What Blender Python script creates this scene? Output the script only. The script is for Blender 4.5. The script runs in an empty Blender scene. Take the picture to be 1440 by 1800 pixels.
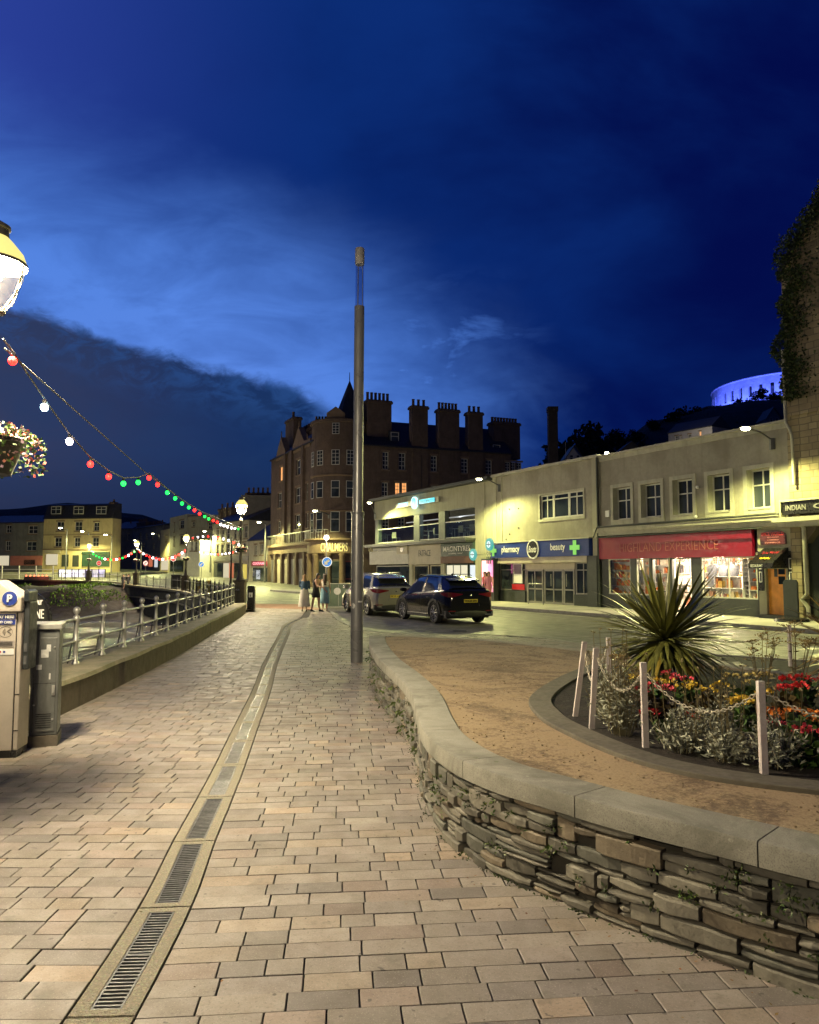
import bpy, math, random
from mathutils import Vector, Matrix
R = math.radians
SC = bpy.context.scene
# ---------------------------------------------------------------- camera
FPX, HZ, CH = 1350.0, 1003.0, 1.8            # focal length in photo pixels, horizon row, eye height
PT = math.atan((HZ-900)/FPX); PC, PS = math.cos(PT), math.sin(PT)
cd = bpy.data.cameras.new('camera'); cam = bpy.data.objects.new('camera', cd); SC.collection.objects.link(cam)
cam.location = (0, 0, CH); cam.rotation_euler = (R(90)+PT, 0, 0)
cd.sensor_fit = 'HORIZONTAL'; cd.sensor_width = 36; cd.lens = FPX/1440*36; cd.clip_start = .05; cd.clip_end = 3000
SC.camera = cam
SC.render.resolution_x = 819; SC.render.resolution_y = 1024
SC.view_settings.view_transform = 'Standard'; SC.view_settings.look = 'None'; SC.view_settings.gamma = 1
SC.view_settings.exposure = 0.22
SC.view_settings.use_curve_mapping = False

# ---------------------------------------------------------------- shader expression helper
class X:
    def __init__(s, t, k): s.t, s.k = t, k
    def _m(s, op, *a, clamp=False):
        n = s.t.nodes.new('ShaderNodeMath'); n.operation = op; n.use_clamp = clamp
        for i, v in enumerate((s,)+a):
            if isinstance(v, X): s.t.links.new(v.k, n.inputs[i])
            else: n.inputs[i].default_value = v
        return X(s.t, n.outputs[0])
    def __add__(s, o): return s._m('ADD', o)
    __radd__ = __add__
    def __sub__(s, o): return s._m('SUBTRACT', o)
    def __rsub__(s, o): return (s*-1)+o
    def __mul__(s, o): return s._m('MULTIPLY', o)
    __rmul__ = __mul__
    def __truediv__(s, o): return s._m('DIVIDE', o)
    def mx(s, o): return s._m('MAXIMUM', o)
    def mn(s, o): return s._m('MINIMUM', o)
    def pw(s, o): return s._m('POWER', o)
    def ss(s, a, b, x=0.0, y=1.0, lin=False):
        n = s.t.nodes.new('ShaderNodeMapRange'); n.interpolation_type = 'LINEAR' if lin else 'SMOOTHSTEP'
        s.t.links.new(s.k, n.inputs[0])
        for i, v in enumerate((a, b, x, y)): n.inputs[i+1].default_value = v
        return X(s.t, n.outputs[0])
def mixc(t, f, a, b, mode='MIX'):
    n = t.nodes.new('ShaderNodeMix'); n.data_type = 'RGBA'; n.blend_type = mode
    for i, v in ((0, f), (6, a), (7, b)):
        if isinstance(v, X): t.links.new(v.k, n.inputs[i])
        elif i == 0: n.inputs[0].default_value = v
        else: n.inputs[i].default_value = (v[0], v[1], v[2], 1)
    return X(t, n.outputs[2])
def comb(t, x, y, z=0.0):
    n = t.nodes.new('ShaderNodeCombineXYZ')
    for i, v in enumerate((x, y, z)):
        if isinstance(v, X): t.links.new(v.k, n.inputs[i])
        else: n.inputs[i].default_value = v
    return X(t, n.outputs[0])
def sep(t, v):
    n = t.nodes.new('ShaderNodeSeparateXYZ'); t.links.new(v.k, n.inputs[0]); return [X(t, o) for o in n.outputs]
def noise(t, vec, scale, det=4, rough=.5, dist=0.0):
    n = t.nodes.new('ShaderNodeTexNoise'); n.inputs['Scale'].default_value = scale; n.inputs['Detail'].default_value = det
    n.inputs['Roughness'].default_value = rough; n.inputs['Distortion'].default_value = dist
    if vec is not None: t.links.new(vec.k, n.inputs['Vector'])
    return X(t, n.outputs['Fac'])
def mapping(t, vec, sc=(1, 1, 1), rot=(0, 0, 0)):
    n = t.nodes.new('ShaderNodeMapping'); n.inputs['Scale'].default_value = sc; n.inputs['Rotation'].default_value = rot
    t.links.new(vec.k, n.inputs['Vector']); return X(t, n.outputs[0])

# ---------------------------------------------------------------- sky: late dusk, lit gap between dark clouds
w = bpy.data.worlds.new('World'); SC.world = w; w.use_nodes = True; t = w.node_tree; t.nodes.clear()
tc = t.nodes.new('ShaderNodeTexCoord'); dx, dy, dz = sep(t, X(t, tc.outputs['Generated']))
yy = dy.mx(.16)
U = dx/yy*1350+720; V = dz/yy*-1350+1003
pv = comb(t, U*.001, V*.0016)
n1 = noise(t, pv, 2.2, 5, .55, .3); n2 = noise(t, pv, 7, 6, .6, .5); n3 = noise(t, comb(t, U*.0012, V*.0035), 3.0, 5, .6, .6)
sd = U*.389-(V-395)*.921+(n1-.5)*330+(n2-.5)*90
up = 1-sd.ss(-80, 330)
rf = 1-(U+(n1-.5)*420+(n2-.5)*200).ss(600, 1040)
gap = (U-700)*(U-700)*-.00004+(V-650)*(V-650)*-.00012
b = up*rf
ex = (n3+(n2-.5)*.6).ss(.42, .72)*(1-(U-740)._m('ABSOLUTE').ss(20, 260))*(1-(V-630)._m('ABSOLUTE').ss(10, 190))
b = b.mx(ex*.75)
sm = (n3*.5+n1*.3+n2*.2).ss(.36, .62, .60, 1.08)
b = b*sm*(V+120).ss(-100, 640, .34, 1.12)
base = mixc(t, (n1+(U*-.0006)).ss(-.45, .30), (.0006, .0032, .056), (.003, .022, .15))
base = mixc(t, (1-U.ss(-250, 620))*(1-V.ss(50, 640)), base, (.022, .045, .28))
col = mixc(t, b, base, (.072, .195, .64))
low = (V-250).ss(0, 800)*(1-U.ss(350, 800))
col = mixc(t, low*b*.35, col, (.16, .28, .72))
n4 = noise(t, pv, 19, 6, .65, .8)
ce = V-545-(U-80)*.3125+(n2-.5)*62+(n1-.5)*50+(n4-.5)*36
cl = ce.ss(-5, 20)*(1-(U+(n2-.5)*150).ss(520, 600))
cc = mixc(t, U.ss(-100, 560), (.028, .034, .075), (.004, .020, .085))
cc = mixc(t, n2.ss(.3, .75)*.45, cc, (.010, .030, .095))
cc = mixc(t, (1-ce.ss(20, 120))*n4.ss(.4, .65)*.6, cc, (.018, .065, .22))
col = mixc(t, cl*.97, col, cc)
col = mixc(t, V.ss(760, 960)*.6, col, (.006, .012, .04))
back = dy.ss(.05, .35)
col = mixc(t, back, (.0025, .008, .045), col)
bg = t.nodes.new('ShaderNodeBackground'); t.links.new(col.k, bg.inputs[0]); bg.inputs[1].default_value = 1.0
wo = t.nodes.new('ShaderNodeOutputWorld'); t.links.new(bg.outputs[0], wo.inputs[0])

# ---------------------------------------------------------------- photo pixel -> point on a real plane of the place
def ray(u, v):
    x = (u-720)/FPX; y = (900-v)/FPX
    return Vector((x, PC-y*PS, PS+y*PC))
def G(u, v, z=0.0):
    d = ray(u, v); k = (z-CH)/d.z; return Vector((d.x*k, d.y*k, z))
def AT(u, v, Y):
    d = ray(u, v); k = Y/d.y; return Vector((d.x*k, Y, CH+d.z*k))
class Frame:                                  # vertical facade plane: x to the right, y into the building, z up
    def __init__(s, P, Q):
        s.P = Vector(P).to_2d() if len(P) > 2 else Vector(P); q = Vector(Q[:2])
        s.X = (q-s.P).normalized(); s.N = Vector((-s.X.y, s.X.x)); s.len = (q-s.P).length
        s.rz = math.atan2(s.X.y, s.X.x)
    def at(s, u, v=None, off=0.0):
        d = ray(u, HZ if v is None else v); o = s.P+s.N*off
        k = o.dot(s.N)/Vector((d.x, d.y)).dot(s.N)
        p = Vector((d.x, d.y))*k
        return ((p-s.P).dot(s.X), CH+d.z*k)
    def x(s, u, off=0.0): return s.at(u, None, off)[0]
    def z(s, u, v, off=0.0): return s.at(u, v, off)[1]
    def w(s, x, y, z): p = s.P+s.X*x+s.N*y; return Vector((p.x, p.y, z))

# ---------------------------------------------------------------- mesh builder
class MB:
    def __init__(s): s.v = []; s.f = []; s.c = []; s.g = []; s.col = None; s.T = None; s.n = 0
    def add(s, vs, fs):
        o = len(s.v)
        for p in vs:
            p = Vector(p)
            if s.T is not None: p = s.T @ p
            s.v.append(p)
        for f in fs: s.f.append([o+i for i in f]); s.c.append(s.col); s.g.append(s.n)
        s.n += 1
        return s
    def box(s, x0, x1, y0, y1, z0, z1):
        if x0 > x1: x0, x1 = x1, x0
        if y0 > y1: y0, y1 = y1, y0
        if z0 > z1: z0, z1 = z1, z0
        return s.add([(x0,y0,z0),(x1,y0,z0),(x1,y1,z0),(x0,y1,z0),(x0,y0,z1),(x1,y0,z1),(x1,y1,z1),(x0,y1,z1)],
              [(0,3,2,1),(4,5,6,7),(0,1,5,4),(1,2,6,5),(2,3,7,6),(3,0,4,7)])
    def quad(s, a, b, c, d): return s.add([a,b,c,d], [(0,1,2,3)])
    def rings(s, rs, closed=True, cap=True):
        n = len(rs[0]); vs = [p for r in rs for p in r]; fs = []
        for i in range(len(rs)-1):
            for j in range(n if closed else n-1):
                k = (j+1) % n; fs.append((i*n+j, i*n+k, (i+1)*n+k, (i+1)*n+j))
        if cap and closed: fs.append(tuple(range(n))[::-1]); fs.append(tuple((len(rs)-1)*n+j for j in range(n)))
        return s.add(vs, fs)
    def lathe(s, prof, c=(0,0,0), n=16):
        return s.rings([[(c[0]+r*math.cos(2*math.pi*j/n), c[1]+r*math.sin(2*math.pi*j/n), c[2]+z) for j in range(n)] for r, z in prof])
    def tube(s, pts, r, n=6):
        pts = [Vector(p) for p in pts]; rs = []; up = Vector((0,0,1))
        for i, p in enumerate(pts):
            d = (pts[min(i+1, len(pts)-1)]-pts[max(i-1, 0)]).normalized()
            a = d.cross(up if abs(d.z) < .95 else Vector((1,0,0))).normalized(); b = a.cross(d)
            rr = r[i] if isinstance(r, (list, tuple)) else r
            rs.append([p+a*rr*math.cos(2*math.pi*j/n)+b*rr*math.sin(2*math.pi*j/n) for j in range(n)])
        return s.rings(rs)
    def prism(s, poly, y0, y1, ax='y'):       # outline in the x-z plane (or x-y with ax='z'), extruded
        if ax == 'y': A = [(p[0], y0, p[1]) for p in poly]; B = [(p[0], y1, p[1]) for p in poly]
        elif ax == 'x': A = [(y0, p[0], p[1]) for p in poly]; B = [(y1, p[0], p[1]) for p in poly]
        else: A = [(p[0], p[1], y0) for p in poly]; B = [(p[0], p[1], y1) for p in poly]
        return s.rings([A, B])
    def ball(s, c, r, n=10, m=6, sz=1.0):
        rs = []
        for i in range(1, m):
            a = math.pi*i/m; rs.append([(c[0]+r*math.sin(a)*math.cos(2*math.pi*j/n), c[1]+r*math.sin(a)*math.sin(2*math.pi*j/n), c[2]-r*sz*math.cos(a)) for j in range(n)])
        return s.rings(rs)
    def leaf(s, p, d, l, wd, nrm=None):       # one small pointed leaf
        d = Vector(d).normalized(); nrm = Vector(nrm) if nrm else Vector((random.uniform(-1,1), random.uniform(-1,1), random.uniform(-.2,1)))
        a = d.cross(nrm)
        if a.length < 1e-3: a = Vector((1,0,0))
        a.normalize(); p = Vector(p)
        return s.add([p, p+d*l*.45+a*wd*.5, p+d*l, p+d*l*.45-a*wd*.5], [(0,1,2,3)])
    def build(s, name, mat, parent=None, smooth=False, label=None, cat=None, group=None, kind=None, loc=None, rz=0.0, mods=()):
        me = bpy.data.meshes.new(name); me.from_pydata([tuple(p) for p in s.v], [], s.f)
        if any(c is not None for c in s.c):
            ca = me.color_attributes.new('Col', 'FLOAT_COLOR', 'CORNER'); k = 0
            for f, c in zip(s.f, s.c):
                c = c or (1,1,1)
                for _ in f: ca.data[k].color = (c[0], c[1], c[2], 1); k += 1
        me.validate(); me.update()
        import bmesh
        bm = bmesh.new(); bm.from_mesh(me); bmesh.ops.recalc_face_normals(bm, faces=bm.faces) if len(bm.faces) < 60000 else None
        bm.to_mesh(me); bm.free()
        if smooth:
            for p in me.polygons: p.use_smooth = True
            try: me.set_sharp_from_angle(angle=R(smooth if smooth > 1 else 40))
            except Exception: pass
        o = bpy.data.objects.new(name, me); SC.collection.objects.link(o)
        if mat: me.materials.append(mat)
        if parent: o.parent = parent
        if loc: o.location = loc
        if rz: o.rotation_euler.z = rz
        tag(o, label, cat, group, kind)
        for m in mods: m(o)
        return o
def each(mb, name, mat, parent, post=None, **k):   # every piece added to the builder becomes a mesh of its own
    for q in range(mb.n):
        b = MB(); ix = {}; 
        for f, g in zip(mb.f, mb.g):
            if g == q:
                for i in f:
                    if i not in ix: ix[i] = len(b.v); b.v.append(mb.v[i])
                b.f.append([ix[i] for i in f]); b.c.append(None)
        o = b.build(name, mat, parent, **k)
        if post: post(o)
def tag(o, label=None, cat=None, group=None, kind=None):
    for k, v in (('label', label), ('category', cat), ('group', group), ('kind', kind)):
        if v: o[k] = v
    return o
def empty(name, loc=(0,0,0), rz=0.0, label=None, cat=None, group=None, parent=None):
    o = bpy.data.objects.new(name, None); SC.collection.objects.link(o); o.location = loc; o.rotation_euler.z = rz
    o.empty_display_size = .2
    if parent: o.parent = parent
    return tag(o, label, cat, group)
def copy_tree(o, parent=None):
    c = o.copy(); SC.collection.objects.link(c)
    if parent: c.parent = parent
    for ch in [q for q in KIDS(o)]: copy_tree(ch, c)
    return c
def KIDS(o): return [q for q in SC.collection.objects if q.parent == o]
def put(o, loc, rz=0.0, label=None, sc=None):
    o.location = loc; o.rotation_euler = (0, 0, rz)
    if label: o['label'] = label
    if sc: o.scale = (sc, sc, sc) if not isinstance(sc, tuple) else sc
    return o
def lettering(parent, txt, x0, x1, z0, z1, y, mat, bold=0.0, name='lettering', depth=.006, rot=None, shear=0.0):
    cu = bpy.data.curves.new('txt', 'FONT'); cu.body = txt; cu.extrude = .01; cu.offset = bold; cu.shear = shear; cu.resolution_u = 3
    to = bpy.data.objects.new('txt', cu); SC.collection.objects.link(to)
    dg = bpy.context.evaluated_depsgraph_get(); dg.update()
    me = bpy.data.meshes.new_from_object(to.evaluated_get(dg)); bpy.data.objects.remove(to); bpy.data.curves.remove(cu)
    xs = [q.co.x for q in me.vertices]; ys = [q.co.y for q in me.vertices]
    a, b, c, d = min(xs), max(xs), min(ys), max(ys)
    for q in me.vertices:
        q.co = Vector((x0+(q.co.x-a)/(b-a)*(x1-x0), y-(depth if q.co.z > 0 else 0), z0+(q.co.y-c)/(d-c)*(z1-z0)))
    me.name = name; o = bpy.data.objects.new(name, me); SC.collection.objects.link(o); me.materials.clear(); me.materials.append(mat); o.parent = parent
    if rot: o.rotation_euler = rot
    return o

# ---------------------------------------------------------------- materials
def new(name):
    m = bpy.data.materials.new(name); m.use_nodes = True; t = m.node_tree
    return m, t, t.nodes['Principled BSDF']
def setin(t, p, k, v):
    if isinstance(v, X): t.links.new(v.k, p.inputs[k])
    elif isinstance(v, (tuple, list)): p.inputs[k].default_value = (v[0], v[1], v[2], 1)
    else: p.inputs[k].default_value = v
def bumpn(t, p, h, strength=.4, dist=.02):
    n = t.nodes.new('ShaderNodeBump'); n.inputs['Strength'].default_value = strength; n.inputs['Distance'].default_value = dist
    t.links.new(h.k, n.inputs['Height']); t.links.new(n.outputs[0], p.inputs['Normal'])
def M(name, col, rough=.75, var=.35, scale=2.0, col2=None, bump=0.0, bscale=30.0, metal=0.0, attr=False, streak=0.0, spec=.5, emit=None, es=1.0, coat=0.0, bd=.02):
    m, t, p = new(name)
    tc = t.nodes.new('ShaderNodeTexCoord'); P = X(t, tc.outputs['Object'])
    c2 = col2 or tuple(c*(1-var) for c in col)
    f = noise(t, P, scale, 6, .62, .4).ss(.33, .67)
    c = mixc(t, f, c2, col)
    if rough <= .15 or coat: var = 0; c = mixc(t, 0.0, col, col)
    if var: c = mixc(t, noise(t, P, scale*14, 3, .6).ss(.35, .7)*min(.6, var), c, tuple(q*.62 for q in col))
    if streak: c = mixc(t, noise(t, mapping(t, P, (1.7, 1.7, .22)), 1.6, 5, .65, .2).ss(.46, .72)*streak, c, tuple(q*.32 for q in col))
    if attr:
        a = t.nodes.new('ShaderNodeAttribute'); a.attribute_name = 'Col'; c = mixc(t, 1.0, c, X(t, a.outputs['Color']), 'MULTIPLY')
    setin(t, p, 'Base Color', c); setin(t, p, 'Metallic', metal); setin(t, p, 'Specular IOR Level', spec)
    if rough < .3 and not bump: var = 0
    setin(t, p, 'Roughness', rough if not var and not bump else noise(t, P, scale*5, 3).ss(.3, .7, max(.02, rough-.12), min(1, rough+.1)) if rough > .15 else rough)
    if bump: bumpn(t, p, noise(t, P, bscale, 5, .6), bump, bd)
    if coat: p.inputs['Coat Weight'].default_value = coat
    if emit: setin(t, p, 'Emission Color', emit); p.inputs['Emission Strength'].default_value = es
    return m
def EM(name, col, s):
    m, t, p = new(name); setin(t, p, 'Base Color', (.02,.02,.02)); setin(t, p, 'Emission Color', col); p.inputs['Emission Strength'].default_value = s
    return m
def GLASS(name, tint=(.02,.025,.03), rough=.06):   # dark reflecting pane with an unlit room behind
    m, t, p = new(name)
    tc = t.nodes.new('ShaderNodeTexCoord'); P = X(t, tc.outputs['Object'])
    setin(t, p, 'Base Color', mixc(t, noise(t, P, .8, 2).ss(.4, .6), tint, tuple(c*2.2 for c in tint)))
    setin(t, p, 'Roughness', rough); setin(t, p, 'Specular IOR Level', .6)
    bumpn(t, p, noise(t, P, 1.3, 2), .12, .02)
    return m
def CLEAR(name, f=.10, tint=(1,1,1)):
    m, t, p = new(name)
    tr = t.nodes.new('ShaderNodeBsdfTransparent'); tr.inputs[0].default_value = (*tint, 1)
    gl = t.nodes.new('ShaderNodeBsdfGlossy'); gl.inputs['Roughness'].default_value = .03
    mx = t.nodes.new('ShaderNodeMixShader'); mx.inputs[0].default_value = f
    t.links.new(tr.outputs[0], mx.inputs[1]); t.links.new(gl.outputs[0], mx.inputs[2])
    t.links.new(mx.outputs[0], t.nodes['Material Output'].inputs[0]); t.nodes.remove(p)
    return m
mt = {}
mt['dark'] = M('dark_metal', (.03,.032,.035), .45, .2, 5, metal=.6)
mt['grey_metal'] = M('grey_metal', (.16,.165,.17), .42, .2, 4, metal=.5)
mt['silver'] = M('painted_silver', (.42,.42,.40), .4, .25, 8, metal=.5, bump=.1)
mt['white'] = M('white_paint', (.72,.72,.68), .5, .15, 3)
mt['black'] = M('black_paint', (.012,.012,.013), .35, .1, 3)
mt['iron'] = M('black_iron', (.018,.018,.02), .5, .2, 5)
mt['glass'] = GLASS('dark_window_glass'); mt['clear'] = CLEAR('clear_glass')
mt['slate'] = M('slate_roof', (.035,.037,.045), .6, .4, 2, bump=.4, bscale=12)
mt['lampglow'] = EM('lamp_glow', (1,.86,.42), 60); mt['ledglow'] = EM('lamp_head_glow', (1,.93,.55), 45)
mt['warmpane'] = EM('lit_window_warm', (1,.42,.13), 1.1)
mt['lantglow'] = EM('lantern_glow', (1,.92,.62), 9)
mt['red'] = M('red_paint', (.55,.02,.03), .4, .2, 3)
mt['yellow'] = M('yellow_paint', (.75,.5,.03), .5, .2, 3)
mt['leafgreen'] = M('leaf_green', (.06,.11,.025), .55, .4, 8, attr=True)
def light(name, loc, power, col=(1,.8,.45), size=.12, kind='POINT', aim=None, spot=120, parent=None, blend=.6):
    l = bpy.data.lights.new(name, kind); l.energy = power; l.color = col
    if kind in ('POINT', 'SPOT'): l.shadow_soft_size = size
    if kind == 'AREA': l.size = size
    if kind == 'SPOT': l.spot_size = R(spot); l.spot_blend = blend
    o = bpy.data.objects.new(name, l); SC.collection.objects.link(o); o.location = loc
    if aim is not None: o.rotation_euler = (Vector(aim)-Vector(loc)).to_track_quat('-Z', 'Y').to_euler()
    if parent: o.parent = parent
    return o
def lerp_path(pts, step):                     # even resampling of a smoothed polyline
    pts = [Vector(p) for p in pts]; out = []
    for i in range(len(pts)-1):
        p0 = pts[max(i-1, 0)]; p1 = pts[i]; p2 = pts[i+1]; p3 = pts[min(i+2, len(pts)-1)]
        for k in range(12):
            q = k/12; out.append(.5*((2*p1)+(p2-p0)*q+(2*p0-5*p1+4*p2-p3)*q*q+(3*p1-p0-3*p2+p3)*q**3))
    out.append(pts[-1]); res = [out[0]]; acc = 0
    for a, b in zip(out, out[1:]):
        L = (b-a).length
        while acc+L >= step:
            k = (step-acc)/L; a = a+(b-a)*k; res.append(a.copy()); L = (b-a).length; acc = 0
        acc += L
    if (res[-1]-out[-1]).length > step*.3: res.append(out[-1])
    return res
def offs(path, d):                            # offset a 2-D path to its right by d
    r = []
    for i, p in enumerate(path):
        a = path[max(i-1, 0)]; b = path[min(i+1, len(path)-1)]; t = (b-a).to_2d().normalized()
        r.append(Vector((p.x+t.y*d, p.y-t.x*d)))
    return r
def gz(Y): return max(0.0, Y-75)*.02         # the far streets rise gently
def smoothz(a, b, x): x = max(0, min(1, (x-a)/(b-a))); return x*x*(3-2*x)
random.seed(4)
# ================================================================ GROUND
m_asph = M('asphalt', (.145,.14,.122), .55, .35, .5, col2=(.10,.097,.088), bump=.35, bscale=60)
m_pave2 = M('concrete_paving', (.46,.44,.37), .8, .3, .8, bump=.2, bscale=30)
m_kerb = M('granite_kerb', (.30,.29,.26), .75, .3, 6, bump=.2)
m_mark = M('road_marking', (.6,.58,.48), .7, .4, 4)
m_bed = M('joint_bed', (.035,.032,.026), .95, .4, 4)
m_red = M('red_tactile', (.30,.16,.10), .85, .3, 3, bump=.2)
def slopegrid(mb, poly, z, Ymin, Ymax, n=40):  # sheet that follows the gentle rise of the far street
    pass
RB = [(-7.3,33.4), (-7.9,35.5), (-18.5,64), (-29,82), (-40,96), (-75,112)]       # head of the harbour wall round the bay
KERB = [Vector(p) for p in [(-3.95,1.5), (-4.05,5.0), (-4.28,9.66), (-4.52,12.8), (-4.80,15.83), (-5.12,18.6), (-5.45,21.2), (-5.95,25.5), (-6.40,29.0), (-6.90,32.6)]]
kpath = lerp_path(KERB, .5)
# road and town ground: one sheet to the horizon with the harbour basin left open
def sheet(name, poly, z, mat, kind='structure', zf=None, **k):
    import bmesh
    bm = bmesh.new(); vs = [bm.verts.new((p[0], p[1], 0)) for p in poly]; bm.faces.new(vs)
    for c in list(range(10, 120, 6))+[150, 200, 300, 500]:
        bmesh.ops.bisect_plane(bm, geom=bm.verts[:]+bm.edges[:]+bm.faces[:], plane_co=(0,c,0), plane_no=(0,1,0))
    bmesh.ops.triangulate(bm, faces=bm.faces)
    for q in bm.verts: q.co.z = z+gz(q.co.y)
    me = bpy.data.meshes.new(name); bm.to_mesh(me); bm.free(); me.materials.append(mat)
    o = bpy.data.objects.new(name, me); SC.collection.objects.link(o); return tag(o, kind=kind, **k)
wallback = [(p.x-.72, p.y) for p in kpath]
town = [(60,-12), (400,-12), (900,500), (900,1200), (-900,1200), (-900,150)]+[(p[0], p[1]) for p in RB[::-1]]+[(p[0]+.4, p[1]) for p in [kpath[-1]]]+[(p.x+.0-.2, p.y) for p in kpath[::-1]]+[(-4.2,-12)]
sheet('road', town, -.012, m_asph)
# promenade bed under the slabs
PROM = [(p.x-.1, p.y) for p in kpath]+[(-7.4,34.2), (-9.2,41.5), (-5.9,40.6), (-3.6,34.5), (-2.9,30), (-2.45,27.2), (-1.6,23.8), (-.9,22.4), (.4,21.8), (2.2,21.5), (3.4,20.6), (4.2,18.9), (6.0,16.9), (9.3,14.4), (12,12), (12,-6), (-3.95,-6)]
sheet('promenade_bed', PROM, .012, m_bed)
def inpoly(x, y, poly):
    c = False; j = len(poly)-1
    for i in range(len(poly)):
        xi, yi = poly[i][0], poly[i][1]; xj, yj = poly[j][0], poly[j][1]
        if (yi > y) != (yj > y) and x < (xj-xi)*(y-yi)/(yj-yi)+xi: c = not c
        j = i
    return c
DR = lerp_path([(-1.16,1.2), (-1.20,2.4), (-1.24,3.45), (-1.30,4.3), (-1.41,5.16), (-1.51,6.07), (-1.63,7.1), (-1.84,8.75), (-2.2,11.6), (-2.72,15.3), (-3.5,21.6), (-3.95,25.0), (-4.05,27.5), (-4.0,29.6)], .05)
DRX = {}
def drx(y):
    if y <= DR[0].y: return DR[0].x
    lo = 0
    for i in range(len(DR)-1):
        if DR[i].y <= y <= DR[i+1].y: k = (y-DR[i].y)/(DR[i+1].y-DR[i].y+1e-9); return DR[i].x+(DR[i+1].x-DR[i].x)*k
    return DR[-1].x+(y-DR[-1].y)*-.1
def leftx(y):
    for a, b in zip(kpath, kpath[1:]):
        if a.y <= y <= b.y: return a.x+(b.x-a.x)*(y-a.y)/(b.y-a.y)
    return -3.95 if y < 5 else -7.0
CW = .140
PPOLY = [(-.70,13.9), (-.62,12.5), (-.40,10.5), (-.12,8.8), (.04,7.5), (.09,6.3), (.14,5.65), (.29,5.05), (.50,4.62), (.75,4.31), (1.05,3.95), (1.35,3.66), (1.71,3.31), (2.3,2.85), (3.2,2.35), (4.2,2.0)]
PIN = [(-.3,14.2), (1.3,13.3), (2.75,11.57), (3.9,9.97), (5.0,8.2), (6.2,6.0), (6.4,4.0), (4.6,2.2)]
ppol = [(x+.25, y+.1) for x, y in PPOLY]+PIN
mb = MB()
def slabcol():
    r = random.random(); g = random.gauss(1, .11)
    if r < .10: c = (.325,.28,.245)
    elif r < .30: c = (.27,.255,.235)
    elif r < .40: c = (.37,.33,.27)
    elif r < .55: c = (.325,.30,.27)
    elif r < .575: c = (.42,.355,.28)
    else: c = (.325,.305,.27)
    g = max(.72, min(1.22, g)); return (c[0]*g*.86, c[1]*g*.81, c[2]*g*.80)
def slab(a, b, c, d, z=.030):                 # corners anticlockwise
    P = [Vector((q[0], q[1], 0)) for q in (a, b, c, d)]; cen = sum(P, Vector())/4
    z += random.uniform(-.0022, .0022); j = .0038; e = .0032
    def ins(p, k):
        v = cen-p; return p+v*(k/max(v.length, .03))
    tp = [ins(p, j+e) for p in P]; lo = [ins(p, j) for p in P]
    mb.col = slabcol()
    mb.add([(p.x, p.y, .012) for p in lo]+[(p.x, p.y, z-.003) for p in lo]+[(p.x, p.y, z) for p in tp],
           [(8,9,10,11)]+[(4+i, 4+(i+1)%4, 8+(i+1)%4, 8+i) for i in range(4)]+[(i, (i+1)%4, 4+(i+1)%4, 4+i) for i in range(4)])
    for q in range(-4, 0): mb.c[q] = (.055,.05,.04)      # dirt packed into the joints
y = 1.9
while y < 41:                                  # left field: courses square to the walk
    h = .142 if y < 20 else .19
    x = drx(y+h/2)-CW; x0e, x1e = drx(y)-CW, drx(y+h)-CW; first = True; xl = leftx(y+h/2) if y < 33 else -9.5
    while x > xl-.15:
        L = random.choice((.15,.19,.23,.27,.33)) if first is False else random.uniform(.12,.4)
        xb = max(x-L, xl-.2)
        if x-xb < .06: break
        if inpoly((x+xb)/2, y+h/2, PROM) and not (drx(y) > x and False):
            A = (x0e, y) if first else (x, y); B = (x1e, y+h) if first else (x, y+h)
            slab((xb, y), A, B, (xb, y+h))
        x = xb; first = False
    y += h
tl = R(5.2); ct, st = math.cos(tl), math.sin(tl)
k = -11
while k*.142 < 42:                             # right field: courses skewed a little towards the planter
    yy0 = k*.142; h = .142; k += 1
    # course runs along (ct, st) from the drain edge
    def P2(s, o): return (s*ct-o*st, s*st+o*ct)
    # find s on the drain edge for both sides of the course
    def edge(o):
        s = -1.2
        for _ in range(30):
            p = P2(s, o); s += (drx(p[1])+CW-p[0])/ct*.9
        return s
    e0, e1 = edge(yy0), edge(yy0+h); p = P2((e0+e1)/2, yy0+h/2)
    if p[1] > 40.5 or p[1] < 1.2: continue
    s = (e0+e1)/2; first = True; smax = 6 if p[1] < 20 else 3
    while s < smax+1.5:
        L = random.choice((.17,.21,.25,.30,.36)) if not first else random.uniform(.15,.45)
        c = P2(s+L/2, yy0+h/2)
        if inpoly(c[0], c[1], PROM) and not inpoly(c[0], c[1], ppol):
            a = P2(e0 if first else s, yy0); d = P2(e1 if first else s, yy0+h)
            slab(a, P2(s+L, yy0), P2(s+L, yy0+h), d)
        s += L; first = False
m, t, p = new('stone_slabs')
tc = t.nodes.new('ShaderNodeTexCoord'); P = X(t, tc.outputs['Object'])
a = t.nodes.new('ShaderNodeAttribute'); a.attribute_name = 'Col'; AC = X(t, a.outputs['Color'])
c = mixc(t, noise(t, P, 9, 6, .7).ss(.3, .7)*.55, AC, mixc(t, 1.0, AC, (.66,.63,.58), 'MULTIPLY'))
c = mixc(t, noise(t, P, .55, 5, .65).ss(.44, .66)*.7, c, mixc(t, 1.0, c, (.62,.60,.56), 'MULTIPLY'))
c = mixc(t, noise(t, P, 70, 3, .6).ss(.52, .70)*.5, c, (.13,.12,.10)); c = mixc(t, noise(t, P, 160, 2, .6).ss(.60, .70)*.4, c, (.55,.50,.42)); c = mixc(t, noise(t, P, 22, 2, .4).ss(.72, .75)*.8, c, (.09,.08,.07))
c = mixc(t, noise(t, P, 4.3, 4, .65).ss(.60, .72)*.5, c, (.13,.12,.095))
setin(t, p, 'Base Color', c); setin(t, p, 'Roughness', noise(t, P, 6, 4).ss(.3, .7, .52, .78))
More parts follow.
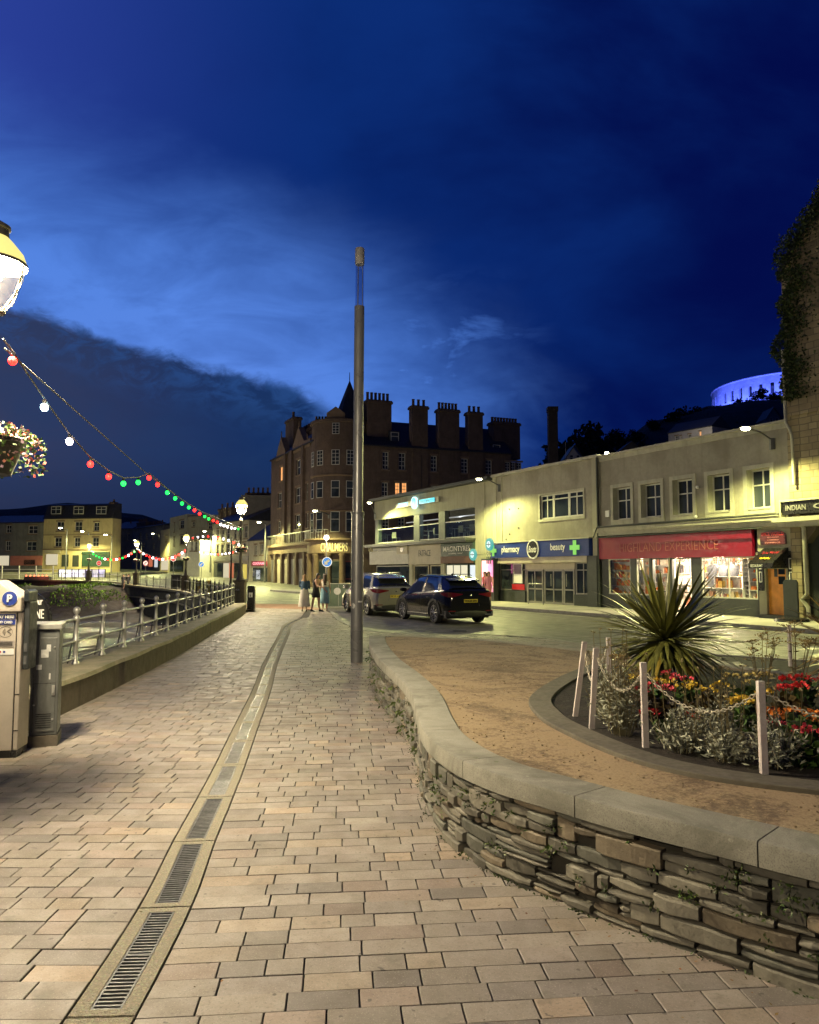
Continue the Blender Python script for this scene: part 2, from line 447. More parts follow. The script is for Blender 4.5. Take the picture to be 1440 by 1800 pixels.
bumpn(t, p, noise(t, P, 34, 6, .7), .35, .006)
mt['slab'] = m
mb.build('promenade_paving', m, kind='structure')
# red band of tactile paving by the crossing, kerb strip of the lay-by, lane marks
def flatpoly(name, poly, z0, z1, mat, parent=None, **k):
    b = MB(); b.prism(poly, z0, z1, 'z'); return b.build(name, mat, parent, **k)
rb = MB(); rb.prism([(-9.1,41.6), (-5.9,40.7), (-3.7,34.9), (-5.2,35.6), (-7.9,37.2)], .0, .036, 'z'); rb.build('crossing_pavement', m_red, kind='structure')
kb = MB(); ke = lerp_path([(-3.55,34.5), (-2.85,30), (-2.4,27.2), (-1.55,23.8), (-.85,22.35), (.4,21.72), (2.2,21.42), (3.45,20.5), (4.3,18.8), (6.1,16.8), (9.3,14.3), (12.1,11.9)], .45)
for q, r in zip(ke, ke[1:]):
    n = Vector((-(r-q).y, (r-q).x)).normalized()*.07
    kb.add([(q-n).to_3d(), (r-n).to_3d(), (r+n).to_3d(), (q+n).to_3d()]+[((v).to_3d()+Vector((0,0,.036))) for v in (q-n, r-n, r+n, q+n)], [(4,5,6,7),(0,1,5,4),(3,2,6,7),(0,3,7,4),(1,2,6,5)])
kb.build('pavement_kerb', m_kerb, kind='structure')
Fr = Frame((-2.68,57.0), (13.1,26.9))          # the terrace of shops across the road
# far pavement along the shops
pv_ = MB(); x0, x1 = -14, 66
for xa in range(x0, x1, 2):
    ya = -3.4
    pv_.add([Fr.w(xa,ya,-.02), Fr.w(xa+2,ya,-.02), Fr.w(xa+2,.6,-.02), Fr.w(xa,.6,-.02), Fr.w(xa,ya,.12), Fr.w(xa+2,ya,.12), Fr.w(xa+2,.6,.14), Fr.w(xa,.6,.14)], [(4,5,6,7),(0,1,5,4)])
pv_.build('shop_pavement', m_pave2, kind='structure')
kk = MB()
for i in range(-15, 72):
    a_, b_ = Fr.w(i*.92, -3.53, 0), Fr.w(i*.92+.905, -3.53, 0); n_ = Fr.N.to_3d()*.13
    kk.add([a_, b_, b_+n_, a_+n_, a_+Vector((0,0,.125)), b_+Vector((0,0,.125)), b_+n_+Vector((0,0,.125)), a_+n_+Vector((0,0,.125))], [(4,5,6,7),(0,1,5,4),(1,2,6,5),(3,0,4,7)])
kk.build('shop_kerb', m_kerb, kind='structure')
mk = MB()
for off in (-3.85, -4.02): mk.add([Fr.w(-10,off,-.004), Fr.w(60,off,-.004), Fr.w(60,off-.08,-.004), Fr.w(-10,off-.08,-.004)], [(0,1,2,3)])
for i in range(-10, 40):
    if i % 2: mk.add([Fr.w(i*3,-7.2,-.004), Fr.w(i*3+2,-7.2,-.004), Fr.w(i*3+2,-7.32,-.004), Fr.w(i*3,-7.32,-.004)], [(0,1,2,3)])
for sx in (0, 1.2, 2.4, 3.6):
    mk.add([(-15+sx*2, 48.5-sx*.6, -.004), (-13.6+sx*2, 48.1-sx*.6, -.004), (-13.4+sx*2, 48.5-sx*.6, -.004), (-14.8+sx*2, 48.9-sx*.6, -.004)], [(0,1,2,3)])
mk.add([(-12,44.6,-.004), (-6.5,43.0,-.004), (-6.5,43.14,-.004), (-12,44.75,-.004)], [(0,1,2,3)])
pt = MB(); pt.add([(-3.5,38,-.008),(2.5,36.8,-.008),(2.8,38.4,-.008),(-3.2,39.8,-.008)], [(0,1,2,3)]); pt.add([(5.5,24.5,-.008),(8.2,21,-.008),(9.1,21.7,-.008),(6.4,25.3,-.008)], [(0,1,2,3)]); pt.build('road_patch', M('asphalt_patch', (.07,.068,.06), .7, .3, 2, bump=.3, bscale=50), kind='structure')
for i, (x, y) in enumerate(((1.5, 23.2), (6.8, 19.6))):
    b = MB(); b.lathe([(.001,-.004),(.30,-.004),(.30,-.012)], (x,y,0), 20); [b.box(x-.2, x+.2, y-.19+.08*q, y-.16+.08*q, -.004, .001) for q in range(5)]; b.build('manhole_cover', mt['grey_metal'], label=['round iron manhole cover in the road behind the black car','round iron manhole cover in the road beyond the flower bed'][i], cat='manhole cover')
mk.build('lane_markings', m_mark, kind='structure')
# ================================================================ DRAIN
m_conc = M('exposed_aggregate', (.40,.37,.29), .9, .6, 6, col2=(.25,.23,.17), bump=1.0, bscale=90, bd=.02)
t = m_conc.node_tree; p = t.nodes['Principled BSDF']; P = X(t, [n for n in t.nodes if n.type == 'TEX_COORD'][0].outputs['Object']); v_ = t.nodes.new('ShaderNodeTexVoronoi'); v_.inputs['Scale'].default_value = 75; t.links.new(P.k, v_.inputs['Vector'])
c = mixc(t, X(t, v_.outputs['Distance']).ss(.25, .55), mixc(t, .55, (.42,.38,.29), X(t, v_.outputs['Color']), 'MULTIPLY'), (.13,.115,.08)); c = mixc(t, noise(t, P, 1.2, 5).ss(.5, .68)*.6, c, (.12,.13,.06)); setin(t, p, 'Base Color', mixc(t, .55, c, (.46,.42,.33)))
m_grate = M('galvanised_grate', (.20,.20,.19), .45, .4, 9, metal=.7)
m_moss = M('moss', (.07,.11,.02), .95, .5, 12, bump=.8, bscale=60)
dch = empty('drainage_channel', (DR[0].x, DR[0].y, 0), label='long slotted drain of iron grates set in pale concrete, running up the promenade', cat='drain')
sb = MB(); gd = []
def drpt(s): i = min(int(s), len(DR)-2); f = s-i; return DR[i]*(1-f)+DR[i+1]*f, (DR[min(i+2, len(DR)-1)]-DR[i]).normalized()
o0 = Vector((DR[0].x, DR[0].y, 0)); n = 0; s = 0; UL = 20.0
while s+UL < len(DR)-1:
    gap_ = .16; A0, B0 = s+gap_, s+UL-gap_
    pts = [drpt(A0+(B0-A0)*i/5) for i in range(6)]
    for sgn in (-1, 1):                        # two side strips and the two ends
        for (p1, t1), (p2, t2) in zip(pts, pts[1:]):
            n1_, n2_ = Vector((t1.y, -t1.x)), Vector((t2.y, -t2.x))
            q = [p1+n1_*sgn*.066, p2+n2_*sgn*.066, p2+n2_*sgn*.132, p1+n1_*sgn*.132]
            sb.add([(v.x-o0.x, v.y-o0.y, .013) for v in q]+[(v.x-o0.x, v.y-o0.y, .030) for v in q], [(0,1,2,3),(4,5,6,7),(0,1,5,4),(3,2,6,7),(0,3,7,4),(1,2,6,5)])
    for sa, sb_ in ((A0, A0+.9), (B0-.9, B0)):
        (p1, t1), (p2, t2) = drpt(sa), drpt(sb_); n1_, n2_ = Vector((t1.y, -t1.x)), Vector((t2.y, -t2.x))
        q = [p1-n1_*.066, p1+n1_*.066, p2+n2_*.066, p2-n2_*.066]
        sb.add([(v.x-o0.x, v.y-o0.y, .013) for v in q]+[(v.x-o0.x, v.y-o0.y, .0295) for v in q], [(0,1,2,3),(4,5,6,7),(0,1,5,4),(3,2,6,7),(0,3,7,4),(1,2,6,5)])
    for half in (0, 1):
        if n > 16 and half: continue
        a_ = A0+.95 if half == 0 else (A0+B0)/2+.02; b_ = (A0+B0)/2-.02 if half == 0 else B0-.95
        if n > 16: b_ = B0-.95
        g = MB(); (p1, t1) = drpt(a_); (p2, t2) = drpt(b_); nn = Vector((t1.y, -t1.x))
        ax = (p2-p1).normalized(); nn = Vector((ax.y, -ax.x)); L = (p2-p1).length
        g.T = Matrix(((nn.x, ax.x, 0, p1.x-o0.x), (nn.y, ax.y, 0, p1.y-o0.y), (0,0,1,0), (0,0,0,1)))
        g.box(-.062,-.054,0,L,.013,.028); g.box(.054,.062,0,L,.013,.028); g.box(-.054,.054,0,.008,.013,.028); g.box(-.054,.054,L-.008,L,.013,.028)
        solid = (n == 5 and half == 0)
        if solid:
            for q in range(8): g.box(-.053+q*.0134,-.053+q*.0134+.011,.01,L-.01,.013,.027)
        else:
            nb = int(L/.028)
            for q in range(1, nb): yb = L*q/nb; g.box(-.054,.054,yb-.0055,yb+.0055,.014,.027)
        gd.append(g.build('grate', m_grate, dch))
        if random.random() < .5 and n < 12:
            mo = MB()
            for q in range(14):
                yb = random.uniform(.02, L-.02); xb = random.uniform(-.06,.06); mo.T = g.T; mo.ball((xb,yb,.016), random.uniform(.006,.014), 6, 4, .5)
            mo.build('moss_in_grate', m_moss, gd[-1])
    s += UL; n += 1
sb.build('concrete_surround', m_conc, dch)
# ================================================================ QUAY KERB WALL + RAILING
m_qw = M('weathered_quay_concrete', (.13,.105,.075), .9, .4, 1.3, col2=(.11,.085,.06), bump=.5, bscale=14, streak=.6)
m_qc = M('quay_coping', (.34,.30,.20), .9, .45, 2.5, col2=(.20,.20,.11), bump=.5, bscale=22)
qw = empty('quay_wall', (0,0,0), label='low dark concrete wall with pale coping along the left edge of the promenade', cat='wall')
a1 = MB(); a2 = MB(); R1 = []; R2 = []
for i, q in enumerate(kpath):
    a, b = kpath[max(i-1, 0)], kpath[min(i+1, len(kpath)-1)]; tt = (b-a).normalized(); nn = Vector((-tt.y, tt.x))
    z1 = .40+.008*math.sin(i*1.3)
    f = q; g = q+nn*.70
    R1.append([(f.x,f.y,0), (f.x,f.y,z1), (g.x,g.y,z1), (g.x,g.y,-3.2)])
    f = q-nn*.012
    R2.append([(f.x,f.y,z1-.02), (f.x+nn.x*.02,f.y+nn.y*.02,z1+.035), (g.x,g.y,z1+.03), (g.x,g.y,z1-.02)])
a1.rings(R1); a2.rings(R2)
a1.build('wall_face', m_qw, qw); a2.build('coping', m_qc, qw)
rl = empty('quay_railing', (kpath[16].x-.5, kpath[16].y, .43), label='silver ball-topped post railing with three rails on the left promenade wall', cat='railing')
ro = rl.location
rp = offs(kpath, -.50); acc = 0; posts = []
for a, b in zip(rp, rp[1:]):
    L = (b-a).length
    while acc <= L: posts.append(a+(b-a)*(acc/L)); acc += 1.24
    acc -= L
pm = MB(); pm.lathe([(.001,0),(.058,0),(.058,.03),(.036,.05),(.034,.30),(.046,.31),(.046,.36),(.033,.38),(.030,.60),(.044,.62),(.050,.66),(.044,.70),(.022,.715),(.022,.725),(.040,.745),(.052,.78),(.045,.815),(.022,.835),(.001,.84)], n=14)
po = None
for q in posts:
    if q.y < 4: continue
    if po is None: po = pm.build('post', mt['silver'], rl, smooth=50); o = po
    else: o = po.copy(); SC.collection.objects.link(o)
    o.location = (q.x-ro.x, q.y-ro.y, 0)
for z, r in ((.655,.021), (.335,.017), (.09,.012)):
    tb = MB(); tb.tube([(q.x-ro.x, q.y-ro.y, z) for q in posts if q.y > 4], r, 8); tb.build('rail', mt['silver'], rl, smooth=60)
br = MB()                                       # raking back stays, one behind every post
for q in posts:
    if q.y > 4: br.tube([(q.x-ro.x, q.y-ro.y, .60), (q.x-ro.x-.13, q.y-ro.y+.03, -.02)], .011, 5)
each(br, 'stay', mt['iron'], rl)
# ================================================================ HARBOUR BASIN
m_mud = M('tidal_mud', (.042,.027,.014), .85, .5, .3, col2=(.012,.010,.008), bump=.7, bscale=3, bd=.08)
def beachz(x, y):
    z = -3.0; r = math.hypot((x+38)/17, (y-88)/15); z += 3.0*smoothz(1.2, .25, r)
    z += .22*math.sin(x*.7+y*.3)*math.sin(y*.5-x*.2)+.12*math.sin(x*2.3)*math.sin(y*1.9); return z
b = MB(); nx, ny = 70, 90; vs = []
for j in range(ny+1):
    for i in range(nx+1):
        x = -75+71.5*i/nx; y_ = 2+108*j/ny; vs.append((x, y_, beachz(x, y_)))
b.add(vs, [(j*(nx+1)+i, j*(nx+1)+i+1, (j+1)*(nx+1)+i+1, (j+1)*(nx+1)+i) for j in range(ny) for i in range(nx)])
b.build('beach', m_mud, smooth=80, kind='structure')
m, t, p = new('water'); tc = t.nodes.new('ShaderNodeTexCoord'); P = X(t, tc.outputs['Object'])
setin(t, p, 'Base Color', (.01,.014,.018)); setin(t, p, 'Roughness', .12); bumpn(t, p, noise(t, mapping(t, P, (1, 2.2, 1)), 3.2, 3, .6), 1.0, .16)
b = MB(); b.quad((-120,2,-2.98), (-4,2,-2.98), (-4,100,-2.98), (-120,100,-2.98)); b.build('water', m, kind='structure')
# pale shingle right below the near railing
m_sh = M('shingle', (.45,.42,.34), .8, .5, 6, attr=True, bump=.3)
b = MB()
for i in range(900):
    y_ = random.uniform(10, 26); x = leftx(y_)-.75-abs(random.gauss(0, 2.3)); s_ = random.uniform(.05,.17); g_ = random.uniform(.35,1.1)
    b.col = (g_, g_*.96, g_*.9); b.ball((x, y_, beachz(x, y_)+.10+s_*.2), s_, 6, 4, .55)
b.build('shingle', m_sh, kind='stuff', label='pale wet stones on the shore below the near railing', cat='stones')
m_grass = M('grass', (.17,.32,.04), .8, .4, 1.5, col2=(.05,.09,.02), attr=True)
b = MB()
for i in range(16000):
    a_ = random.uniform(0, 6.283); r_ = math.sqrt(random.random()); x = -37+16*r_*math.cos(a_); y_ = 86+14*r_*math.sin(a_)
    if random.random() < .35*r_ or math.sin(x*.55+y_*.25)+math.sin(y_*.6-x*.3)+.5*math.sin(x*1.7) < -.1 or beachz(x, y_) < -1.9: continue
    g_ = random.uniform(.5,1.5); b.col = (g_, g_, g_*.8); h_ = random.uniform(.08,.34)*(1.3-r_*.7)
    b.leaf((x, y_, beachz(x, y_)-.03), (random.gauss(0,.35), random.gauss(0,.35), 1), h_, .15)
b.build('grass', m_grass, kind='stuff', label='rough green grass bank at the head of the harbour', cat='grass')
# far harbour wall curving round the bay
m_hw = M('old_harbour_wall', (.06,.055,.05), .85, .5, 1, bump=.7, bscale=4, streak=.4)
hw = empty('harbour_wall', (RB[0][0], RB[0][1], 0), label='dark harbour wall with a thin pale coping curving round the bay', cat='wall')
hp = lerp_path([(p[0], p[1]) for p in RB], 1.0); a1 = MB(); a2 = MB(); a3 = MB(); o = hw.location
hl = offs(hp, -.5)
a1.rings([[(p.x-o.x,p.y-o.y,-3.4),(p.x-o.x,p.y-o.y,gz(p.y)-.05),(q.x-o.x,q.y-o.y,gz(p.y)-.05),(q.x-o.x,q.y-o.y,-3.4)] for p, q in zip(hp, hl)])
h2 = offs(hp, .1); h3 = offs(hp, -.6)
a2.rings([[(p.x-o.x,p.y-o.y,gz(p.y)-.05),(p.x-o.x,p.y-o.y,gz(p.y)+.14),(q.x-o.x,q.y-o.y,gz(p.y)+.14),(q.x-o.x,q.y-o.y,gz(p.y)-.05)] for p, q in zip(h2, h3)])
h4 = offs(hp, -.62)
a3.rings([[(p.x-o.x,p.y-o.y,-1.0),(p.x-o.x,p.y-o.y,-.88),(q.x-o.x,q.y-o.y,-.88),(q.x-o.x,q.y-o.y,-1.0)] for p, q in zip(h4, offs(hp, -.5))])
a1.build('wall_face', m_hw, hw); a2.build('coping', m_qc, hw); a3.build('string_course', m_qc, hw)
fe = empty('harbour_fence', (RB[0][0], RB[0][1], .14), label='black spiked iron fence on the far harbour wall', cat='fence')
f1 = MB(); fp = lerp_path([(p[0]-.25, p[1]) for p in RB], .42)
for i, q in enumerate(fp):
    if q.x < -46: break
    z = gz(q.y); x, y_ = q.x-o.x, q.y-o.y; hh = 1.02 if i % 6 else 1.2
    f1.tube([(x,y_,z), (x,y_,z+hh-.1), (x,y_,z+hh)], [.016,.016,.002], 4)
    if i % 6 == 0: f1.box(x-.03,x+.03,y_-.03,y_+.03,z,z+1.05)
f1.build('railings', mt['iron'], fe)
for zz in (.15, .82):
    f2 = MB(); f2.tube([(q.x-o.x, q.y-o.y, gz(q.y)+zz) for q in fp if q.x >= -46], .022, 4); f2.build('rail', mt['iron'], fe)
# ================================================================ PLANTER
m_cap = M('granite_coping', (.25,.245,.21), .8, .3, 2.2, col2=(.19,.185,.155), bump=.35, bscale=90, bd=.006)
t = m_cap.node_tree; p = t.nodes['Principled BSDF']; P = X(t, [n for n in t.nodes if n.type == 'TEX_COORD'][0].outputs['Object']); c = mixc(t, noise(t, P, 1.7, 6, .7, .5).ss(.40, .66), (.27,.26,.215), (.15,.145,.115)); c = mixc(t, noise(t, P, 24, 4, .7).ss(.60, .70)*.6, c, (.34,.34,.27)); c = mixc(t, noise(t, P, 150, 2, .6).ss(.50, .66)*.6, c, (.11,.105,.09)); c = mixc(t, noise(t, P, 9, 5, .7).ss(.64, .72)*.7, c, (.09,.10,.05)); setin(t, p, 'Base Color', c)
m_core = M('wall_core', (.045,.040,.030), .95, .3, 3)
m_slate = M('rubble_stone', (.20,.19,.16), .75, .35, 4, attr=True, bump=.6, bscale=26, bd=.012)
pl = empty('stone_planter', (0,0,0), label='curved raised bed walled in layered rubble stone with a smooth granite coping', cat='planter')
pp = lerp_path([(-.45,14.25), (-.68,14.15)]+PPOLY, .1)
ZT, ZC = .62, .508
cin = offs(pp, -.265)
# interior fill
core = MB(); cw = offs(pp, -.055); core.rings([[(p.x,p.y,0),(p.x,p.y,ZC),(q.x,q.y,ZC),(q.x,q.y,0)] for p, q in zip(cw, offs(pp, -.22))]); core.build('wall_core', m_core, pl)
S = [0]
for a, b_ in zip(pp, pp[1:]): S.append(S[-1]+(b_-a).length)
def at_s(s):
    s = max(0, min(S[-1]-1e-4, s)); i = 0
    lo, hi = 0, len(S)-1
    while hi-lo > 1:
        md = (lo+hi)//2
        if S[md] <= s: lo = md
        else: hi = md
    f = (s-S[lo])/(S[lo+1]-S[lo]); p = pp[lo]*(1-f)+pp[lo+1]*f
    a, b_ = pp[max(lo-2, 0)], pp[min(lo+3, len(pp)-1)]; return p, (b_-a).normalized()
capjoints = []; s = .9
while s < S[-1]: capjoints.append(s); s += random.uniform(.92, 1.0)
cap = MB(); s0 = 0
for s1 in capjoints+[S[-1]]:
    rs = []; n = max(3, int((s1-s0)/.08)); A_, B_ = s0+.0035, s1-.0035
    for i in range(n+1):
        p, tt = at_s(A_+(B_-A_)*i/n); nn = Vector((-tt.y, tt.x))     # left of travel = inside
        e = .012
        prof = [(-.02, ZC+.002), (-.02, ZT-e), (-.02+e*.4, ZT-e*.3), (-.02+e, ZT), (.265-e, ZT), (.265, ZT-e), (.265, ZC+.002)]
        rs.append([(p.x+nn.x*u_, p.y+nn.y*u_, z) for u_, z in prof])
    cap.rings(rs); s0 = s1
cap.build('coping', m_cap, pl, smooth=30)
sw = MB(); z = .0
while z < ZC-.012:
    h = random.choice((.035,.05,.065,.085,.11)); h = min(h, ZC-z)
    if ZC-z-h < .03: h = ZC-z
    s = random.uniform(-.2, 0)
    while s < S[-1]:
        L = random.choice((.07,.13,.18,.24,.30,.36,.20))*random.uniform(.8,1.2)
        hh = h; nsub = 1
        if h > .07 and random.random() < .5: nsub = random.choice((2, 2, 3))
        zz = z
        for q in range(nsub):
            h2_ = hh/nsub; dep = random.uniform(-.016,.020); gp = random.uniform(.003,.010)
            if random.random() < .015: zz += h2_; continue
            sa, sb2 = max(0, s+gp), s+L-gp
            if sb2 <= sa+.02: continue
            r = random.random(); g_ = random.uniform(.5,1.35)
            sw.col = (g_*1.0,g_*.98,g_*.92) if r < .6 else ((g_*.8,g_*.84,g_*.8) if r < .85 else (g_*1.1,g_*.95,g_*.78))
            K = max(2, int(L/.09)+1); rs = []
            tz1, tz2 = random.uniform(-.010,.010), random.uniform(-.010,.010)
            for i in range(K+1):
                f = i/K; p, tt = at_s(sa+(sb2-sa)*f); nn = Vector((-tt.y, tt.x)); ed = .009 if i in (0, K) else 0
                zl, zh = zz+gp*.6+tz1*f+random.uniform(-.002,.002), zz+h2_-gp*.6+tz2*(1-f)+random.uniform(-.003,.003)
                if i in (0, K): zl += .004; zh -= .004
                d = dep+ed+random.uniform(-.003,.003)
                rs.append([(p.x+nn.x*.09, p.y+nn.y*.09, zl), (p.x+nn.x*(d+.008), p.y+nn.y*(d+.008), zl), (p.x+nn.x*d, p.y+nn.y*d, zl+min(.008, h2_*.25)), (p.x+nn.x*d, p.y+nn.y*d, zh-min(.008, h2_*.25)), (p.x+nn.x*(d+.008), p.y+nn.y*(d+.008), zh), (p.x+nn.x*.09, p.y+nn.y*.09, zh)])
            sw.rings(rs); zz += h2_
        s += L
    z += h
sw.build('stonework', m_slate, pl)
# rear and right-hand plain wall
rear = lerp_path([(-.45,14.25), (-.3,14.35), (1.3,13.45), (2.75,11.6), (3.9,10.0), (5.0,8.2), (6.2,6.0), (6.4,4.0), (4.3,1.95)], .3)
rw = MB(); rw.rings([[(p.x,p.y,-.02),(p.x,p.y,.612),(q.x,q.y,.612),(q.x,q.y,-.02)] for p, q in zip(rear, offs(rear, .2))]); rw.build('rear_wall', m_conc, pl)
# sandy fill surface
m_sand = M('gravel_fill', (.42,.28,.125), .95, .0, 1.0, bump=.8, bscale=60, bd=.012)
t = m_sand.node_tree; p = t.nodes['Principled BSDF']; tc = t.nodes.new('ShaderNodeTexCoord'); P = X(t, tc.outputs['Object'])
f1_ = (noise(t, P, 1.1, 6, .7, .8)+(noise(t, P, 26, 6, .8)-.5)*.9).ss(.44, .66)
c = mixc(t, f1_, (.34,.25,.145), (.125,.085,.05)); c = mixc(t, noise(t, P, 60, 3, .6).ss(.4, .7)*.5, c, (.22,.15,.08)); c = mixc(t, noise(t, P, 95, 2).ss(.68, .74)*.6, c, (.62,.52,.36))
setin(t, p, 'Base Color', c)
RING = lerp_path([(2.35,9.9), (1.65,8.6), (1.13,7.3), (1.05,6.4), (1.14,5.75), (1.35,5.02), (1.63,4.58), (2.1,4.26), (2.9,3.95), (3.7,3.9), (4.8,4.3)], .12)
poly = [(p.x, p.y) for p in cin[2:]]+[(6.3,4.0), (6.1,6.0), (4.9,8.1), (3.8,9.9), (2.65,11.5), (1.2,13.3), (-.1,14.1)]
import bmesh
def fill(name, poly, z, mat, parent, **k):
    bm = bmesh.new(); es = []; vs = [bm.verts.new((a[0], a[1], z)) for a in poly]
    for i in range(len(vs)): es.append(bm.edges.new((vs[i], vs[(i+1) % len(vs)])))
    bmesh.ops.triangle_fill(bm, edges=es, use_beauty=True)
    for f in bm.faces:
        if f.normal.z < 0: f.normal_flip()
    me = bpy.data.meshes.new(name); bm.to_mesh(me); bm.free(); me.materials.append(mat); o = bpy.data.objects.new(name, me); SC.collection.objects.link(o); o.parent = parent; return tag(o, **k)
fill('fill', poly, .600, m_sand, pl)
m_ik = M('dark_stone_edging', (.13,.115,.085), .8, .3, 5, bump=.3, bscale=70, bd=.006)
ik = MB(); ri = offs(RING, -.20)
ik.rings([[(p.x,p.y,.58),(p.x,p.y,.625),(p.x*.97+q.x*.03,p.y*.97+q.y*.03,.63),(q.x,q.y,.63),(q.x,q.y,.52)] for p, q in zip(RING, ri)]); ik.build('bed_edging', m_ik, pl)
m_soil = M('dark_soil', (.022,.015,.01), .95, .5, 5, bump=.9, bscale=30)
fill('soil', [(p.x, p.y) for p in ri]+[(6.1,5.0), (6.0,6.0), (4.8,8.0), (3.7,9.6)], .606, m_soil, pl)
# little weeds growing from the joints
wd = MB(); fl = MB()
for i in range(150):
    s_ = random.uniform(.3, S[-1]-.3) if random.random() < .25 else random.uniform(9, S[-1]-.2); p, tt = at_s(s_); nn = Vector((-tt.y, tt.x)); z = random.choice((.02,.04,.2,.3,.36,.42,.46))
    o3 = Vector((p.x-nn.x*.012, p.y-nn.y*.012, z)); n_ = random.randint(6, 22)
    g_ = random.uniform(.6,1.6)
    for q in range(n_):
        wd.col = (g_*random.uniform(.8,1.4), g_, g_*.6); d = Vector((-nn.x*.5+random.gauss(0,.5), -nn.y*.5+random.gauss(0,.5), random.gauss(-.1,.7)))
        wd.leaf(o3+Vector((random.gauss(0,.02), random.gauss(0,.02), random.gauss(0,.012))), d, random.uniform(.012,.035), .011)
for i in range(25):                           # hanging moss on the far, shadowed stretch
    s_ = random.uniform(1.0, 7.6); p, tt = at_s(s_); nn = Vector((-tt.y, tt.x)); z = random.uniform(.05,.46); g_ = random.uniform(.5,1.3)
    for q in range(5):
        wd.col = (g_*1.3, g_*1.1, g_*.5); wd.leaf((p.x-nn.x*.02+random.gauss(0,.03), p.y-nn.y*.02+random.gauss(0,.03), z), (-nn.x*.6, -nn.y*.6, random.gauss(-.5,.6)), random.uniform(.02,.06), .025)
for i in range(700):                           # fine growth where wall meets paving
    s_ = random.uniform(.3, S[-1]); p, tt = at_s(s_); nn = Vector((-tt.y, tt.x)); g_ = random.uniform(.5,1.2); wd.col = (g_, g_, g_*.5)
    wd.leaf((p.x-nn.x*random.uniform(-.01,.03), p.y-nn.y*random.uniform(-.01,.03), .028), (random.gauss(0,1), random.gauss(0,1), random.uniform(.2,1)), random.uniform(.008,.03), .009)
wd.build('wall_weeds', mt['leafgreen'], kind='stuff', label='small weeds and moss rooted in the joints of the stone planter', cat='weeds')

m_lit = M('leaf_litter', (.16,.10,.045), .9, .3, 9, attr=True)
b = MB()
for i in range(700):
    if i % 2: x, y = random.uniform(-3.6, 3), random.uniform(2.6, 14); z = .034; ok = not inpoly(x, y, ppol) and inpoly(x, y, PROM)
    else: x, y = random.uniform(-.3, 4.5), random.uniform(3.2, 13.5); z = .606; ok = inpoly(x, y, poly)
    if not ok: continue
    if i % 2 and random.random() < .6: p, tt = at_s(random.uniform(2, S[-1]-.2)); x, y = p.x-abs(random.gauss(0, .12))-.03, p.y-abs(random.gauss(0, .12))-.03
    g = random.uniform(.4, 2.0); b.col = (g, g*random.uniform(.7,1.2), g*.8); b.leaf((x, y, z), (random.gauss(0,1), random.gauss(0,1), random.uniform(0,.25)), random.uniform(.008,.026), random.uniform(.006,.016), (0,0,1))
b.build('leaf_litter', m_lit, kind='stuff', label='scattered bits of dead leaf on the paving and the sandy planter top', cat='litter')

b = MB(); b.col = (1,1,1)
for i in range(2600):
    x, y = random.uniform(-.3, 4.5), 3.3+10*random.random()**1.6
    if not inpoly(x, y, poly) or inpoly(x, y, [(p.x, p.y) for p in RING]+[(6,5)]): continue
    g = random.uniform(.35, 1.25); b.col = (g*1.05, g*.9, g*.68); r_ = random.uniform(.003, .009); b.ball((x, y, .601+r_*.3), r_, 5, 4, .7)
b.build('loose_gravel', M('loose_stone', (.42,.36,.27), .85, .2, 20, attr=True), kind='stuff', label='loose grit and small stones on the sandy planter top', cat='gravel')
random.seed(11)
# ================================================================ PLANTS IN THE BED
BZ = .61
m_blade = M('sword_leaf', (.15,.17,.045), .42, .3, 6, attr=True, spec=.6)
m_trunk = M('palm_trunk', (.07,.045,.025), .9, .4, 9, bump=.7)
def cordyline(x, y, z0, th, L0, n, label, seed, col=(1,1,1)):
    rr = random.Random(seed); root = empty('spiky_palm', (x, y, z0), label=label, cat='plant')
    tb = MB(); tb.tube([(0,0,0), (.01,0,th*.5), (0,.01,th)], [.06,.05,.045], 9); tb.build('trunk', m_trunk, root)
    mb = MB()
    for i in range(n):
        f = i/n; az = i*2.39996+rr.uniform(-.3,.3); el = R(80-112*f**.62+rr.uniform(-13,13)); L = L0*rr.uniform(.78,1.12)*(1 if f < .8 else .85)
        wd = rr.uniform(.050,.076); g = rr.uniform(.6,1.5); dead = f > .80 and rr.random() < .6
        mb.col = (1.9*g,1.25*g,.8*g) if dead else (g*1.1*col[0], g*col[1], g*.8*col[2])
        p = Vector((0.02*math.cos(az), .02*math.sin(az), th-.10*f)); d = Vector((math.cos(el)*math.cos(az), math.cos(el)*math.sin(az), math.sin(el)))
        side = Vector((-math.sin(az), math.cos(az), 0)); K = 7; rs = []; droop = rr.uniform(.03,.20)*(.5+f*1.4)
        for k in range(K+1):
            q = k/K; ww = wd*(.45+.55*math.sin(min(1, q*2.2)*math.pi/2))*(1-q**3.2) if k < K else .001
            nn = side.cross(d).normalized()
            rs.append([p-side*ww*.5+nn*ww*.16, p.copy(), p+side*ww*.5+nn*ww*.16])
            p = p+d*(L/K); d = (d+Vector((0,0,-droop*(q+.2)))).normalized()
        mb.rings(rs, closed=False)
    mb.build('foliage', m_blade, root, smooth=80)
    return root
cordyline(2.74, 8.3, BZ, .50, .86, 250, 'big green spiky palm standing in the middle of the flower bed', 3)
cordyline(4.32, 7.35, BZ, .45, .76, 120, 'spiky palm cut off by the right edge of the photo', 8, (1.5,1,.8))
m_silver = M('silver_foliage', (.36,.37,.30), .8, .25, 8, attr=True)
m_stalk = M('dry_stalk', (.32,.28,.17), .8, .3, 9, attr=True)
m_pet = M('petals', (1,1,1), .6, .2, 12, attr=True)
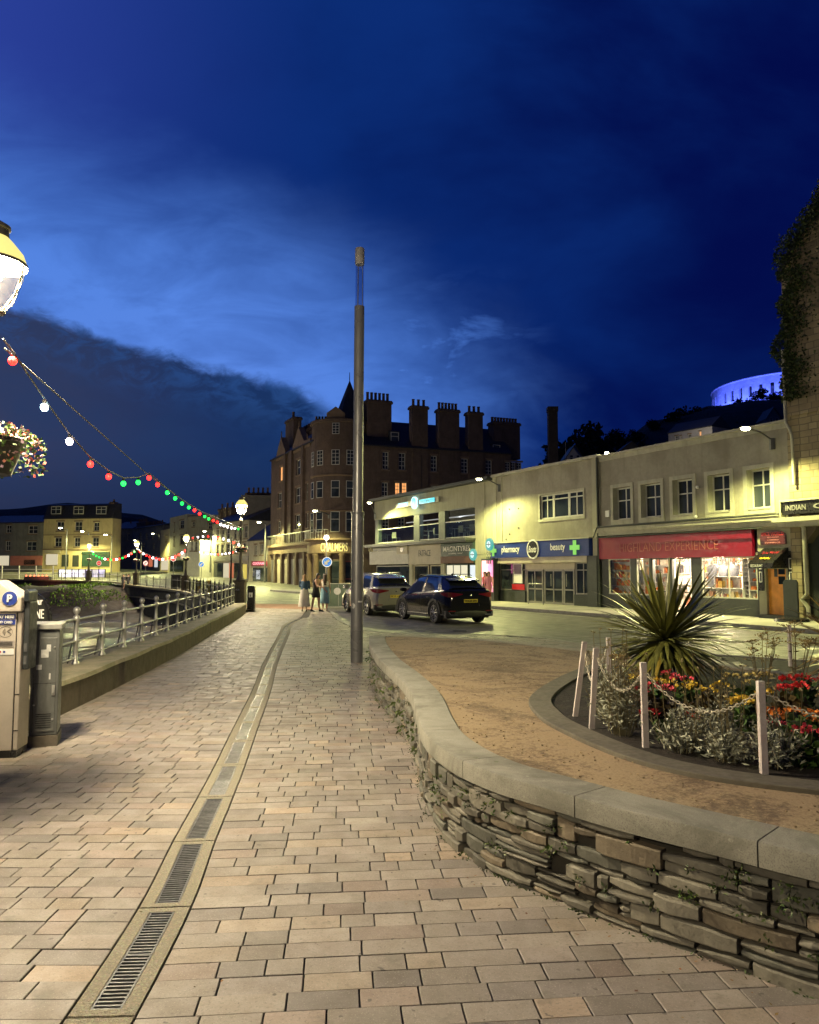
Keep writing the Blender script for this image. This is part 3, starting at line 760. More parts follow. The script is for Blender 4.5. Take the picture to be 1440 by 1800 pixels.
def bush(x, y, h, r, n, mat, col, label, kind='silver', name='silver_ragwort', cat='plant', group=None, seed=0):
    rr = random.Random(seed); root = empty(name, (x, y, BZ), label=label, cat=cat, group=group)
    mb = MB(); st = MB()
    for i in range(n//14):
        a = rr.uniform(0, 6.283); q = rr.uniform(0, r*.75); hh = h*rr.uniform(.45,1.0)*(1-.35*q/r)
        e = Vector((math.cos(a)*q, math.sin(a)*q, hh)); b0 = Vector((e.x*.4, e.y*.4, 0)); st.col = (.7,.7,.6); st.tube([b0, (b0+e)/2+Vector((0,0,.02)), e], .003, 3)
        for k in range(14):
            c = b0+(e-b0)*rr.uniform(.25,1.0)+Vector((rr.gauss(0,.025), rr.gauss(0,.025), rr.gauss(0,.02))); g = rr.uniform(.5,1.5)
            mb.col = (col[0]*g, col[1]*g, col[2]*g)
            mb.leaf(c, (rr.gauss(0,1), rr.gauss(0,1), rr.gauss(.4,.6)), rr.uniform(.03,.065) if kind != 'broad' else rr.uniform(.05,.09), .012 if kind != 'broad' else .055)
    st.build('stems', m_stalk, root); mb.build('foliage', mat, root)
    return root
def heads(root, pts, r, col, name='flower', n=26, flat=.5, stem=True, seed=0):
    rr = random.Random(seed)
    for (x, y, z) in pts:
        f = MB()
        for k in range(n):
            a = rr.uniform(0, 6.283); q = r*math.sqrt(rr.random()); g = rr.uniform(.65,1.25); f.col = tuple(c*g for c in col)
            f.leaf((x+q*math.cos(a), y+q*math.sin(a), z+rr.uniform(-.3,.4)*r*flat-q*q/r*.5), (math.cos(a), math.sin(a), rr.uniform(.1,1.2)), r*.55, r*.5)
        o = f.build(name, m_pet, root)
        if stem: s = MB(); s.col = (.8,.9,.6); s.tube([(x*.6, y*.6, 0), (x*.9, y*.9, z*.6), (x, y, z)], .0035, 3); s.build('stem', m_stalk, o)
RINGI = [(p.x, p.y) for p in ri]
lab = ['silvery ragwort bush behind the leaning left stakes','tall silvery ragwort bush between the left stake and the second stake','low silvery ragwort bush right of the second white stake','low pale ragwort bush at the stone edging, middle of the bed','silvery ragwort with dry stalks left of the third white stake','dense silvery ragwort against the third white stake']
bs = [(1.60,6.25,.46,.30),(1.54,5.68,.52,.25),(1.80,5.18,.30,.27),(1.98,4.92,.24,.24),(2.05,5.2,.38,.27),(2.22,4.76,.32,.23)]
for i, (x, y, h, r) in enumerate(bs):
    b = bush(x, y, h*1.0, r, 860, m_silver, (1,1,.92), lab[i], group='silver bushes along the edge of the flower bed', seed=i)
    s = MB(); rr = random.Random(60+i); s.col = (1,.95,.75)
    for k in range(9):
        a = rr.uniform(0,6.28); q = rr.uniform(0, r*.8); e = (q*math.cos(a)+rr.uniform(-.08,.08), q*math.sin(a), h+rr.uniform(.05,.26))
        s.tube([(q*math.cos(a)*.8, q*math.sin(a)*.8, .05), ((e[0])*.9, e[1]*.9, e[2]*.6), e], .0028, 3)
        for z in range(5): s.leaf(e, (rr.gauss(0,1), rr.gauss(0,1), .6), .03, .012)
    s.build('dry_stalks', m_stalk, b)
RED, PNK, YEL, ORG = (.75,.03,.03), (.75,.07,.10), (.80,.55,.05), (.80,.25,.03)
fs = [ # x, y, height, colour, words, heads
 ('red', 'scarlet geranium behind the second chain', 2.00, 6.4, .24, PNK, 4), ('pink', 'pink geranium beside the palm trunk', 2.45, 6.9, .26, PNK, 3),
 ('red', 'low red flower among the dark leaves near the second stake', 1.86, 5.5, .18, RED, 2), ('yellow', 'clump of flat yellow flower heads behind the chain, left one', 2.40, 6.3, .27, YEL, 5),
 ('yellow', 'clump of flat yellow flower heads in the middle of the bed', 2.55, 5.85, .26, YEL, 5), ('yellow', 'pale yellow flowers behind the middle clump', 2.95, 6.75, .26, (.75,.6,.2), 4),
 ('red', 'dark red geranium above the yellow clumps', 3.05, 6.3, .26, RED, 4), ('orange', 'orange flowers left of the third white stake', 2.62, 5.3, .25, ORG, 3),
 ('red', 'bright red geranium in the back of the bed at right', 3.45, 6.8, .28, RED, 5), ('pink', 'pinkish geranium at the far right of the bed', 3.75, 6.5, .28, PNK, 5),
 ('pink', 'pink flower right of the third white stake', 2.40, 4.85, .22, PNK, 3), ('yellow', 'yellow and orange marigolds at the right edge, under the chain', 2.72, 4.85, .25, YEL, 4),
 ('red', 'red begonia low down by the right edge', 2.62, 4.55, .12, RED, 3), ('orange', 'rusty orange flowers beside the red begonia', 2.9, 5.4, .2, ORG, 4), ('yellow', 'small yellow flowers in front of the palm', 2.15, 6.9, .24, YEL, 3)]
for i, (cn, l, x, y, h, c, nh) in enumerate(fs):
    b = bush(x, y, h*.8, .19, 200, mt['leafgreen'], (.8,.9,.6) if i % 3 else (1.4,.5,.4), l, kind='broad', name='bedding_plant', cat='flowers', group='flowering plants in the bed', seed=100+i)
    rr = random.Random(i); heads(b, [(rr.uniform(-.17,.17), rr.uniform(-.13,.13), h*rr.uniform(.85,1.15)) for _ in range(nh)], .056 if cn != 'yellow' else .055, c, seed=i)
def umbel(x, y, h, label, seed):
    rr = random.Random(seed); root = empty('dry_seedhead_plant', (x, y, BZ), label=label, cat='plant'); s = MB(); f = MB()
    for k in range(9):
        s.col = (.75,.7,.55); e = Vector((rr.uniform(-.16,.16), rr.uniform(-.12,.12), h*rr.uniform(.6,1.05)))
        s.tube([(e.x*.2,e.y*.2,0),(e.x*.6,e.y*.6,e.z*.6),e], .0035, 3)
        for q in range(6):
            d = Vector((rr.gauss(0,.04), rr.gauss(0,.04), rr.uniform(.02,.06))); s.tube([e, e+d], .0022, 3)
            f.col = (.9,.7,.4)
            for z in range(8): f.leaf(e+d+Vector((rr.gauss(0,.012), rr.gauss(0,.012), rr.gauss(0,.004))), (rr.gauss(0,1), rr.gauss(0,1), .4), .014, .012)
        for q in range(6): s.leaf(Vector((e.x*.5, e.y*.5, e.z*rr.uniform(.2,.7))), (rr.gauss(0,1), rr.gauss(0,1), .3), .07, .014)
    s.build('stems', m_stalk, root); f.build('seedheads', m_stalk, root)
umbel(3.05, 6.75, .62, 'tall thin plant with brown seed heads right of the palm', 2); umbel(3.42, 6.9, .72, 'tallest of the dry seed-head plants, nearer the third white stake', 5)
umbel(1.75, 5.95, .52, 'dry flat-headed stalks between the left stake and the second', 9)
# stakes and chain
m_stake = M('whitewashed_wood', (.60,.55,.52), .8, .25, 7, col2=(.50,.42,.40), bump=.3, streak=.35)
m_chain = M('plastic_chain', (.60,.55,.42), .6, .25, 9)
SP = [((2.05,8.0),(.0,0),.50), ((1.36,6.42),(.09,.0),.60), ((1.38,5.93),(.045,.0),.60), ((1.60,5.31),(-.004,0),.565), ((2.09,4.63),(-.004,0),.535), ((2.95,4.15),(.0,.02),.55), ((4.83,9.85),(0,0),.5), ((3.4,9.75),(0,0),.5)]
sl = ['white stake hidden behind the palm leaves','leftmost wooden stake, leaning right, at the corner of the bed','second leaning wooden stake at the left end of the chain','upright white stake nearest the palm, in front of the silvery bushes','tall white stake at the right, nearest the camera','stake past the right edge of the photo','far stake at the back right of the bed by the road','far stake behind the seed-head plants']
tops = []
for (p, ln, h), l in zip(SP, sl):
    mb = MB(); s = .019; tx, ty = ln
    mb.rings([[(a*s, b_*s, -.02) for a, b_ in ((-1,-1),(1,-1),(1,1),(-1,1))], [(a*s+tx, b_*s+ty, h) for a, b_ in ((-1,-1),(1,-1),(1,1),(-1,1))]])
    mb.build('stake', m_stake, label=l, cat='stake', group='white stakes round the flower bed', loc=(p[0], p[1], BZ))
    tops.append(Vector((p[0]+tx, p[1]+ty, BZ+h-.05)))
ch = empty('chain', tuple(tops[1]), label='pale plastic chain hung in loops between the white stakes', cat='chain'); o = Vector(tops[1])
cb = MB()
def link(c, d, up, flip):
    d = d.normalized(); s_ = d.cross(Vector((0,0,1))); s_ = s_.normalized() if s_.length > .01 else Vector((1,0,0)); u_ = s_.cross(d)
    if flip: s_, u_ = u_, s_
    pts = [c+d*(.017*math.cos(a))+s_*(.0095*math.sin(a)) for a in [2*math.pi*k/10 for k in range(11)]]
    cb.tube(pts, .0032, 4)
for (i, j, sag) in ((1,0,.18),(1,2,.22),(2,3,.20),(3,4,.20),(4,5,.16),(0,7,.16),(7,6,.16)):
    A_, B_ = tops[i], tops[j]; L = (B_-A_).length+sag*.6; n = int(L/.026)
    pts = [A_+(B_-A_)*(k/n)+Vector((0,0,-sag*4*(k/n)*(1-k/n))) for k in range(n+1)]
    for k in range(n): link((pts[k]+pts[k+1])/2-o, pts[k+1]-pts[k], None, k % 2)
cb.build('links', m_chain, ch)
# green spotlight reflector at the right edge of the bed
gl = empty('ground_spotlight', (2.42,4.50,BZ), label='small round ground light glowing green at the right edge of the flower bed', cat='light')
g = MB(); g.lathe([(.001,0),(.05,0),(.06,.02),(.05,.05),(.001,.055)], n=14); g.build('housing', mt['black'], gl)
g = MB()
for k in range(5): g.tube([(-.03+k*.014,-.052,.02),(-.022+k*.014,-.056,.045)], .004, 4)
g.build('led', EM('green_led', (.05,1,.25), 3), gl)

# ================================================================ TALL POLE LIGHT
m_pole = M('brushed_pole', (.17,.17,.172), .36, .05, .5, metal=.35)
pb = G(627, 1167); tp = empty('column_light', tuple(pb), label='very tall grey column light with a clear glass top, standing on the promenade', cat='street light'); tp.rotation_euler = (0, R(.15), 0)
g = MB(); g.lathe([(.12,0),(.12,2.94),(.001,2.94)], n=28); g.build('lower_column', m_pole, tp, smooth=50)
g = MB(); g.lathe([(.10,2.94),(.10,7.08),(.001,7.08)], n=28); g.build('upper_column', m_pole, tp, smooth=50)
g = MB(); g.lathe([(.124,2.90),(.128,2.91),(.128,2.95),(.10,2.955)], n=28); g.lathe([(.135,-.01),(.135,.02),(.12,.03)], n=28); g.build('collar', mt['grey_metal'], tp, smooth=30)
g = MB(); g.lathe([(.088,7.08),(.088,8.0)], n=24); g.build('glass_tube', CLEAR('pole_glass', .25, (.85,.9,1)), tp, smooth=60)
g = MB()
for a in (0, 2.1, 4.2): g.tube([(.06*math.cos(a), .06*math.sin(a), 7.08), (.06*math.cos(a), .06*math.sin(a), 8.0)], .008, 5)
g.build('rods', mt['silver'], tp)
g = MB(); g.lathe([(.001,7.94),(.09,7.94),(.095,7.98),(.095,8.26),(.085,8.28),(.001,8.285)], n=24); g.build('cap', M('pole_cap', (.30,.29,.28), .5, .2, 3), tp, smooth=40)
g = MB(); g.T = Matrix.Rotation(R(188), 4, 'Z'); g.box(.118,.124,-.03,.03,.3,.3)
s1 = MB(); s1.T = Matrix.Rotation(R(255), 4, 'Z'); s1.lathe([(.001,0),(.05,0),(.05,.004),(.001,.004)], n=14)
s1.v = [Vector((0,0,0)) for _ in ()] or s1.v
def sticker(name, az, z, w, h, mat, rnd=False):
    b = MB(); K = 6; rr_ = .1215
    if rnd:
        pts = [(az+math.cos(a)*w/rr_/2, z+math.sin(a)*h/2) for a in [2*math.pi*k/14 for k in range(14)]]
        b.add([(rr_*math.cos(a), rr_*math.sin(a), zz) for a, zz in pts], [tuple(range(14))])
    else:
        b.rings([[(rr_*math.cos(az+(k/K-.5)*w/rr_), rr_*math.sin(az+(k/K-.5)*w/rr_), zz) for k in range(K+1)] for zz in (z-h/2, z+h/2)], closed=False)
    b.build(name, mat, tp)
m_st = M('sticker_paper', (.6,.6,.58), .6, .3, 30)
sticker('sticker', R(236), 1.12, .085, .10, m_st, True); sticker('sticker', R(305), 1.20, .10, .03, m_st); sticker('tie', R(215), 1.60, .06, .03, mt['dark'])

# ================================================================ PAY MACHINE + CABINET + A-BOARD
m_pm = M('machine_beige', (.50,.44,.37), .5, .12, 3, bump=.05)
m_pd = M('machine_dark', (.035,.04,.042), .4, .2, 4)
m_blue = M('sign_blue', (.02,.045,.28), .4, .1, 3); m_wt = M('sign_white', (.78,.78,.76), .5, .08, 3)
p0 = G(62, 1318); pm = empty('parking_machine', (p0.x, p0.y, 0), R(0), label='beige pay and display parking machine with a round blue P sign', cat='parking machine')
pm.location = (-3.72, 7.42, 0); pm.rotation_euler.z = R(8); pm.scale.x = .64
W = .42; H1 = 1.60
g = MB(); prof = [(-.33,.0),(0,.0),(0,1.43),(-.13,1.60),(-.33,1.50)]  # side outline (y, z) mirrored below
g = MB(); g.prism([(0,.10),(.36,.10),(.36,1.62),(.20,1.72),(0,1.38)], -W, 0, 'x'); 
g.v = [Vector((v.x, v.y, v.z)) for v in g.v]; body = None
g = MB(); g.box(-W,-.07,0,.30,.10,1.40); g.box(-.068,0,.012,.30,.10,1.40); g.prism([(-W,1.405),(0,1.405),(0,1.55),(-.07,1.575),(-.36,1.70),(-W,1.71)], -.03, .31)
g.build('body', m_pm, pm, mods=[lambda o: bev(o, .012)]) if False else None
def bev(o, wdt=.01, seg=2):
    m = o.modifiers.new('bevel', 'BEVEL'); m.width = wdt; m.segments = seg; m.limit_method = 'ANGLE'; m.angle_limit = R(35)
B1 = lambda w: (lambda o: bev(o, w))
g.build('body', m_pm, pm, mods=[B1(.012)])
g = MB(); g.box(-W+.02,-.02,.02,.28,0,.10); g.build('plinth', mt['black'], pm)
g = MB(); g.box(-.0025,.0,.02,.03,.66,.664); g.box(-.064,.001,.009,.02,.62,.628); g.box(-.072,-.066,-.001,.02,.1,1.4); g.box(-.064,.001,.009,.02,.28,.288); g.build('seams', mt['black'], pm)
def disc(parent, name, x, z, r, y, mat, n=32, rin=0):
    b = MB()
    if rin: b.rings([[(x+q*math.cos(2*math.pi*k/n), y-(.002 if q == r else .002), z+q*math.sin(2*math.pi*k/n)) for k in range(n)] for q in (r, rin)], cap=False)
    else: b.add([(x+r*math.cos(2*math.pi*k/n), y, z+r*math.sin(2*math.pi*k/n)) for k in range(n)], [tuple(range(n))])
    return b.build(name, mat, parent)
ps = disc(pm, 'parking_sign', -.185, 1.535, .072, -.034, m_wt); ps.scale.x = 1/.64; ps.location.x = -.16+.185/.64; disc(ps, 'blue_disc', -.185, 1.535, .068, -.037, m_blue)
lettering(ps, 'P', -.207, -.161, 1.50, 1.572, -.038, m_wt, bold=.03)
g = MB(); g.box(-W+.015,-.085,-.004,-.001,1.335,1.385); g.box(-W+.015,-.085,-.004,-.001,1.285,1.330); pn = g.build('payment_panel', m_blue, pm)
lettering(pn, 'PAY HERE', -.345, -.10, 1.345, 1.376, -.005, m_wt, bold=.03); lettering(pn, 'BY CARD', -.305, -.125, 1.296, 1.320, -.005, m_wt, bold=.03)
g = MB()
for k in range(28):
    a, b_ = 2*math.pi*k/28, 2*math.pi*(k+1)/28; g.quad((-.22+.10*math.cos(a),-.002,1.215+.052*math.sin(a)), (-.22+.10*math.cos(b_),-.002,1.215+.052*math.sin(b_)), (-.22+.096*math.cos(b_),-.002,1.215+.048*math.sin(b_)), (-.22+.096*math.cos(a),-.002,1.215+.048*math.sin(a)))
for j in range(4):
    for k in range(8):
        a, b_ = -.75+1.5*k/8, -.75+1.5*(k+1)/8; r_ = .014+.011*j; r2 = r_+.005
        g.quad((-.27+r_*math.cos(a),-.002,1.215+r_*math.sin(a)), (-.27+r_*math.cos(b_),-.002,1.215+r_*math.sin(b_)), (-.27+r2*math.cos(b_),-.002,1.215+r2*math.sin(b_)), (-.27+r2*math.cos(a),-.002,1.215+r2*math.sin(a)))
g.tube([(-.14,-.002,1.20),(-.17,-.002,1.212),(-.195,-.002,1.222),(-.17,-.002,1.235),(-.14,-.002,1.24)], .003, 4)
g.build('contactless_symbol', mt['black'], pm)
g = MB(); g.box(-W+.02,-.09,-.004,-.001,1.075,1.135); og = g.build('tariff_sticker', M('sticker_grey', (.42,.37,.34), .6, .2, 30), pm)
g = MB(); g.box(-W+.03,-W+.085,-.006,-.004,1.085,1.125); g.build('orange_mark', M('orange', (.75,.25,.08), .5, .1, 3), og)
g = MB()
for k in range(4): g.box(-W+.10,-.11,-.006,-.004,1.084+k*.012,1.088+k*.012)
g.build('small_print', mt['dark'], og)
g = MB(); g.box(-W+.02,-.09,-.004,-.001,1.0,1.055); og = g.build('card_sticker', m_wt, pm)
g = MB(); g.box(-.30,-.27,-.006,-.004,1.018,1.037); g.build('card_mark', mt['red'], og); g = MB(); g.box(-.24,-.21,-.006,-.004,1.018,1.037); g.box(-.37,-.33,-.006,-.004,1.022,1.032); g.build('card_mark', m_blue, og)
# dark side module with a display hood
g = MB(); g.box(0.002,.085,.06,.28,.85,1.50); g.prism([(.0025,1.50),(.08,1.50),(.08,1.60),(.04,1.62),(.0025,1.60)], .03, .28); g.build('display_hood', m_pd, pm, mods=[B1(.01)])
g = MB(); g.box(.015,.07,.028,.0305,1.52,1.58); g.build('display', mt['glass'], pm)
g = MB(); g.box(.02,.06,.052,.058,1.02,1.10); g.box(.02,.06,.052,.058,.90,.98); g.build('coin_slots', mt['grey_metal'], pm)
cb0 = empty('street_cabinet', (-3.575,7.93,0), R(20), label='dark grey utility cabinet with torn stickers beside the parking machine', cat='cabinet')
m_cab = M('cabinet_grey', (.115,.12,.115), .5, .25, 3, bump=.12, streak=.35)
g = MB(); g.box(-.26,.0,0,.42,.14,1.20); g.build('body', m_cab, cb0, mods=[B1(.012)])
g = MB(); g.box(-.28,.02,-.02,.44,1.20,1.26); g.build('lid', M('cabinet_lid', (.28,.28,.26), .45, .2, 5), cb0, mods=[B1(.01)])
g = MB(); g.box(-.27,.01,-.01,.43,0,.14); g.build('plinth', M('cabinet_plinth', (.13,.11,.085), .9, .4, 4), cb0)
g = MB(); g.box(-.235,-.025,-.008,.001,.18,1.12); g.build('door', m_cab, cb0, mods=[B1(.006)])
for (a, b_, c_, d_) in ((-.17,-.10,.92,1.0),(-.12,-.08,.98,1.05),(-.21,-.16,.80,.85),(-.09,-.075,.70,.76)):
    g = MB(); g.box(a, b_, -.011, -.0085, c_, d_); g.build('sticker', m_st, cb0)
g = MB(); g.box(-.232,-.228,-.009,-.0075,.18,1.12); g.box(-.235,-.025,-.009,-.0075,.66,.664); [g.box(-.20,-.06,-.010,-.0078,.22+.022*k,.228+.022*k) for k in range(7)]; g.build('vents_and_seams', mt['black'], cb0)
g = MB(); g.box(-.055,-.035,-.022,-.008,.56,.62); g.box(-.06,-.03,-.016,-.008,.54,.64); g.build('lock', mt['silver'], cb0)
g = MB(); [g.ball((x, -.01, z), .010, 8, 5) for x, z in ((-.045,1.02),(-.045,.3),(-.22,.45),(-.05,.62))]; g.build('rivets', mt['silver'], cb0)
ab = empty('sandwich_board', (-4.60,9.3,.43), R(-20), label='black arched board with white letters standing on the wall behind the parking machine', cat='sign')
pts = [(-.36,.0),(.36,.0),(.36,.77)]+[(.36*math.cos(a), .77+.36*math.sin(a)) for a in [R(15*k) for k in range(1, 12)]]+[(-.36,.77)]
g = MB(); g.prism(pts, 0, .035); g.build('frame', mt['black'], ab)
g = MB(); g.prism([(x*.88, .05+z*.93) for x, z in pts], -.004, .0); bd_ = g.build('board_face', M('chalkboard', (.012,.014,.013), .7, .3, 3), ab)
lettering(bd_, 'BOURNE', -.14, .27, .80, .91, -.006, m_wt); lettering(bd_, 'our', .14, .24, .96, 1.02, -.006, m_wt); g = MB(); g.box(-.2,.28,-.007,-.005,.70,.72); g.build('underline', m_wt, bd_)
g = MB(); g.tube([(-.3,.03,.8),(-.3,.25,0)], .015, 4); g.tube([(.3,.03,.8),(.3,.25,0)], .015, 4); g.build('back_legs', mt['black'], ab)
random.seed(21)
# ================================================================ LANTERNS AND STREET LAMPS
LC = (1.0, .85, .60)
m_lp = M('lamp_post_paint', (.20,.18,.15), .5, .3, 4, metal=.2); m_lg = CLEAR('lantern_glass', .12, (1,.97,.85))
m_dome = M('lantern_dome', (.55,.5,.25), .4, .1, 5, emit=(1,.86,.25), es=.9)  # yellow emission stands in for bulb light bleeding through the dome
m_tub = M('hanging_tub', (.03,.032,.03), .5, .3, 4)
def lantern(x, y, z0, label, power, basket=True, pillar=False, h=4.3, hide=False, emis=None, name='lantern_post'):
    root = empty(name, (x, y, z0), label=label, cat='street lamp', group='old lantern posts along the harbour')
    zb = 0
    if pillar:
        g = MB(); g.box(-.24,.24,-.24,.24,-.2,1.28); g.box(-.28,.28,-.28,.28,1.28,1.38); g.box(-.27,.27,-.27,.27,-.2,.12); g.build('stone_pier', m_pier, root, mods=[B1(.015)]); zb = 1.38
    g = MB(); g.lathe([(.19,zb),(.19,zb+.05),(.14,zb+.12),(.11,zb+.40),(.075,zb+.48),(.062,zb+.6),(.05,h-.75),(.07,h-.72),(.07,h-.66),(.045,h-.62),(.04,h-.46),(.07,h-.42)], n=14); g.build('post', m_lp, root, smooth=40)
    zc = h-.42
    fr = MB()                                   # tapered round lantern: ribs, rings and domed roof
    prof = [(.10,0),(.19,.12),(.245,.30),(.255,.40)]
    for k in range(6):
        a = 2*math.pi*k/6; fr.tube([(r*math.cos(a), r*math.sin(a), zc+z) for r, z in prof], .011, 5)
    fr.lathe([(.001,zc-.03),(.11,zc-.02),(.11,zc+.01),(.001,zc+.015)], n=16)
    dm = MB(); dm.lathe([(.262,zc+.417),(.232,zc+.50),(.15,zc+.60),(.112,zc+.638)], n=24); dm.build('lantern_dome', m_dome, root, smooth=60)
    for r, z in ((.255,.40),): fr.lathe([(r-.012,zc+z-.012),(r+.014,zc+z-.012),(r+.014,zc+z+.014),(r-.012,zc+z+.014)], n=24)
    fr.lathe([(.115,zc+.635),(.115,zc+.65),(.11,zc+.70),(.125,zc+.71),(.125,zc+.735),(.05,zc+.78),(.02,zc+.80),(.015,zc+.88),(.001,zc+.90)], n=24)
    fr.build('lantern_frame', m_lp, root, smooth=40)
    gs = MB(); gs.lathe([(r-.008, zc+z) for r, z in prof], n=24); gs.build('lantern_glass', m_lg, root, smooth=60)
    bl = MB(); bl.ball((0,0,zc+.30), .075, 12, 8, .8); bl.build('bulb', emis or mt['lampglow'], root, smooth=80)
    rf = MB(); rf.lathe([(.03,zc+.02),(.05,zc+.09),(.001,zc+.11)], n=12); rf.build('reflector', mt['lantglow'], root, smooth=60)
    light('lantern_light', (0,0,zc+.19), power, LC, .26, parent=root)
    return root
m_pier = M('pier_stone', (.16,.13,.10), .85, .35, 3, bump=.5, bscale=14)
def basket(x, y, z, label, s=1.0, seed=0, tub=1.0):
    rr = random.Random(seed); root = empty('flower_tub', (x, y, z), label=label, cat='hanging basket', group='flower tubs on the lantern posts')
    g = MB(); g.lathe([(.001,0),(.30*s*tub,0),(.44*s*tub,.30*s),(.46*s*tub,.31*s),(.46*s*tub,.34*s),(.43*s*tub,.34*s),(.001,.32*s)], n=20); g.build('tub', m_tub, root, smooth=35)
    f = MB(); n = 1500 if s > .8 else 420
    for k in range(n):
        a = rr.uniform(0,6.283); q = .50*s*math.sqrt(rr.random()); zz = .34*s+.20*s*(1-(q/(.5*s))**2)*rr.random()
        if rr.random() < .35: q = rr.uniform(.44,.56)*s; zz = rr.uniform(.02,.36)*s
        r_ = rr.random(); g_ = rr.uniform(.6,1.4)
        f.col = (.10*g_,.20*g_,.04*g_) if r_ < .58 else ((.75*g_,.28*g_,.20*g_) if r_ < .74 else ((.7*g_,.5*g_,.62*g_) if r_ < .90 else (.6*g_,.12*g_,.10*g_)))
        f.leaf((q*math.cos(a), q*math.sin(a), zz), (rr.gauss(0,1), rr.gauss(0,1), rr.gauss(.3,.7)), rr.uniform(.03,.055)*max(s,.9), .03)
    f.build('flowers', m_pet, root)
    return root
LA = (-3.54, 6.35); LB = (-7.55, 34.4)
lantern(LA[0], LA[1], 0, 'nearest glowing lantern post, cut off by the left edge of the photo', 2900, h=4.42)
basket(LA[0], LA[1], 2.60, 'big tub of trailing flowers on the nearest lantern post, upper left', .86, 1, tub=.78)
L = [((LB[0],LB[1]), 'lantern post on a stone pier at the end of the near railing', 3600, 4.75), ((-18.6,64.0), 'lantern post on the harbour wall in front of the corner shops', 4200, 4.6), ((-29.1,82.0), 'lantern post on the harbour wall by the white round road sign', 4200, 4.6), ((-40.0,96.0), 'farthest lantern post, in front of the yellow house', 3000, 4.6)]
for i, (p, l, pw_, h) in enumerate(L):
    lantern(p[0], p[1], gz(p[1]), l, pw_, pillar=True, h=h)
    basket(p[0], p[1], gz(p[1])+2.62, ['flower tub on the lantern post at the end of the near railing','flower tub on the harbour-wall lantern in front of the corner shops','flower tub on the lantern by the white round road sign','flower tub on the farthest lantern, before the yellow house'][i], .62, i+5)
lantern(-4.9, -1.8, 0, 'unseen lantern post added behind the camera to fill the foreground', 1500, h=4.62)  # unseen lamp added behind the viewer, placed and tuned as foreground fill
# ---- modern street lamp heads
def headlamp(pos, wall, label, power, aim=None, parent=None, n=None, post=None, size=1.0):
    """cobra head at pos on a bracket from wall (point), or on a post down to the ground"""
    pos = Vector(pos); wl = Vector(wall); root = empty('street_lamp', tuple(wl), label=label, cat='street lamp', group='street lamps with flat heads'); d = pos-wl; dn = Vector((d.x, d.y, 0)).normalized()
    g = MB(); g.tube([(0,0,0), tuple(d*.5+Vector((0,0,.08))), tuple(d)], .03*size, 6); g.build('arm', mt['grey_metal'], root)
    if post is not None: g = MB(); g.tube([(0,0,post-wl.z), (0,0,.03)], [.085*size,.05*size], 8); g.build('post', mt['grey_metal'], root)
    else: g = MB(); g.box(-.07,.07,-.07,.07,-.35,.05); g.build('bracket_box', mt['grey_metal'], root)
    s = MB(); u_ = Vector((-dn.y, dn.x, 0)); rs = []
    for k, (wd, hh) in enumerate(((.05,.04),(.12,.07),(.16,.09),(.15,.08),(.06,.04))):
        c = d+dn*(-.1+k*.16)*size; rs.append([tuple(c+u_*wd*size*math.cos(a)+Vector((0,0,hh*size*max(0, math.sin(a))+.0))) for a in [2*math.pi*q/10 for q in range(10)]])
    s.rings(rs); s.build('lamp_head', mt['grey_metal'], root, smooth=50)
    s = MB(); s.T = Matrix.Translation(d+dn*.22*size+Vector((0,0,-.02))); s.ball((0,0,0), .15*size, 12, 6, .45); s.build('lamp_glass', mt['ledglow'], root, smooth=80)
    lp = d+dn*.22*size+Vector((0,0,-.13)); light('lamp_light', tuple(lp), power, (1,.97,.34), .12, 'SPOT', aim=(lp.x+dn.x*.35, lp.y+dn.y*.35, lp.z-1), spot=165, parent=root, blend=.35)
    return root
random.seed(31)
# ================================================================ TERRACE OF SHOPS (right)
m_rend = M('pebbledash', (.37,.35,.28), .9, .3, .45, col2=(.24,.225,.175), bump=.55, bscale=45, bd=.03, streak=.22)
m_smooth = M('painted_render', (.42,.41,.30), .85, .2, .6, bump=.15, bscale=25, streak=.3)
m_frame = M('window_frame', (.62,.62,.55), .5, .15, 4)
m_tr = M('stone_trim', (.50,.49,.38), .8, .2, 2, streak=.35)
m_flat = M('felt_roof', (.05,.05,.05), .95, .3, 1)
m_bl = M('shop_blue', (.012,.035,.22), .45, .15, 2); m_dkg = M('shop_dark_green', (.025,.06,.045), .5, .2, 2)
m_rd = M('shop_red', (.27,.002,.03), .5, .18, 1.2, streak=.15); m_cr = M('shop_cream', (.46,.41,.33), .6, .15, 2)
m_gy = M('shutter_grey', (.27,.26,.25), .5, .15, 3); m_dk = M('shop_charcoal', (.045,.052,.05), .5, .2, 3)
m_alu = M('aluminium', (.33,.32,.30), .4, .15, 5, metal=.5)
m_orw = M('orange_wood', (.78,.32,.05), .5, .25, 3, streak=.2)
m_in = M('interior_wall', (.45,.44,.40), .8, .2, 2); m_ind = M('dim_interior', (.10,.10,.095), .85, .3, 2)
def wall(name, x0, x1, z0, z1, ops, y0, y1, mat, parent, **k):
    b = MB(); zs = sorted(set([z0, z1]+[q for o in ops for q in (o[2], o[3]) if z0 < q < z1]))
    for za, zb in zip(zs, zs[1:]):
        zm = (za+zb)/2; cur = x0
        for o in sorted([o for o in ops if o[2] < zm < o[3]]):
            if o[0] > cur+1e-4: b.box(cur, o[0], y0, y1, za, zb)
            cur = max(cur, o[1])
        if cur < x1-1e-4: b.box(cur, x1, y0, y1, za, zb)
    return b.build(name, mat, parent, **k)
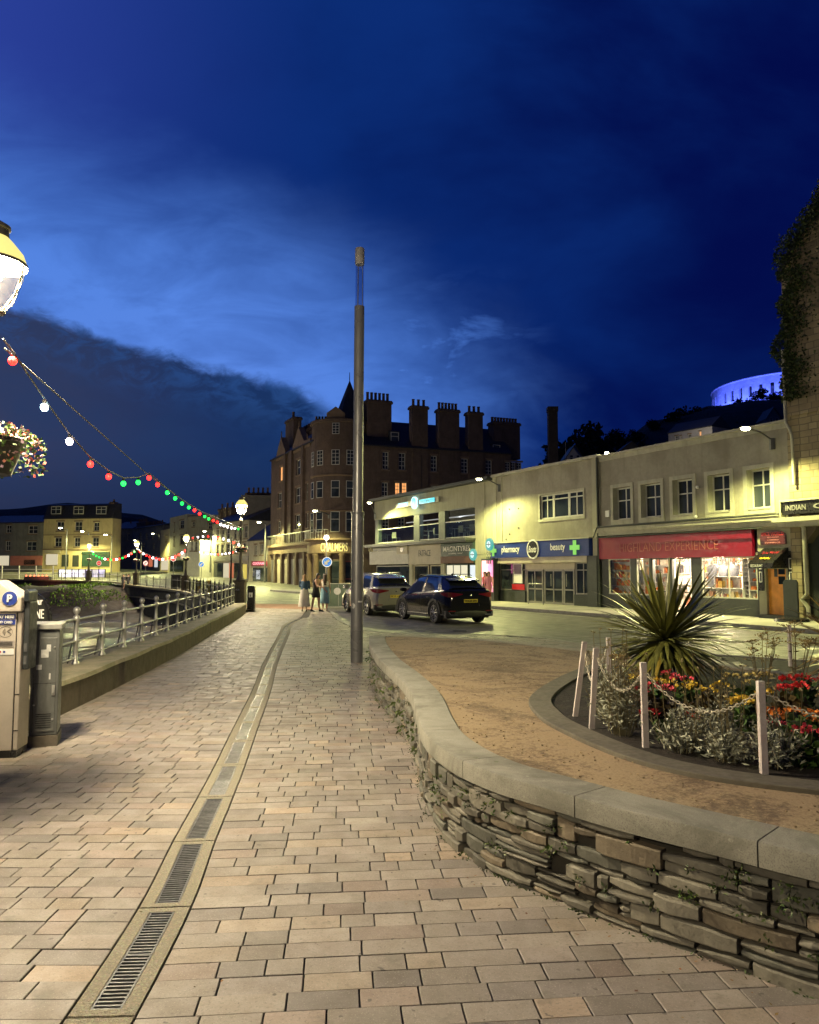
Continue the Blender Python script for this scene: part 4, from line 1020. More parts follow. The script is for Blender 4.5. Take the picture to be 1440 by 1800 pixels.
def window(parent, x0, x1, z0, z1, y, mat=None, cols=2, rows=(.6,), fw=.05, pane=None, depth=.06, name='window', trim=None, label=None):
    """frame with bars; pane is a sub-part; rows = heights (fraction) of cross bars"""
    b = MB(); mat = mat or m_frame; yb = y+depth
    b.box(x0, x0+fw, y, yb, z0, z1); b.box(x1-fw, x1, y, yb, z0, z1); b.box(x0+fw, x1-fw, y, yb, z0, z0+fw); b.box(x0+fw, x1-fw, y, yb, z1-fw, z1)
    for c in range(1, cols): xm = x0+(x1-x0)*c/cols; b.box(xm-fw*.4, xm+fw*.4, y+.003, yb-.003, z0+fw, z1-fw)
    for r in rows: zm = z0+(z1-z0)*r; b.box(x0+fw, x1-fw, y+.006, yb-.006, zm-fw*.4, zm+fw*.4)
    o = b.build(name, mat, parent); 
    if label: o['label'] = label
    p = MB(); p.box(x0+.01, x1-.01, y+depth*.45, y+depth*.45+.006, z0+.01, z1-.01); p.build('pane', pane or mt['glass'], o)
    return o
# ---- A: two-storey cafe building with open first-floor terrace
xA0, xA1 = Fr.x(658), Fr.x(868); xB1 = Fr.x(1055); xC1 = Fr.x(1397)
zr = Fr.z(760, 862.5)
ca = empty('cafe_building', tuple(Fr.w(xA0, 0, .13)), Fr.rz, label='pale flat-roofed building with an open first-floor terrace above three small shops', cat='building')
def LX(u, base=0.0, off=0.0): return Fr.x(u, off)-base
bx = xA0; zb0 = .13
def za(u, v, off=0.0): return Fr.z(u, v, off)-zb0
WA = xA1-xA0; zt = za(700, 875); zf = za(700, 909); zo0 = za(700, 953); xo1 = LX(837, bx)
zsf1 = za(750, 957); zsf0 = za(750, 991)
wall('upper_wall', 0, WA, zf, zt, [], 0, .35, m_smooth, ca)
g = MB(); g.box(xo1, WA, -.05, .35, 0, zf); g.build('corner_pier', m_smooth, ca)
g = MB(); g.box(xo1+1.0, xo1+1.06, -.08, -.05, 0, zt); g.build('pilaster_edge', m_smooth, ca)
g = MB(); g.box(-.25, WA+.0, -.45, 9, zt, zt+.10); g.box(-.2, WA, -.40, -.05, zt+.10, zt+.20); g.build('roof', m_dk, ca)
g = MB(); g.box(0, xo1, 0, 7, zo0-.30, zo0-.02); g.build('terrace_floor', m_tr, ca)
g = MB(); g.box(-.3, xo1+.05, -.75, .0, zo0-.22, zo0-.10); g.box(-.25, xo1, -.68, .0, zo0-.30, zo0-.222); g.build('canopy', m_dk, ca)
g = MB(); g.box(0, WA, 6.5, 6.7, 0, zt); g.box(0, .12, .35, 6.5, 0, zo0-.3); g.box(.0, .12, 4.5, 6.5, zo0, zf); g.box(WA-.2, WA, .35, 6.5, 0, zt); g.build('back_wall', m_ind, ca)
for (u0, u1) in ((659, 664), (727, 737), (771, 782)):
    g = MB(); a, b_ = LX(u0, bx), LX(u1, bx); g.box(a, b_, .02, .32, zo0-.02, zf); g.build('terrace_column', m_dkt if False else M('column_grey', (.12,.14,.14), .6, .2, 3) if 'column_grey' not in bpy.data.materials else bpy.data.materials['column_grey'], ca)
for i, (u0, u1) in enumerate(((664, 727), (737, 771), (782, 837))):
    a, b_ = LX(u0, bx), LX(u1, bx); g = MB(); g.box(a, b_, .05, .09, zo0+.98, zo0+1.04); g.box(a, b_, .06, .08, zo0+.02, zo0+.06); g.build('terrace_rail', mt['white'], ca)
    g = MB(); g.box(a, b_, .068, .074, zo0+.07, zo0+.97); g.build('terrace_glass', CLEAR('balustrade_glass', .12, (.8,.85,.85)) if 'balustrade_glass' not in bpy.data.materials else bpy.data.materials['balustrade_glass'], ca)
g = MB(); g.box(.3, WA-.5, 2.5, 2.6, zf-.16, zf-.10); g.build('terrace_lamp', EM('tube_lamp', (.9,.95,1), .25), ca)
light('terrace_lamp_light', (WA*.5, 2.5, zf-.3), 160, (.85,.95,1), .3, parent=ca)
# terrace chairs (rattan) and round tables
def chair():
    r = empty('terrace_chair', (0,0,0), label='', cat='chair', group='cafe chairs on the first-floor terrace')
    g = MB(); g.box(-.22,.22,-.22,.22,.42,.46); g.build('seat', m_gy, r)
    g = MB(); g.box(-.22,.22,.19,.23,.46,.86); g.build('backrest', m_gy, r)
    for x, y in ((-.2,-.2),(.2,-.2),(.2,.2),(-.2,.2)): g = MB(); g.tube([(x,y,0),(x*.95,y*.95,.42)], .014, 5); g.build('leg', mt['silver'], r)
    return r
ch0 = chair(); first = True
chl = ['first bay from the left','the left bay, beside the column','the middle bay','the middle bay next to the right column','the right bay, at its left end','the centre of the right bay','the right bay near the pale corner pier']
for i, u in enumerate((672, 690, 747, 762, 790, 808, 826)):
    c = ch0 if first else copy_tree(ch0); first = False
    put(c, Fr.w(Fr.x(u, .9), .9+.3*(i % 2), zb0+zo0-.02), Fr.rz+R((40, 200, -30, 160, 60, 190, 10)[i]), 'small metal cafe chair on the terrace in '+chl[i] if i else 'small metal cafe chair at the left end of the first terrace bay')
for i, u in enumerate((681, 754, 800, 818)):
    t_ = empty('cafe_table', tuple(Fr.w(Fr.x(u, 1.3), 1.3, zb0+zo0-.02)), label=['cafe table in the left terrace bay','cafe table in the middle terrace bay','cafe table in the right terrace bay, left one','cafe table in the right terrace bay, nearest the pale pier'][i], cat='table', group='cafe tables on the terrace')
    g = MB(); g.lathe([(.001,.72),(.35,.72),(.35,.75),(.001,.75)], n=16); g.build('table_top', m_gy, t_); g = MB(); g.lathe([(.22,0),(.22,.02),(.03,.04),(.03,.72)], n=12); g.build('pedestal', mt['silver'], t_)
# illuminated blue sign: two bars and a disc
cyan = EM('cyan_sign_light', (.03,.62,.75), 1.6); cyw = EM('disc_sign_light', (.55,.95,1), 1.8)
sg = empty('illuminated_cafe_sign', tuple(Fr.w(xA0+LX(733, bx), -.1, zb0+za(733, 884))), Fr.rz, label='lit turquoise sign of two bars and a round disc on the cafe fascia', cat='sign')
cx = LX(733, bx); cz = za(733, 884)
g = MB(); g.box(LX(699,bx)-cx, LX(775,bx)-cx, -.06, .08, -.16, .16); g.build('backing_bar', m_gy, sg)
b1 = MB(); b1.box(LX(704,bx)-cx, LX(721,bx)-cx, -.09, -.06, -.13, .13); b1.build('light_bar', cyan, sg); b1 = MB(); b1.box(LX(742,bx)-cx, LX(768,bx)-cx, -.09, -.06, -.13, .13); lb = b1.build('light_bar', cyan, sg)
lettering(lb, 'burgers', LX(744,bx)-cx, LX(766,bx)-cx, -.08, .09, -.095, m_dk, bold=.01)
g = MB(); g.T = Matrix.Rotation(R(90), 4, 'X'); g.lathe([(.001,.10),(.36,.10),(.40,.14),(.40,.02),(.001,.02)], n=28); d_ = g.build('disc', cyw, sg)
g = MB(); g.T = Matrix.Rotation(R(90), 4, 'X'); g.lathe([(.30,.145),(.33,.145),(.33,.14),(.30,.14)], n=28); g.build('ring', cyan, d_)
light('sign_light', (0,-.5,-.1), 14, (.4,.9,1), .2, parent=sg)
# shopfronts
xs1, xs2, xs3 = LX(722, bx), LX(779, bx), LX(837, bx)
def fascia(parent, x0, x1, z0, z1, mat, y=-.16, name='fascia'):
    b = MB(); b.box(x0, x1, y, .02, z0, z1); return b.build(name, mat, parent)
fascia(ca, LX(653,bx)+.0, xs1-.01, zsf0, zsf1-.30, m_gy); fascia(ca, .0, xs1-.01, zsf1-.28, zsf1, m_dk, -.1)
s_ = fascia(ca, LX(702,bx), xs1-.06, za(710, 974), za(710, 959), m_cr, -.22, 'hanging_panel'); g = MB(); g.box(LX(709,bx), LX(714,bx), -.235, -.222, za(710,970), za(710,963)); g.build('mark', mt['black'], s_)
f2_ = fascia(ca, xs1+.01, xs2-.01, zsf0-.05, zsf1, m_cr)
lettering(f2_, 'FATFACE', LX(740,bx), LX(761,bx), za(750, 978), za(750, 967), -.17, m_dk, bold=.01)
f3_ = fascia(ca, xs2+.01, xs3, zsf0+.0, zsf1+.12, m_dkg)
lettering(f3_, 'MACINTYRES', LX(784,bx), LX(831,bx), za(806, 969), za(806, 960), -.17, m_wt, bold=.005)
lettering(f3_, 'country wear', LX(793,bx), LX(818,bx), za(806, 975), za(806, 971.5), -.17, m_wt)
g = MB(); g.box(xs2+.02, xs3-.02, -.19, -.16, zsf0, zsf0+.42); g.build('wooden_band', M('brown_board', (.14,.06,.035), .6, .2, 3), f3_)
for (a, b_, mat_, gl_) in ((.15, xs1-.2, m_dk, mt['glass']), (xs1+.25, xs1+(xs2-xs1)*.52, m_cr, mt['glass']), (xs1+(xs2-xs1)*.58, xs2-.3, m_cr, mt['glass'])):
    window(ca, a, b_, .5, zsf0-.08, .12, mat_, cols=3 if b_-a > 6 else 1, rows=(), fw=.08, pane=gl_, name='shop_window')
g = MB(); g.box(0, xs1, .02, .3, 0, .5); g.box(xs1, xs2, .02, .3, 0, .5); g.box(xs1-.2, xs1+.25, .0, .3, .5, zsf0); g.box(xs2-.3, xs2+.1, .0, .3, .0, zsf0); g.build('shop_plinth', m_tr, ca)
gw = EM('lit_shop_blind', (.95,.88,.62), .75)
window(ca, xs2+.15, xs2+(xs3-xs2)*.72, .4, zsf0-.05, .12, m_dkg, cols=3, rows=(), fw=.07, pane=gw, name='shop_window', label='brightly lit shop window')
window(ca, xs2+(xs3-xs2)*.75, xs3-.05, .05, zsf0-.05, .12, m_dkg, cols=1, rows=(), fw=.07, pane=EM('lit_doorway', (.85,.95,1), .8), name='shop_window', label='lit glass door')
def roundsign(u, v, off, r, label, tall=False):
    x = Fr.x(u, -off); z = Fr.z(u, v, -off); s = empty('round_projecting_sign', tuple(Fr.w(x, -off, z)), Fr.rz, label=label, cat='sign')
    g = MB(); g.T = Matrix.Rotation(R(90), 4, 'X'); g.lathe([(.001,.06),(r*.9,.06),(r,.05),(r,-.05),(.001,-.06)], n=26); g.build('disc', EM('teal_glow', (.05,.45,.42), .8) if 'teal_glow' not in bpy.data.materials else bpy.data.materials['teal_glow'], s)
    g = MB(); g.T = Matrix.Rotation(R(90), 4, 'X'); g.lathe([(.001,.066),(r*.55,.066),(r*.55,.061),(.001,.061)], n=26); g.build('face', EM('sign_white_glow', (.75,1,.98), .9) if 'sign_white_glow' not in bpy.data.materials else bpy.data.materials['sign_white_glow'], s)
    g = MB(); g.box(-.015,.015,-.075,-.066,-r*.35,r*.35); g.box(-r*.6,r*.6,-.075,-.067,-.02,.02); g.build('tree_mark', m_dkg, s)
    g = MB(); g.tube([(0,.05,0),(0,off-.05,0)], .02, 5); g.build('bracket', mt['grey_metal'], s)
    return s
roundsign(832, 975, .9, .33, 'round teal and white projecting sign by the dark green shopfront')
s2 = roundsign(861, 957, .8, .34, 'teal and white round sign above vertical letters on the pale pier')
lettering(s2, 'O B', -.2, .2, -.60, -.40, -.06, mt['dark'] if False else m_dkg)
g = MB(); [g.box(-.22+.16*k, -.12+.16*k, -.06, -.05, -1.05, -.66) for k in range(3)]; g.build('letters', m_dkg, s2)
# pink lit poster/kiosk on the pier
kx0, kx1 = Fr.x(846, -.5), Fr.x(868, -.5)
m, t, p = new('pink_screen'); tc = t.nodes.new('ShaderNodeTexCoord'); P = X(t, tc.outputs['Object']); n_ = noise(t, mapping(t, P, (9, 1, .7)), 1.5, 2).ss(.48, .52)
setin(t, p, 'Emission Color', mixc(t, n_, (.9,.05,.32), (.12,.0,.06))); p.inputs['Emission Strength'].default_value = 1.3
kz0, kz1 = Fr.z(857, 1031, -.5), Fr.z(857, 983, -.5)
ks = empty('advertising_screen', tuple(Fr.w(kx0, -.5, .13)), Fr.rz, label='tall pink glowing advertising screen against the pale pier', cat='screen')
g = MB(); g.box(0, kx1-kx0, 0, .3, 0, kz1-.1); g.build('housing', m_dk, ks)
g = MB(); g.box(.08, kx1-kx0-.08, -.012, 0, .5, kz1-.2); g.build('screen', m, ks); light('screen_light', ((kx1-kx0)/2, -.4, 1.8), 12, (1,.2,.5), .3, parent=ks)
# ---- B: pharmacy
xb = xA1; WB = xB1-xA1
ph = empty('pharmacy_building', tuple(Fr.w(xb, 0, .13)), Fr.rz, label='roughcast two-storey building with a wide blue pharmacy sign and one long window', cat='building')
zp = Fr.z(960, 822)-zb0+.0; f = lambda u: Fr.x(u)-xb; zz = lambda u, v: Fr.z(u, v)-zb0
wz1, wz0 = zz(990, 865.5), zz(990, 909.5)
zs1, zs0 = zz(957, 951), zz(957, 979); zsh = zz(957, 986)
wall('upper_wall', 0, WB-.35, zs0-.1, zp, [(f(951), f(1028), wz0, wz1)], 0, .35, m_rend, ph)
g = MB(); g.box(WB-.35, WB, -.10, .35, 0, zp+.05); g.box(0, .35, -.04, .0, zs1, zp); each(g, 'pilaster', m_smooth, ph)
g = MB(); g.box(-.05, WB+.1, -.16, .5, zp, zp+.10); g.box(0, WB, .5, 12, zp-.3, zp-.2); g.box(-.03, WB, -.10, .2, zp+.10, zp+.16); g.build('parapet', m_tr, ph)
g = MB(); g.box(.0, .25, .35, 12, 0, zp-.3); g.box(WB-.25, WB, .35, 12, 0, zp-.3); g.box(0, WB, 11.8, 12, 0, zp-.3); each(g, 'side_wall', m_rend, ph)
a, b_ = f(951), f(1028); c1, c2 = a+(b_-a)*.30, a+(b_-a)*.66
g = MB(); g.box(a-.12, b_+.12, -.05, .02, wz0-.14, wz0-.0); g.box(a-.10, a, -.03, .02, wz0, wz1+.08); g.box(b_, b_+.10, -.03, .02, wz0, wz1+.08); g.box(a, b_, -.03, .02, wz1, wz1+.08); g.build('window_surround', m_tr, ph)
for (q0, q1, cc_, rr_) in ((a, c1, 2, (.78,)), (c1, c2, 1, (.78,)), (c2, b_, 2, (.78,))):
    window(ph, q0+.003, q1-.003, wz0, wz1, .08, cols=cc_, rows=rr_, fw=.075)
g = MB(); g.tube([(.9,-.05,zs1),(.9,-.05,zp-.1)], .03, 6); g.build('cable_pipe', m_tr, ph); g = MB(); g.tube([(WB+.06,-.13,0),(WB+.06,-.13,zp)], .055, 8); g.build('drainpipe', m_dk, ph)
for u, v in ((897, 895), (913, 894), (913, 928), (897, 939), (891, 948)): g = MB(); g.ball((f(u), -.01, zz(u, v)), .05, 6, 4); g.build('wall_fixing', m_dk, ph)
bs_ = fascia(ph, f(870)+.02, f(1044), zs0, zs1, m_bl, -.28, 'sign_board')
g = MB(); g.box(f(870), f(1045), -.32, .02, zs1, zs1+.06); g.build('sign_capping', m_tr, bs_)
zc_ = (zs0+zs1)/2
lettering(bs_, 'pharmacy', f(890), f(921.5), zc_-.22, zc_+.22, -.29, m_wt, bold=.012)
lettering(bs_, 'beauty', f(976.5), f(1002.5), zc_-.20, zc_+.24, -.29, m_wt, bold=.012)
r_ = MB(); cx_ = f(946); rr2 = (f(956)-f(935))/2
r_.T = Matrix.Translation((cx_, -.28, zc_)) @ Matrix.Rotation(R(90), 4, 'X'); r_.lathe([(.001,.05),(rr2,.05),(rr2,0)], n=30); ro_ = r_.build('round_badge', m_wt, bs_)
r_ = MB(); r_.T = Matrix.Translation((cx_, -.28, zc_)) @ Matrix.Rotation(R(90), 4, 'X'); r_.lathe([(.001,.058),(rr2*.84,.058),(rr2*.84,.05)], n=30); r_.build('badge_face', mt['black'], ro_)
lettering(ro_, 'Boots', cx_-rr2*.68, cx_+rr2*.68, zc_-.17, zc_+.17, -.342, m_wt, bold=.012, shear=.35)
gc = EM('green_cross', (.25,.75,.12), .75)
for u, s in ((873, .30), (1020, .34)):
    g = MB(); x = f(u)+.15 if u == 873 else f(u); g.box(x-s, x+s, -.33, -.30, zc_-s*.33, zc_+s*.33); g.box(x-s*.33, x+s*.33, -.327, -.303, zc_-s, zc_+s); g.build('cross', gc, bs_)
# shopfront B
g = MB(); g.box(.0, f(877), -.20, .3, 0, zs0); g.box(f(1038), WB, -.20, .3, 0, zs0); each(g, 'shop_pier', m_dk, ph)
g = MB(); g.box(f(877), f(1038), -.22, .25, zsh-.10, zs0); g.build('shutter_box', m_cr, ph)
zd = zz(957, 1001)
g = MB(); g.box(f(924), f(1010), .02, .25, zd, zsh-.10); g.build('panel_over_doors', m_cr, ph)
window(ph, f(878), f(923), .62, zsh-.1, .05, m_alu, cols=2, rows=(.76,), fw=.06, name='shop_window')
window(ph, f(1011), f(1038), .55, zsh-.1, .05, m_alu, cols=2, rows=(.76,), fw=.06, name='shop_window')
g = MB(); g.box(f(877), f(924), -.05, .3, 0, .60); g.box(f(1010), f(1038), -.05, .3, 0, .53); each(g, 'stall_riser', m_dk, ph)
for u0, u1, cc_ in ((925, 954, 2), (956, 989, 2), (990, 1009, 1)):
    d = window(ph, f(u0), f(u1), .02, zd, .02, m_alu, cols=cc_, rows=(.42,), fw=.09, name='glass_door')
    g = MB(); xm = f((u0+u1)/2)-.12; g.tube([(xm,-.04,.9),(xm,-.04,1.5)], .018, 5); g.build('handle', mt['silver'], d)
g = MB(); g.box(0, WB, 4.5, 4.6, 0, zs0); g.build('shop_back_wall', m_in, ph); light('shop_night_light', (WB*.4, 2.0, 2.5), 70, (1,.9,.7), .3, parent=ph)
# posters in the pharmacy window
g = MB(); g.box(f(903), f(918), -.005, .045, 1.0, 2.35); po_ = g.build('poster', m_wt, ph); g = MB(); g.box(f(904), f(917), -.009, -.005, 1.5, 2.0); g.build('poster_picture', mt['grey_metal'], po_)
g = MB(); g.box(f(900), f(922), -.012, .0, .66, .95); g.build('red_offer_board', mt['red'], ph)
hr = empty('door_barrier', tuple(Fr.w(Fr.x(940, -.9), -.9, .13)), Fr.rz, label='bent steel tube barrier outside the pharmacy doors', cat='barrier')
g = MB(); g.tube([(-.55,0,0),(-.55,0,.95),(-.5,0,1.02),(.6,0,1.02),(.65,0,.95),(.65,0,0)], .03, 7); g.build('tube', mt['silver'], hr, smooth=60)
# ---- C: gift shop building
xc = xB1; WC = xC1-xB1; f = lambda u, off=0: Fr.x(u, off)-xc
hx = empty('gift_shop_building', tuple(Fr.w(xc, 0, .13)), Fr.rz, label='roughcast building with five white-framed windows above a brightly lit gift shop', cat='building')
zc1 = zz(1222, 772.5); wins = [(1081, 1112, 855.5, 914), (1130.5, 1165.5, 847.5, 910), (1187, 1222, 841, 907), (1249.5, 1288.5, 832.5, 902), (1319, 1360.5, 823, 896)]
zw1 = zz(1205, 841.5); zw0 = zz(1205, 906); ops = []
for u0, u1, v1, v0 in wins: ops.append((f(u0), f(u1), zw0, zw1))
zbt = zz(1222, 918); zbb = zz(1222, 927)
wall('upper_wall', 0, WC, zbb-.1, zc1, ops, 0, .45, m_rend, hx)
g = MB(); g.box(-.05, WC, -.12, .45, zc1, zc1+.09); g.box(0, WC, .45, 12, zc1-.3, zc1-.2); g.box(0, WC, -.04, .0, zc1-.2, zc1); g.build('parapet', m_tr, hx)
g = MB(); g.box(0, .3, .45, 12, 0, zc1-.3); g.box(WC-.3, WC, .45, 12, 0, zc1-.3); g.box(0, WC, 11.8, 12, 0, zc1-.3); each(g, 'side_wall', m_rend, hx)
for i, (a, b_, c_, d_) in enumerate(ops):
    g = MB(); T = .16; g.box(a-T, a, -.035, .02, c_-T, d_+T); g.box(b_, b_+T, -.035, .02, c_-T, d_+T); g.box(a, b_, -.035, .02, d_, d_+T); g.box(a, b_, -.035, .02, c_-T, c_)
    g.box(a-.0005, a+.012, .021, .3, c_, d_); g.box(b_-.012, b_+.0005, .021, .3, c_, d_); sr = g.build('window_surround', m_tr, hx)
    window(hx, a+.013, b_-.013, c_+.05, d_, .24, cols=2, rows=(.60,), fw=.06)
    g = MB(); g.box(a+.013, b_-.013, -.06, .3, c_, c_+.045); g.build('sill', m_tr, hx)
g = MB(); g.box(.0, WC+.1, -.30, .0, zbb, zbt-.14); g.box(.0, WC+.1, -.36, .0, zbt-.14, zbt); g.box(.2, WC, -.24, .0, zbb-.14, zbb); g.build('cornice', m_tr, hx)
g = MB(); g.tube([(.05,-.4,zbb-.2),(.3,-.4,zbt+.05),(WC,-.40,zbt+.06)], .035, 6); g.tube([(.2,-.33,zbb-.22),(WC-1,-.33,zbb-.2)], .03, 6); g.build('pipes', m_dk, hx)
zs1_, zs0_ = zz(1190, 937), zz(1190, 980.5)
rs_ = fascia(hx, f(1057), f(1328), zs0_, zs1_, m_rd, -.14, 'sign_board'); m_fad = M('faded_gilt', (.55,.18,.15), .7, .3, 9)
lettering(rs_, 'HIGHLAND EXPERIENCE', f(1095), f(1269), zz(1190, 968), zz(1190, 952), -.15, m_fad, bold=-.012)
for u, v in ((1073, 903), (1232, 856), (1228, 908)): g = MB(); x_, z_ = f(u), zz(u, v); g.box(x_-.12, x_+.12, -.12, 0, z_-.14, z_+.14) if u == 1073 else g.ball((x_,-.06,z_), .07, 8, 5); g.build('alarm_box' if u == 1073 else 'wall_fitting', m_wt, hx)
# shop windows, opening into a lit interior
zsr = .62; dz_ = zs0_
op = [(1070,1109,zsr,1), (1119,1142,zsr,1), (1146,1177,.05,1), (1180,1217,.05,1), (1233,1332,zsr,2)]
wall('shop_wall', 0, f(1334), 0, zs0_+.05, [(f(a_), f(b_), z0_, zs0_) for a_, b_, z0_, _ in op], -.02, .2, m_dk, hx)
for a_, b_, z0_, cc_ in op:
    window(hx, f(a_)+.004, f(b_)-.004, z0_+.004, zs0_-.004, .0, m_frame if z0_ > .1 else m_dk, cols=cc_, rows=() if z0_ > .1 else (.35,), fw=.05, pane=mt['clear'], name='shop_window' if z0_ > .1 else 'glass_door')
g = MB(); g.box(f(1060), f(1334), 3.2, 3.3, .0, zs0_+.2); g.box(f(1060), f(1334), .2, 3.2, -.02, .05); g.box(f(1060), f(1334), .2, 3.2, zs0_+.08, zs0_+.14); g.box(f(1334), f(1334)+.1, .2, 3.2, 0, zs0_); g.box(f(1060)-.1, f(1060), .2, 3.2, 0, zs0_); g.build('shop_interior', M('shop_interior_white', (.40,.36,.30), .8, .1, 3), hx)
for k, x in enumerate((f(1090), f(1160), f(1230), f(1300))): 
    g = MB(); g.box(x-.5, x+.5, 1.2, 1.5, zs0_+.03, zs0_+.06); g.build('ceiling_light', EM('shop_light', (1,.93,.8), 9) if 'shop_light' not in bpy.data.materials else bpy.data.materials['shop_light'], hx)
    light('shop_ceiling_light', (x, 1.1, zs0_-.1), 430, (1,.80,.52), .25, parent=hx)
lettering(hx, 'MACKENZIE & LAMBSWOOL', f(1236), f(1330), zs0_-.32, zs0_-.12, -.0, m_cr, name='window_lettering')
lettering(hx, 'KILTS', f(1120), f(1141), zs0_-.28, zs0_-.12, .0, m_cr, name='window_lettering')
def display(u0, u1, y, z0, z1, rows, cols, label, seed, pal, backc=None, dens=.9):
    rr = random.Random(seed); x0, x1 = Fr.x(u0, y), Fr.x(u1, y); r = empty('display_shelves', tuple(Fr.w(x0, y, .13)), Fr.rz, label=label, cat='shelves', group='lit shop displays'); Wd = x1-x0
    g = MB(); g.box(0, Wd, .32, .35, z0, z1); [g.box(0, Wd, 0, .32, z0+(z1-z0)*k/rows, z0+(z1-z0)*k/rows+.02) for k in range(rows+1)]; g.box(-.02,0,0,.35,z0,z1); g.box(Wd,Wd+.02,0,.35,z0,z1); g.build('shelf_frame', backc or m_wt, r)
    g = MB()
    for k in range(rows):
        x = .02; zb_ = z0+(z1-z0)*k/rows+.02; H_ = (z1-z0)/rows
        while x < Wd-.08:
            w_ = rr.uniform(.05,.2); h_ = H_*rr.uniform(.35,.85)
            if rr.random() < dens:
                g.col = rr.choice(pal); q = rr.random()
                if q < .5: g.box(x, min(x+w_-.01, Wd-.02), .03+rr.random()*.1, .28, zb_, zb_+h_)
                else: g.lathe([(.001,0),(w_*.42,0),(w_*.45,h_*.5),(w_*.3,h_*.8),(.001,h_*.85)], (x+w_/2, .15, zb_), 8)
            x += w_
    g.build('goods', M('shop_goods', (.8,.8,.8), .5, .1, 5, attr=True) if 'shop_goods' not in bpy.data.materials else bpy.data.materials['shop_goods'], r, kind='stuff')
org = [(.95,.24,.015), (.95,.34,.03), (.9,.75,.5), (.95,.30,.02), (.8,.12,.02), (.95,.5,.1)]; wht = [(.9,.85,.78), (.95,.9,.85), (.35,.28,.25), (.15,.14,.16), (.5,.2,.12), (.7,.6,.5)]
display(1071, 1108, .35, .62, 2.75, 6, 4, 'shelves of orange and white souvenirs in the leftmost shop window', 1, org)
display(1132, 1141, .30, .62, 2.75, 5, 4, 'narrow column of orange goods in the second shop window', 2, org)
display(1148, 1176, .9, .10, 2.6, 7, 4, 'shelves of small gifts behind the third shop window', 3, wht+org[:3])
display(1236, 1262, 2.7, .1, 2.3, 6, 4, 'back-wall shelves behind the left half of the big shop window', 9, wht+org)
display(1264, 1312, 2.75, .1, 2.4, 6, 4, 'back-wall shelves behind the right half of the big shop window', 10, wht+org)
display(1122, 1131, .4, .62, 1.7, 4, 4, 'short shelf of tins in the second shop window', 12, wht+org)
display(1186, 1214, 2.6, .10, 2.5, 5, 4, 'shelves seen through the shop doorway', 4, wht)
display(1317, 1331, .32, .62, 2.85, 7, 4, 'orange tower of packets at the right end of the big shop window', 5, org[:2]+[(.95,.85,.7)])
display(1306, 1315, .40, .62, 2.1, 9, 3, 'stack of dark and white mugs beside the orange tower', 6, wht)
display(1236, 1304, .30, .62, .98, 1, 4, 'low row of folded knitwear and boxes in the big shop window', 7, [(.95,.6,.12),(.95,.9,.8),(.9,.75,.5),(.6,.3,.25)], dens=1)
display(1256, 1303, .62, .98, 1.42, 1, 4, 'second tier of orange boxes in the big shop window', 8, [(.95,.62,.12),(.9,.8,.6),(.8,.3,.1)], dens=.8)
# dark jackets on mannequins at the back of the big window
for i, u in enumerate((1252, 1272, 1290)):
    x = Fr.x(u, 1.6); r = empty('clothes_dummy', tuple(Fr.w(x, 1.6, .13)), Fr.rz, label=['dark jacket on a stand at the left of the big shop window','dark jacket on a stand in the middle of the big shop window','black coat on a stand at the right of the big shop window'][i], cat='mannequin', group='clothes dummies in the gift shop')
    g = MB(); g.rings([[(a*w_*math.cos(q), b2*math.sin(q), z_) for q in [2*math.pi*k/12 for k in range(12)]] for a, w_, b2, z_ in ((1,.2,.14,.75),(1,.24,.15,1.1),(1,.2,.13,1.45),(1,.28,.14,1.75),(1,.22,.11,1.85),(1,.06,.06,1.9),(1,.055,.055,2.0))]); g.build('jacket', M('dark_cloth', (.05,.055,.07), .9, .2, 5) if 'dark_cloth' not in bpy.data.materials else bpy.data.materials['dark_cloth'], r, smooth=50)
    g = MB(); g.lathe([(.2,0),(.2,.02),(.02,.03),(.02,.8)], n=12); g.build('stand', mt['silver'], r)
# doorway with orange door, arch sign and black canopy
x0_, x1_ = f(1334), WC
wall('doorway_wall', x0_, x1_, 0, zbb-.02, [(f(1347), f(1382), .12, zz(1365, 1000))], -.02, .3, m_smooth, hx)
dr_ = MB(); a, b_ = f(1347), f(1382); zdt = zz(1365, 1000); dr_.box(a, a+(b_-a)*.55, .1, .16, .12, zdt); dr_.box(a+(b_-a)*.56, b_, .02, .08, .12, zdt); dr = dr_.build('door', m_orw, hx)
for zq, hq in ((.62,.16),(.82,.12)): g = MB(); g.box(a+(b_-a)*.60, b_-.06, .012, .02, .12+zdt*zq, .12+zdt*(zq+hq)); g.build('door_pane', mt['glass'], dr)
g = MB(); g.box(a+(b_-a)*.32, a+(b_-a)*.5, .09, .1, 1.45, 1.75); g.build('letter_box', m_dk, dr); g = MB(); g.box(a-.05, b_+.05, -.4, .1, 0, .12); g.build('doorstep', m_dk, hx)
for u0, u1 in ((1334.5, 1344), (1387, 1399)):
    g = MB(); q0, q1 = f(u0), f(u1); g.box(q0, q1, -.06, -.021, .95, 2.35); mbx = g.build('menu_board', mt['black'], hx)
    for zq in (1.25, 1.72): g = MB(); g.box(q0+.05, q1-.05, -.066, -.06, zq, zq+.38); mm = g.build('menu_sheet', m_wt, mbx); g = MB(); g.box(q0+.08, q1-.08, -.069, -.066, zq+.03, zq+.35); g.build('menu_print', m_dk, mm)
aw = empty('door_canopy', tuple(Fr.w(xc+f(1345), -.02, .13)), Fr.rz, label='small black canopy over the orange door, lettered with a curling red and white script', cat='canopy')
wA = f(1386)-f(1343); zA1, zA0 = zz(1365, 963), Fr.z(1350, 999, -.85)-zb0
g = MB(); g.prism([(0, zA1), (-.85, zA0+.18), (-.85, zA0), (0, zA0)], 0, wA, 'x'); g.build('canopy_cover', mt['black'], aw)
ang = math.atan2(zA1-zA0-.18, .85)
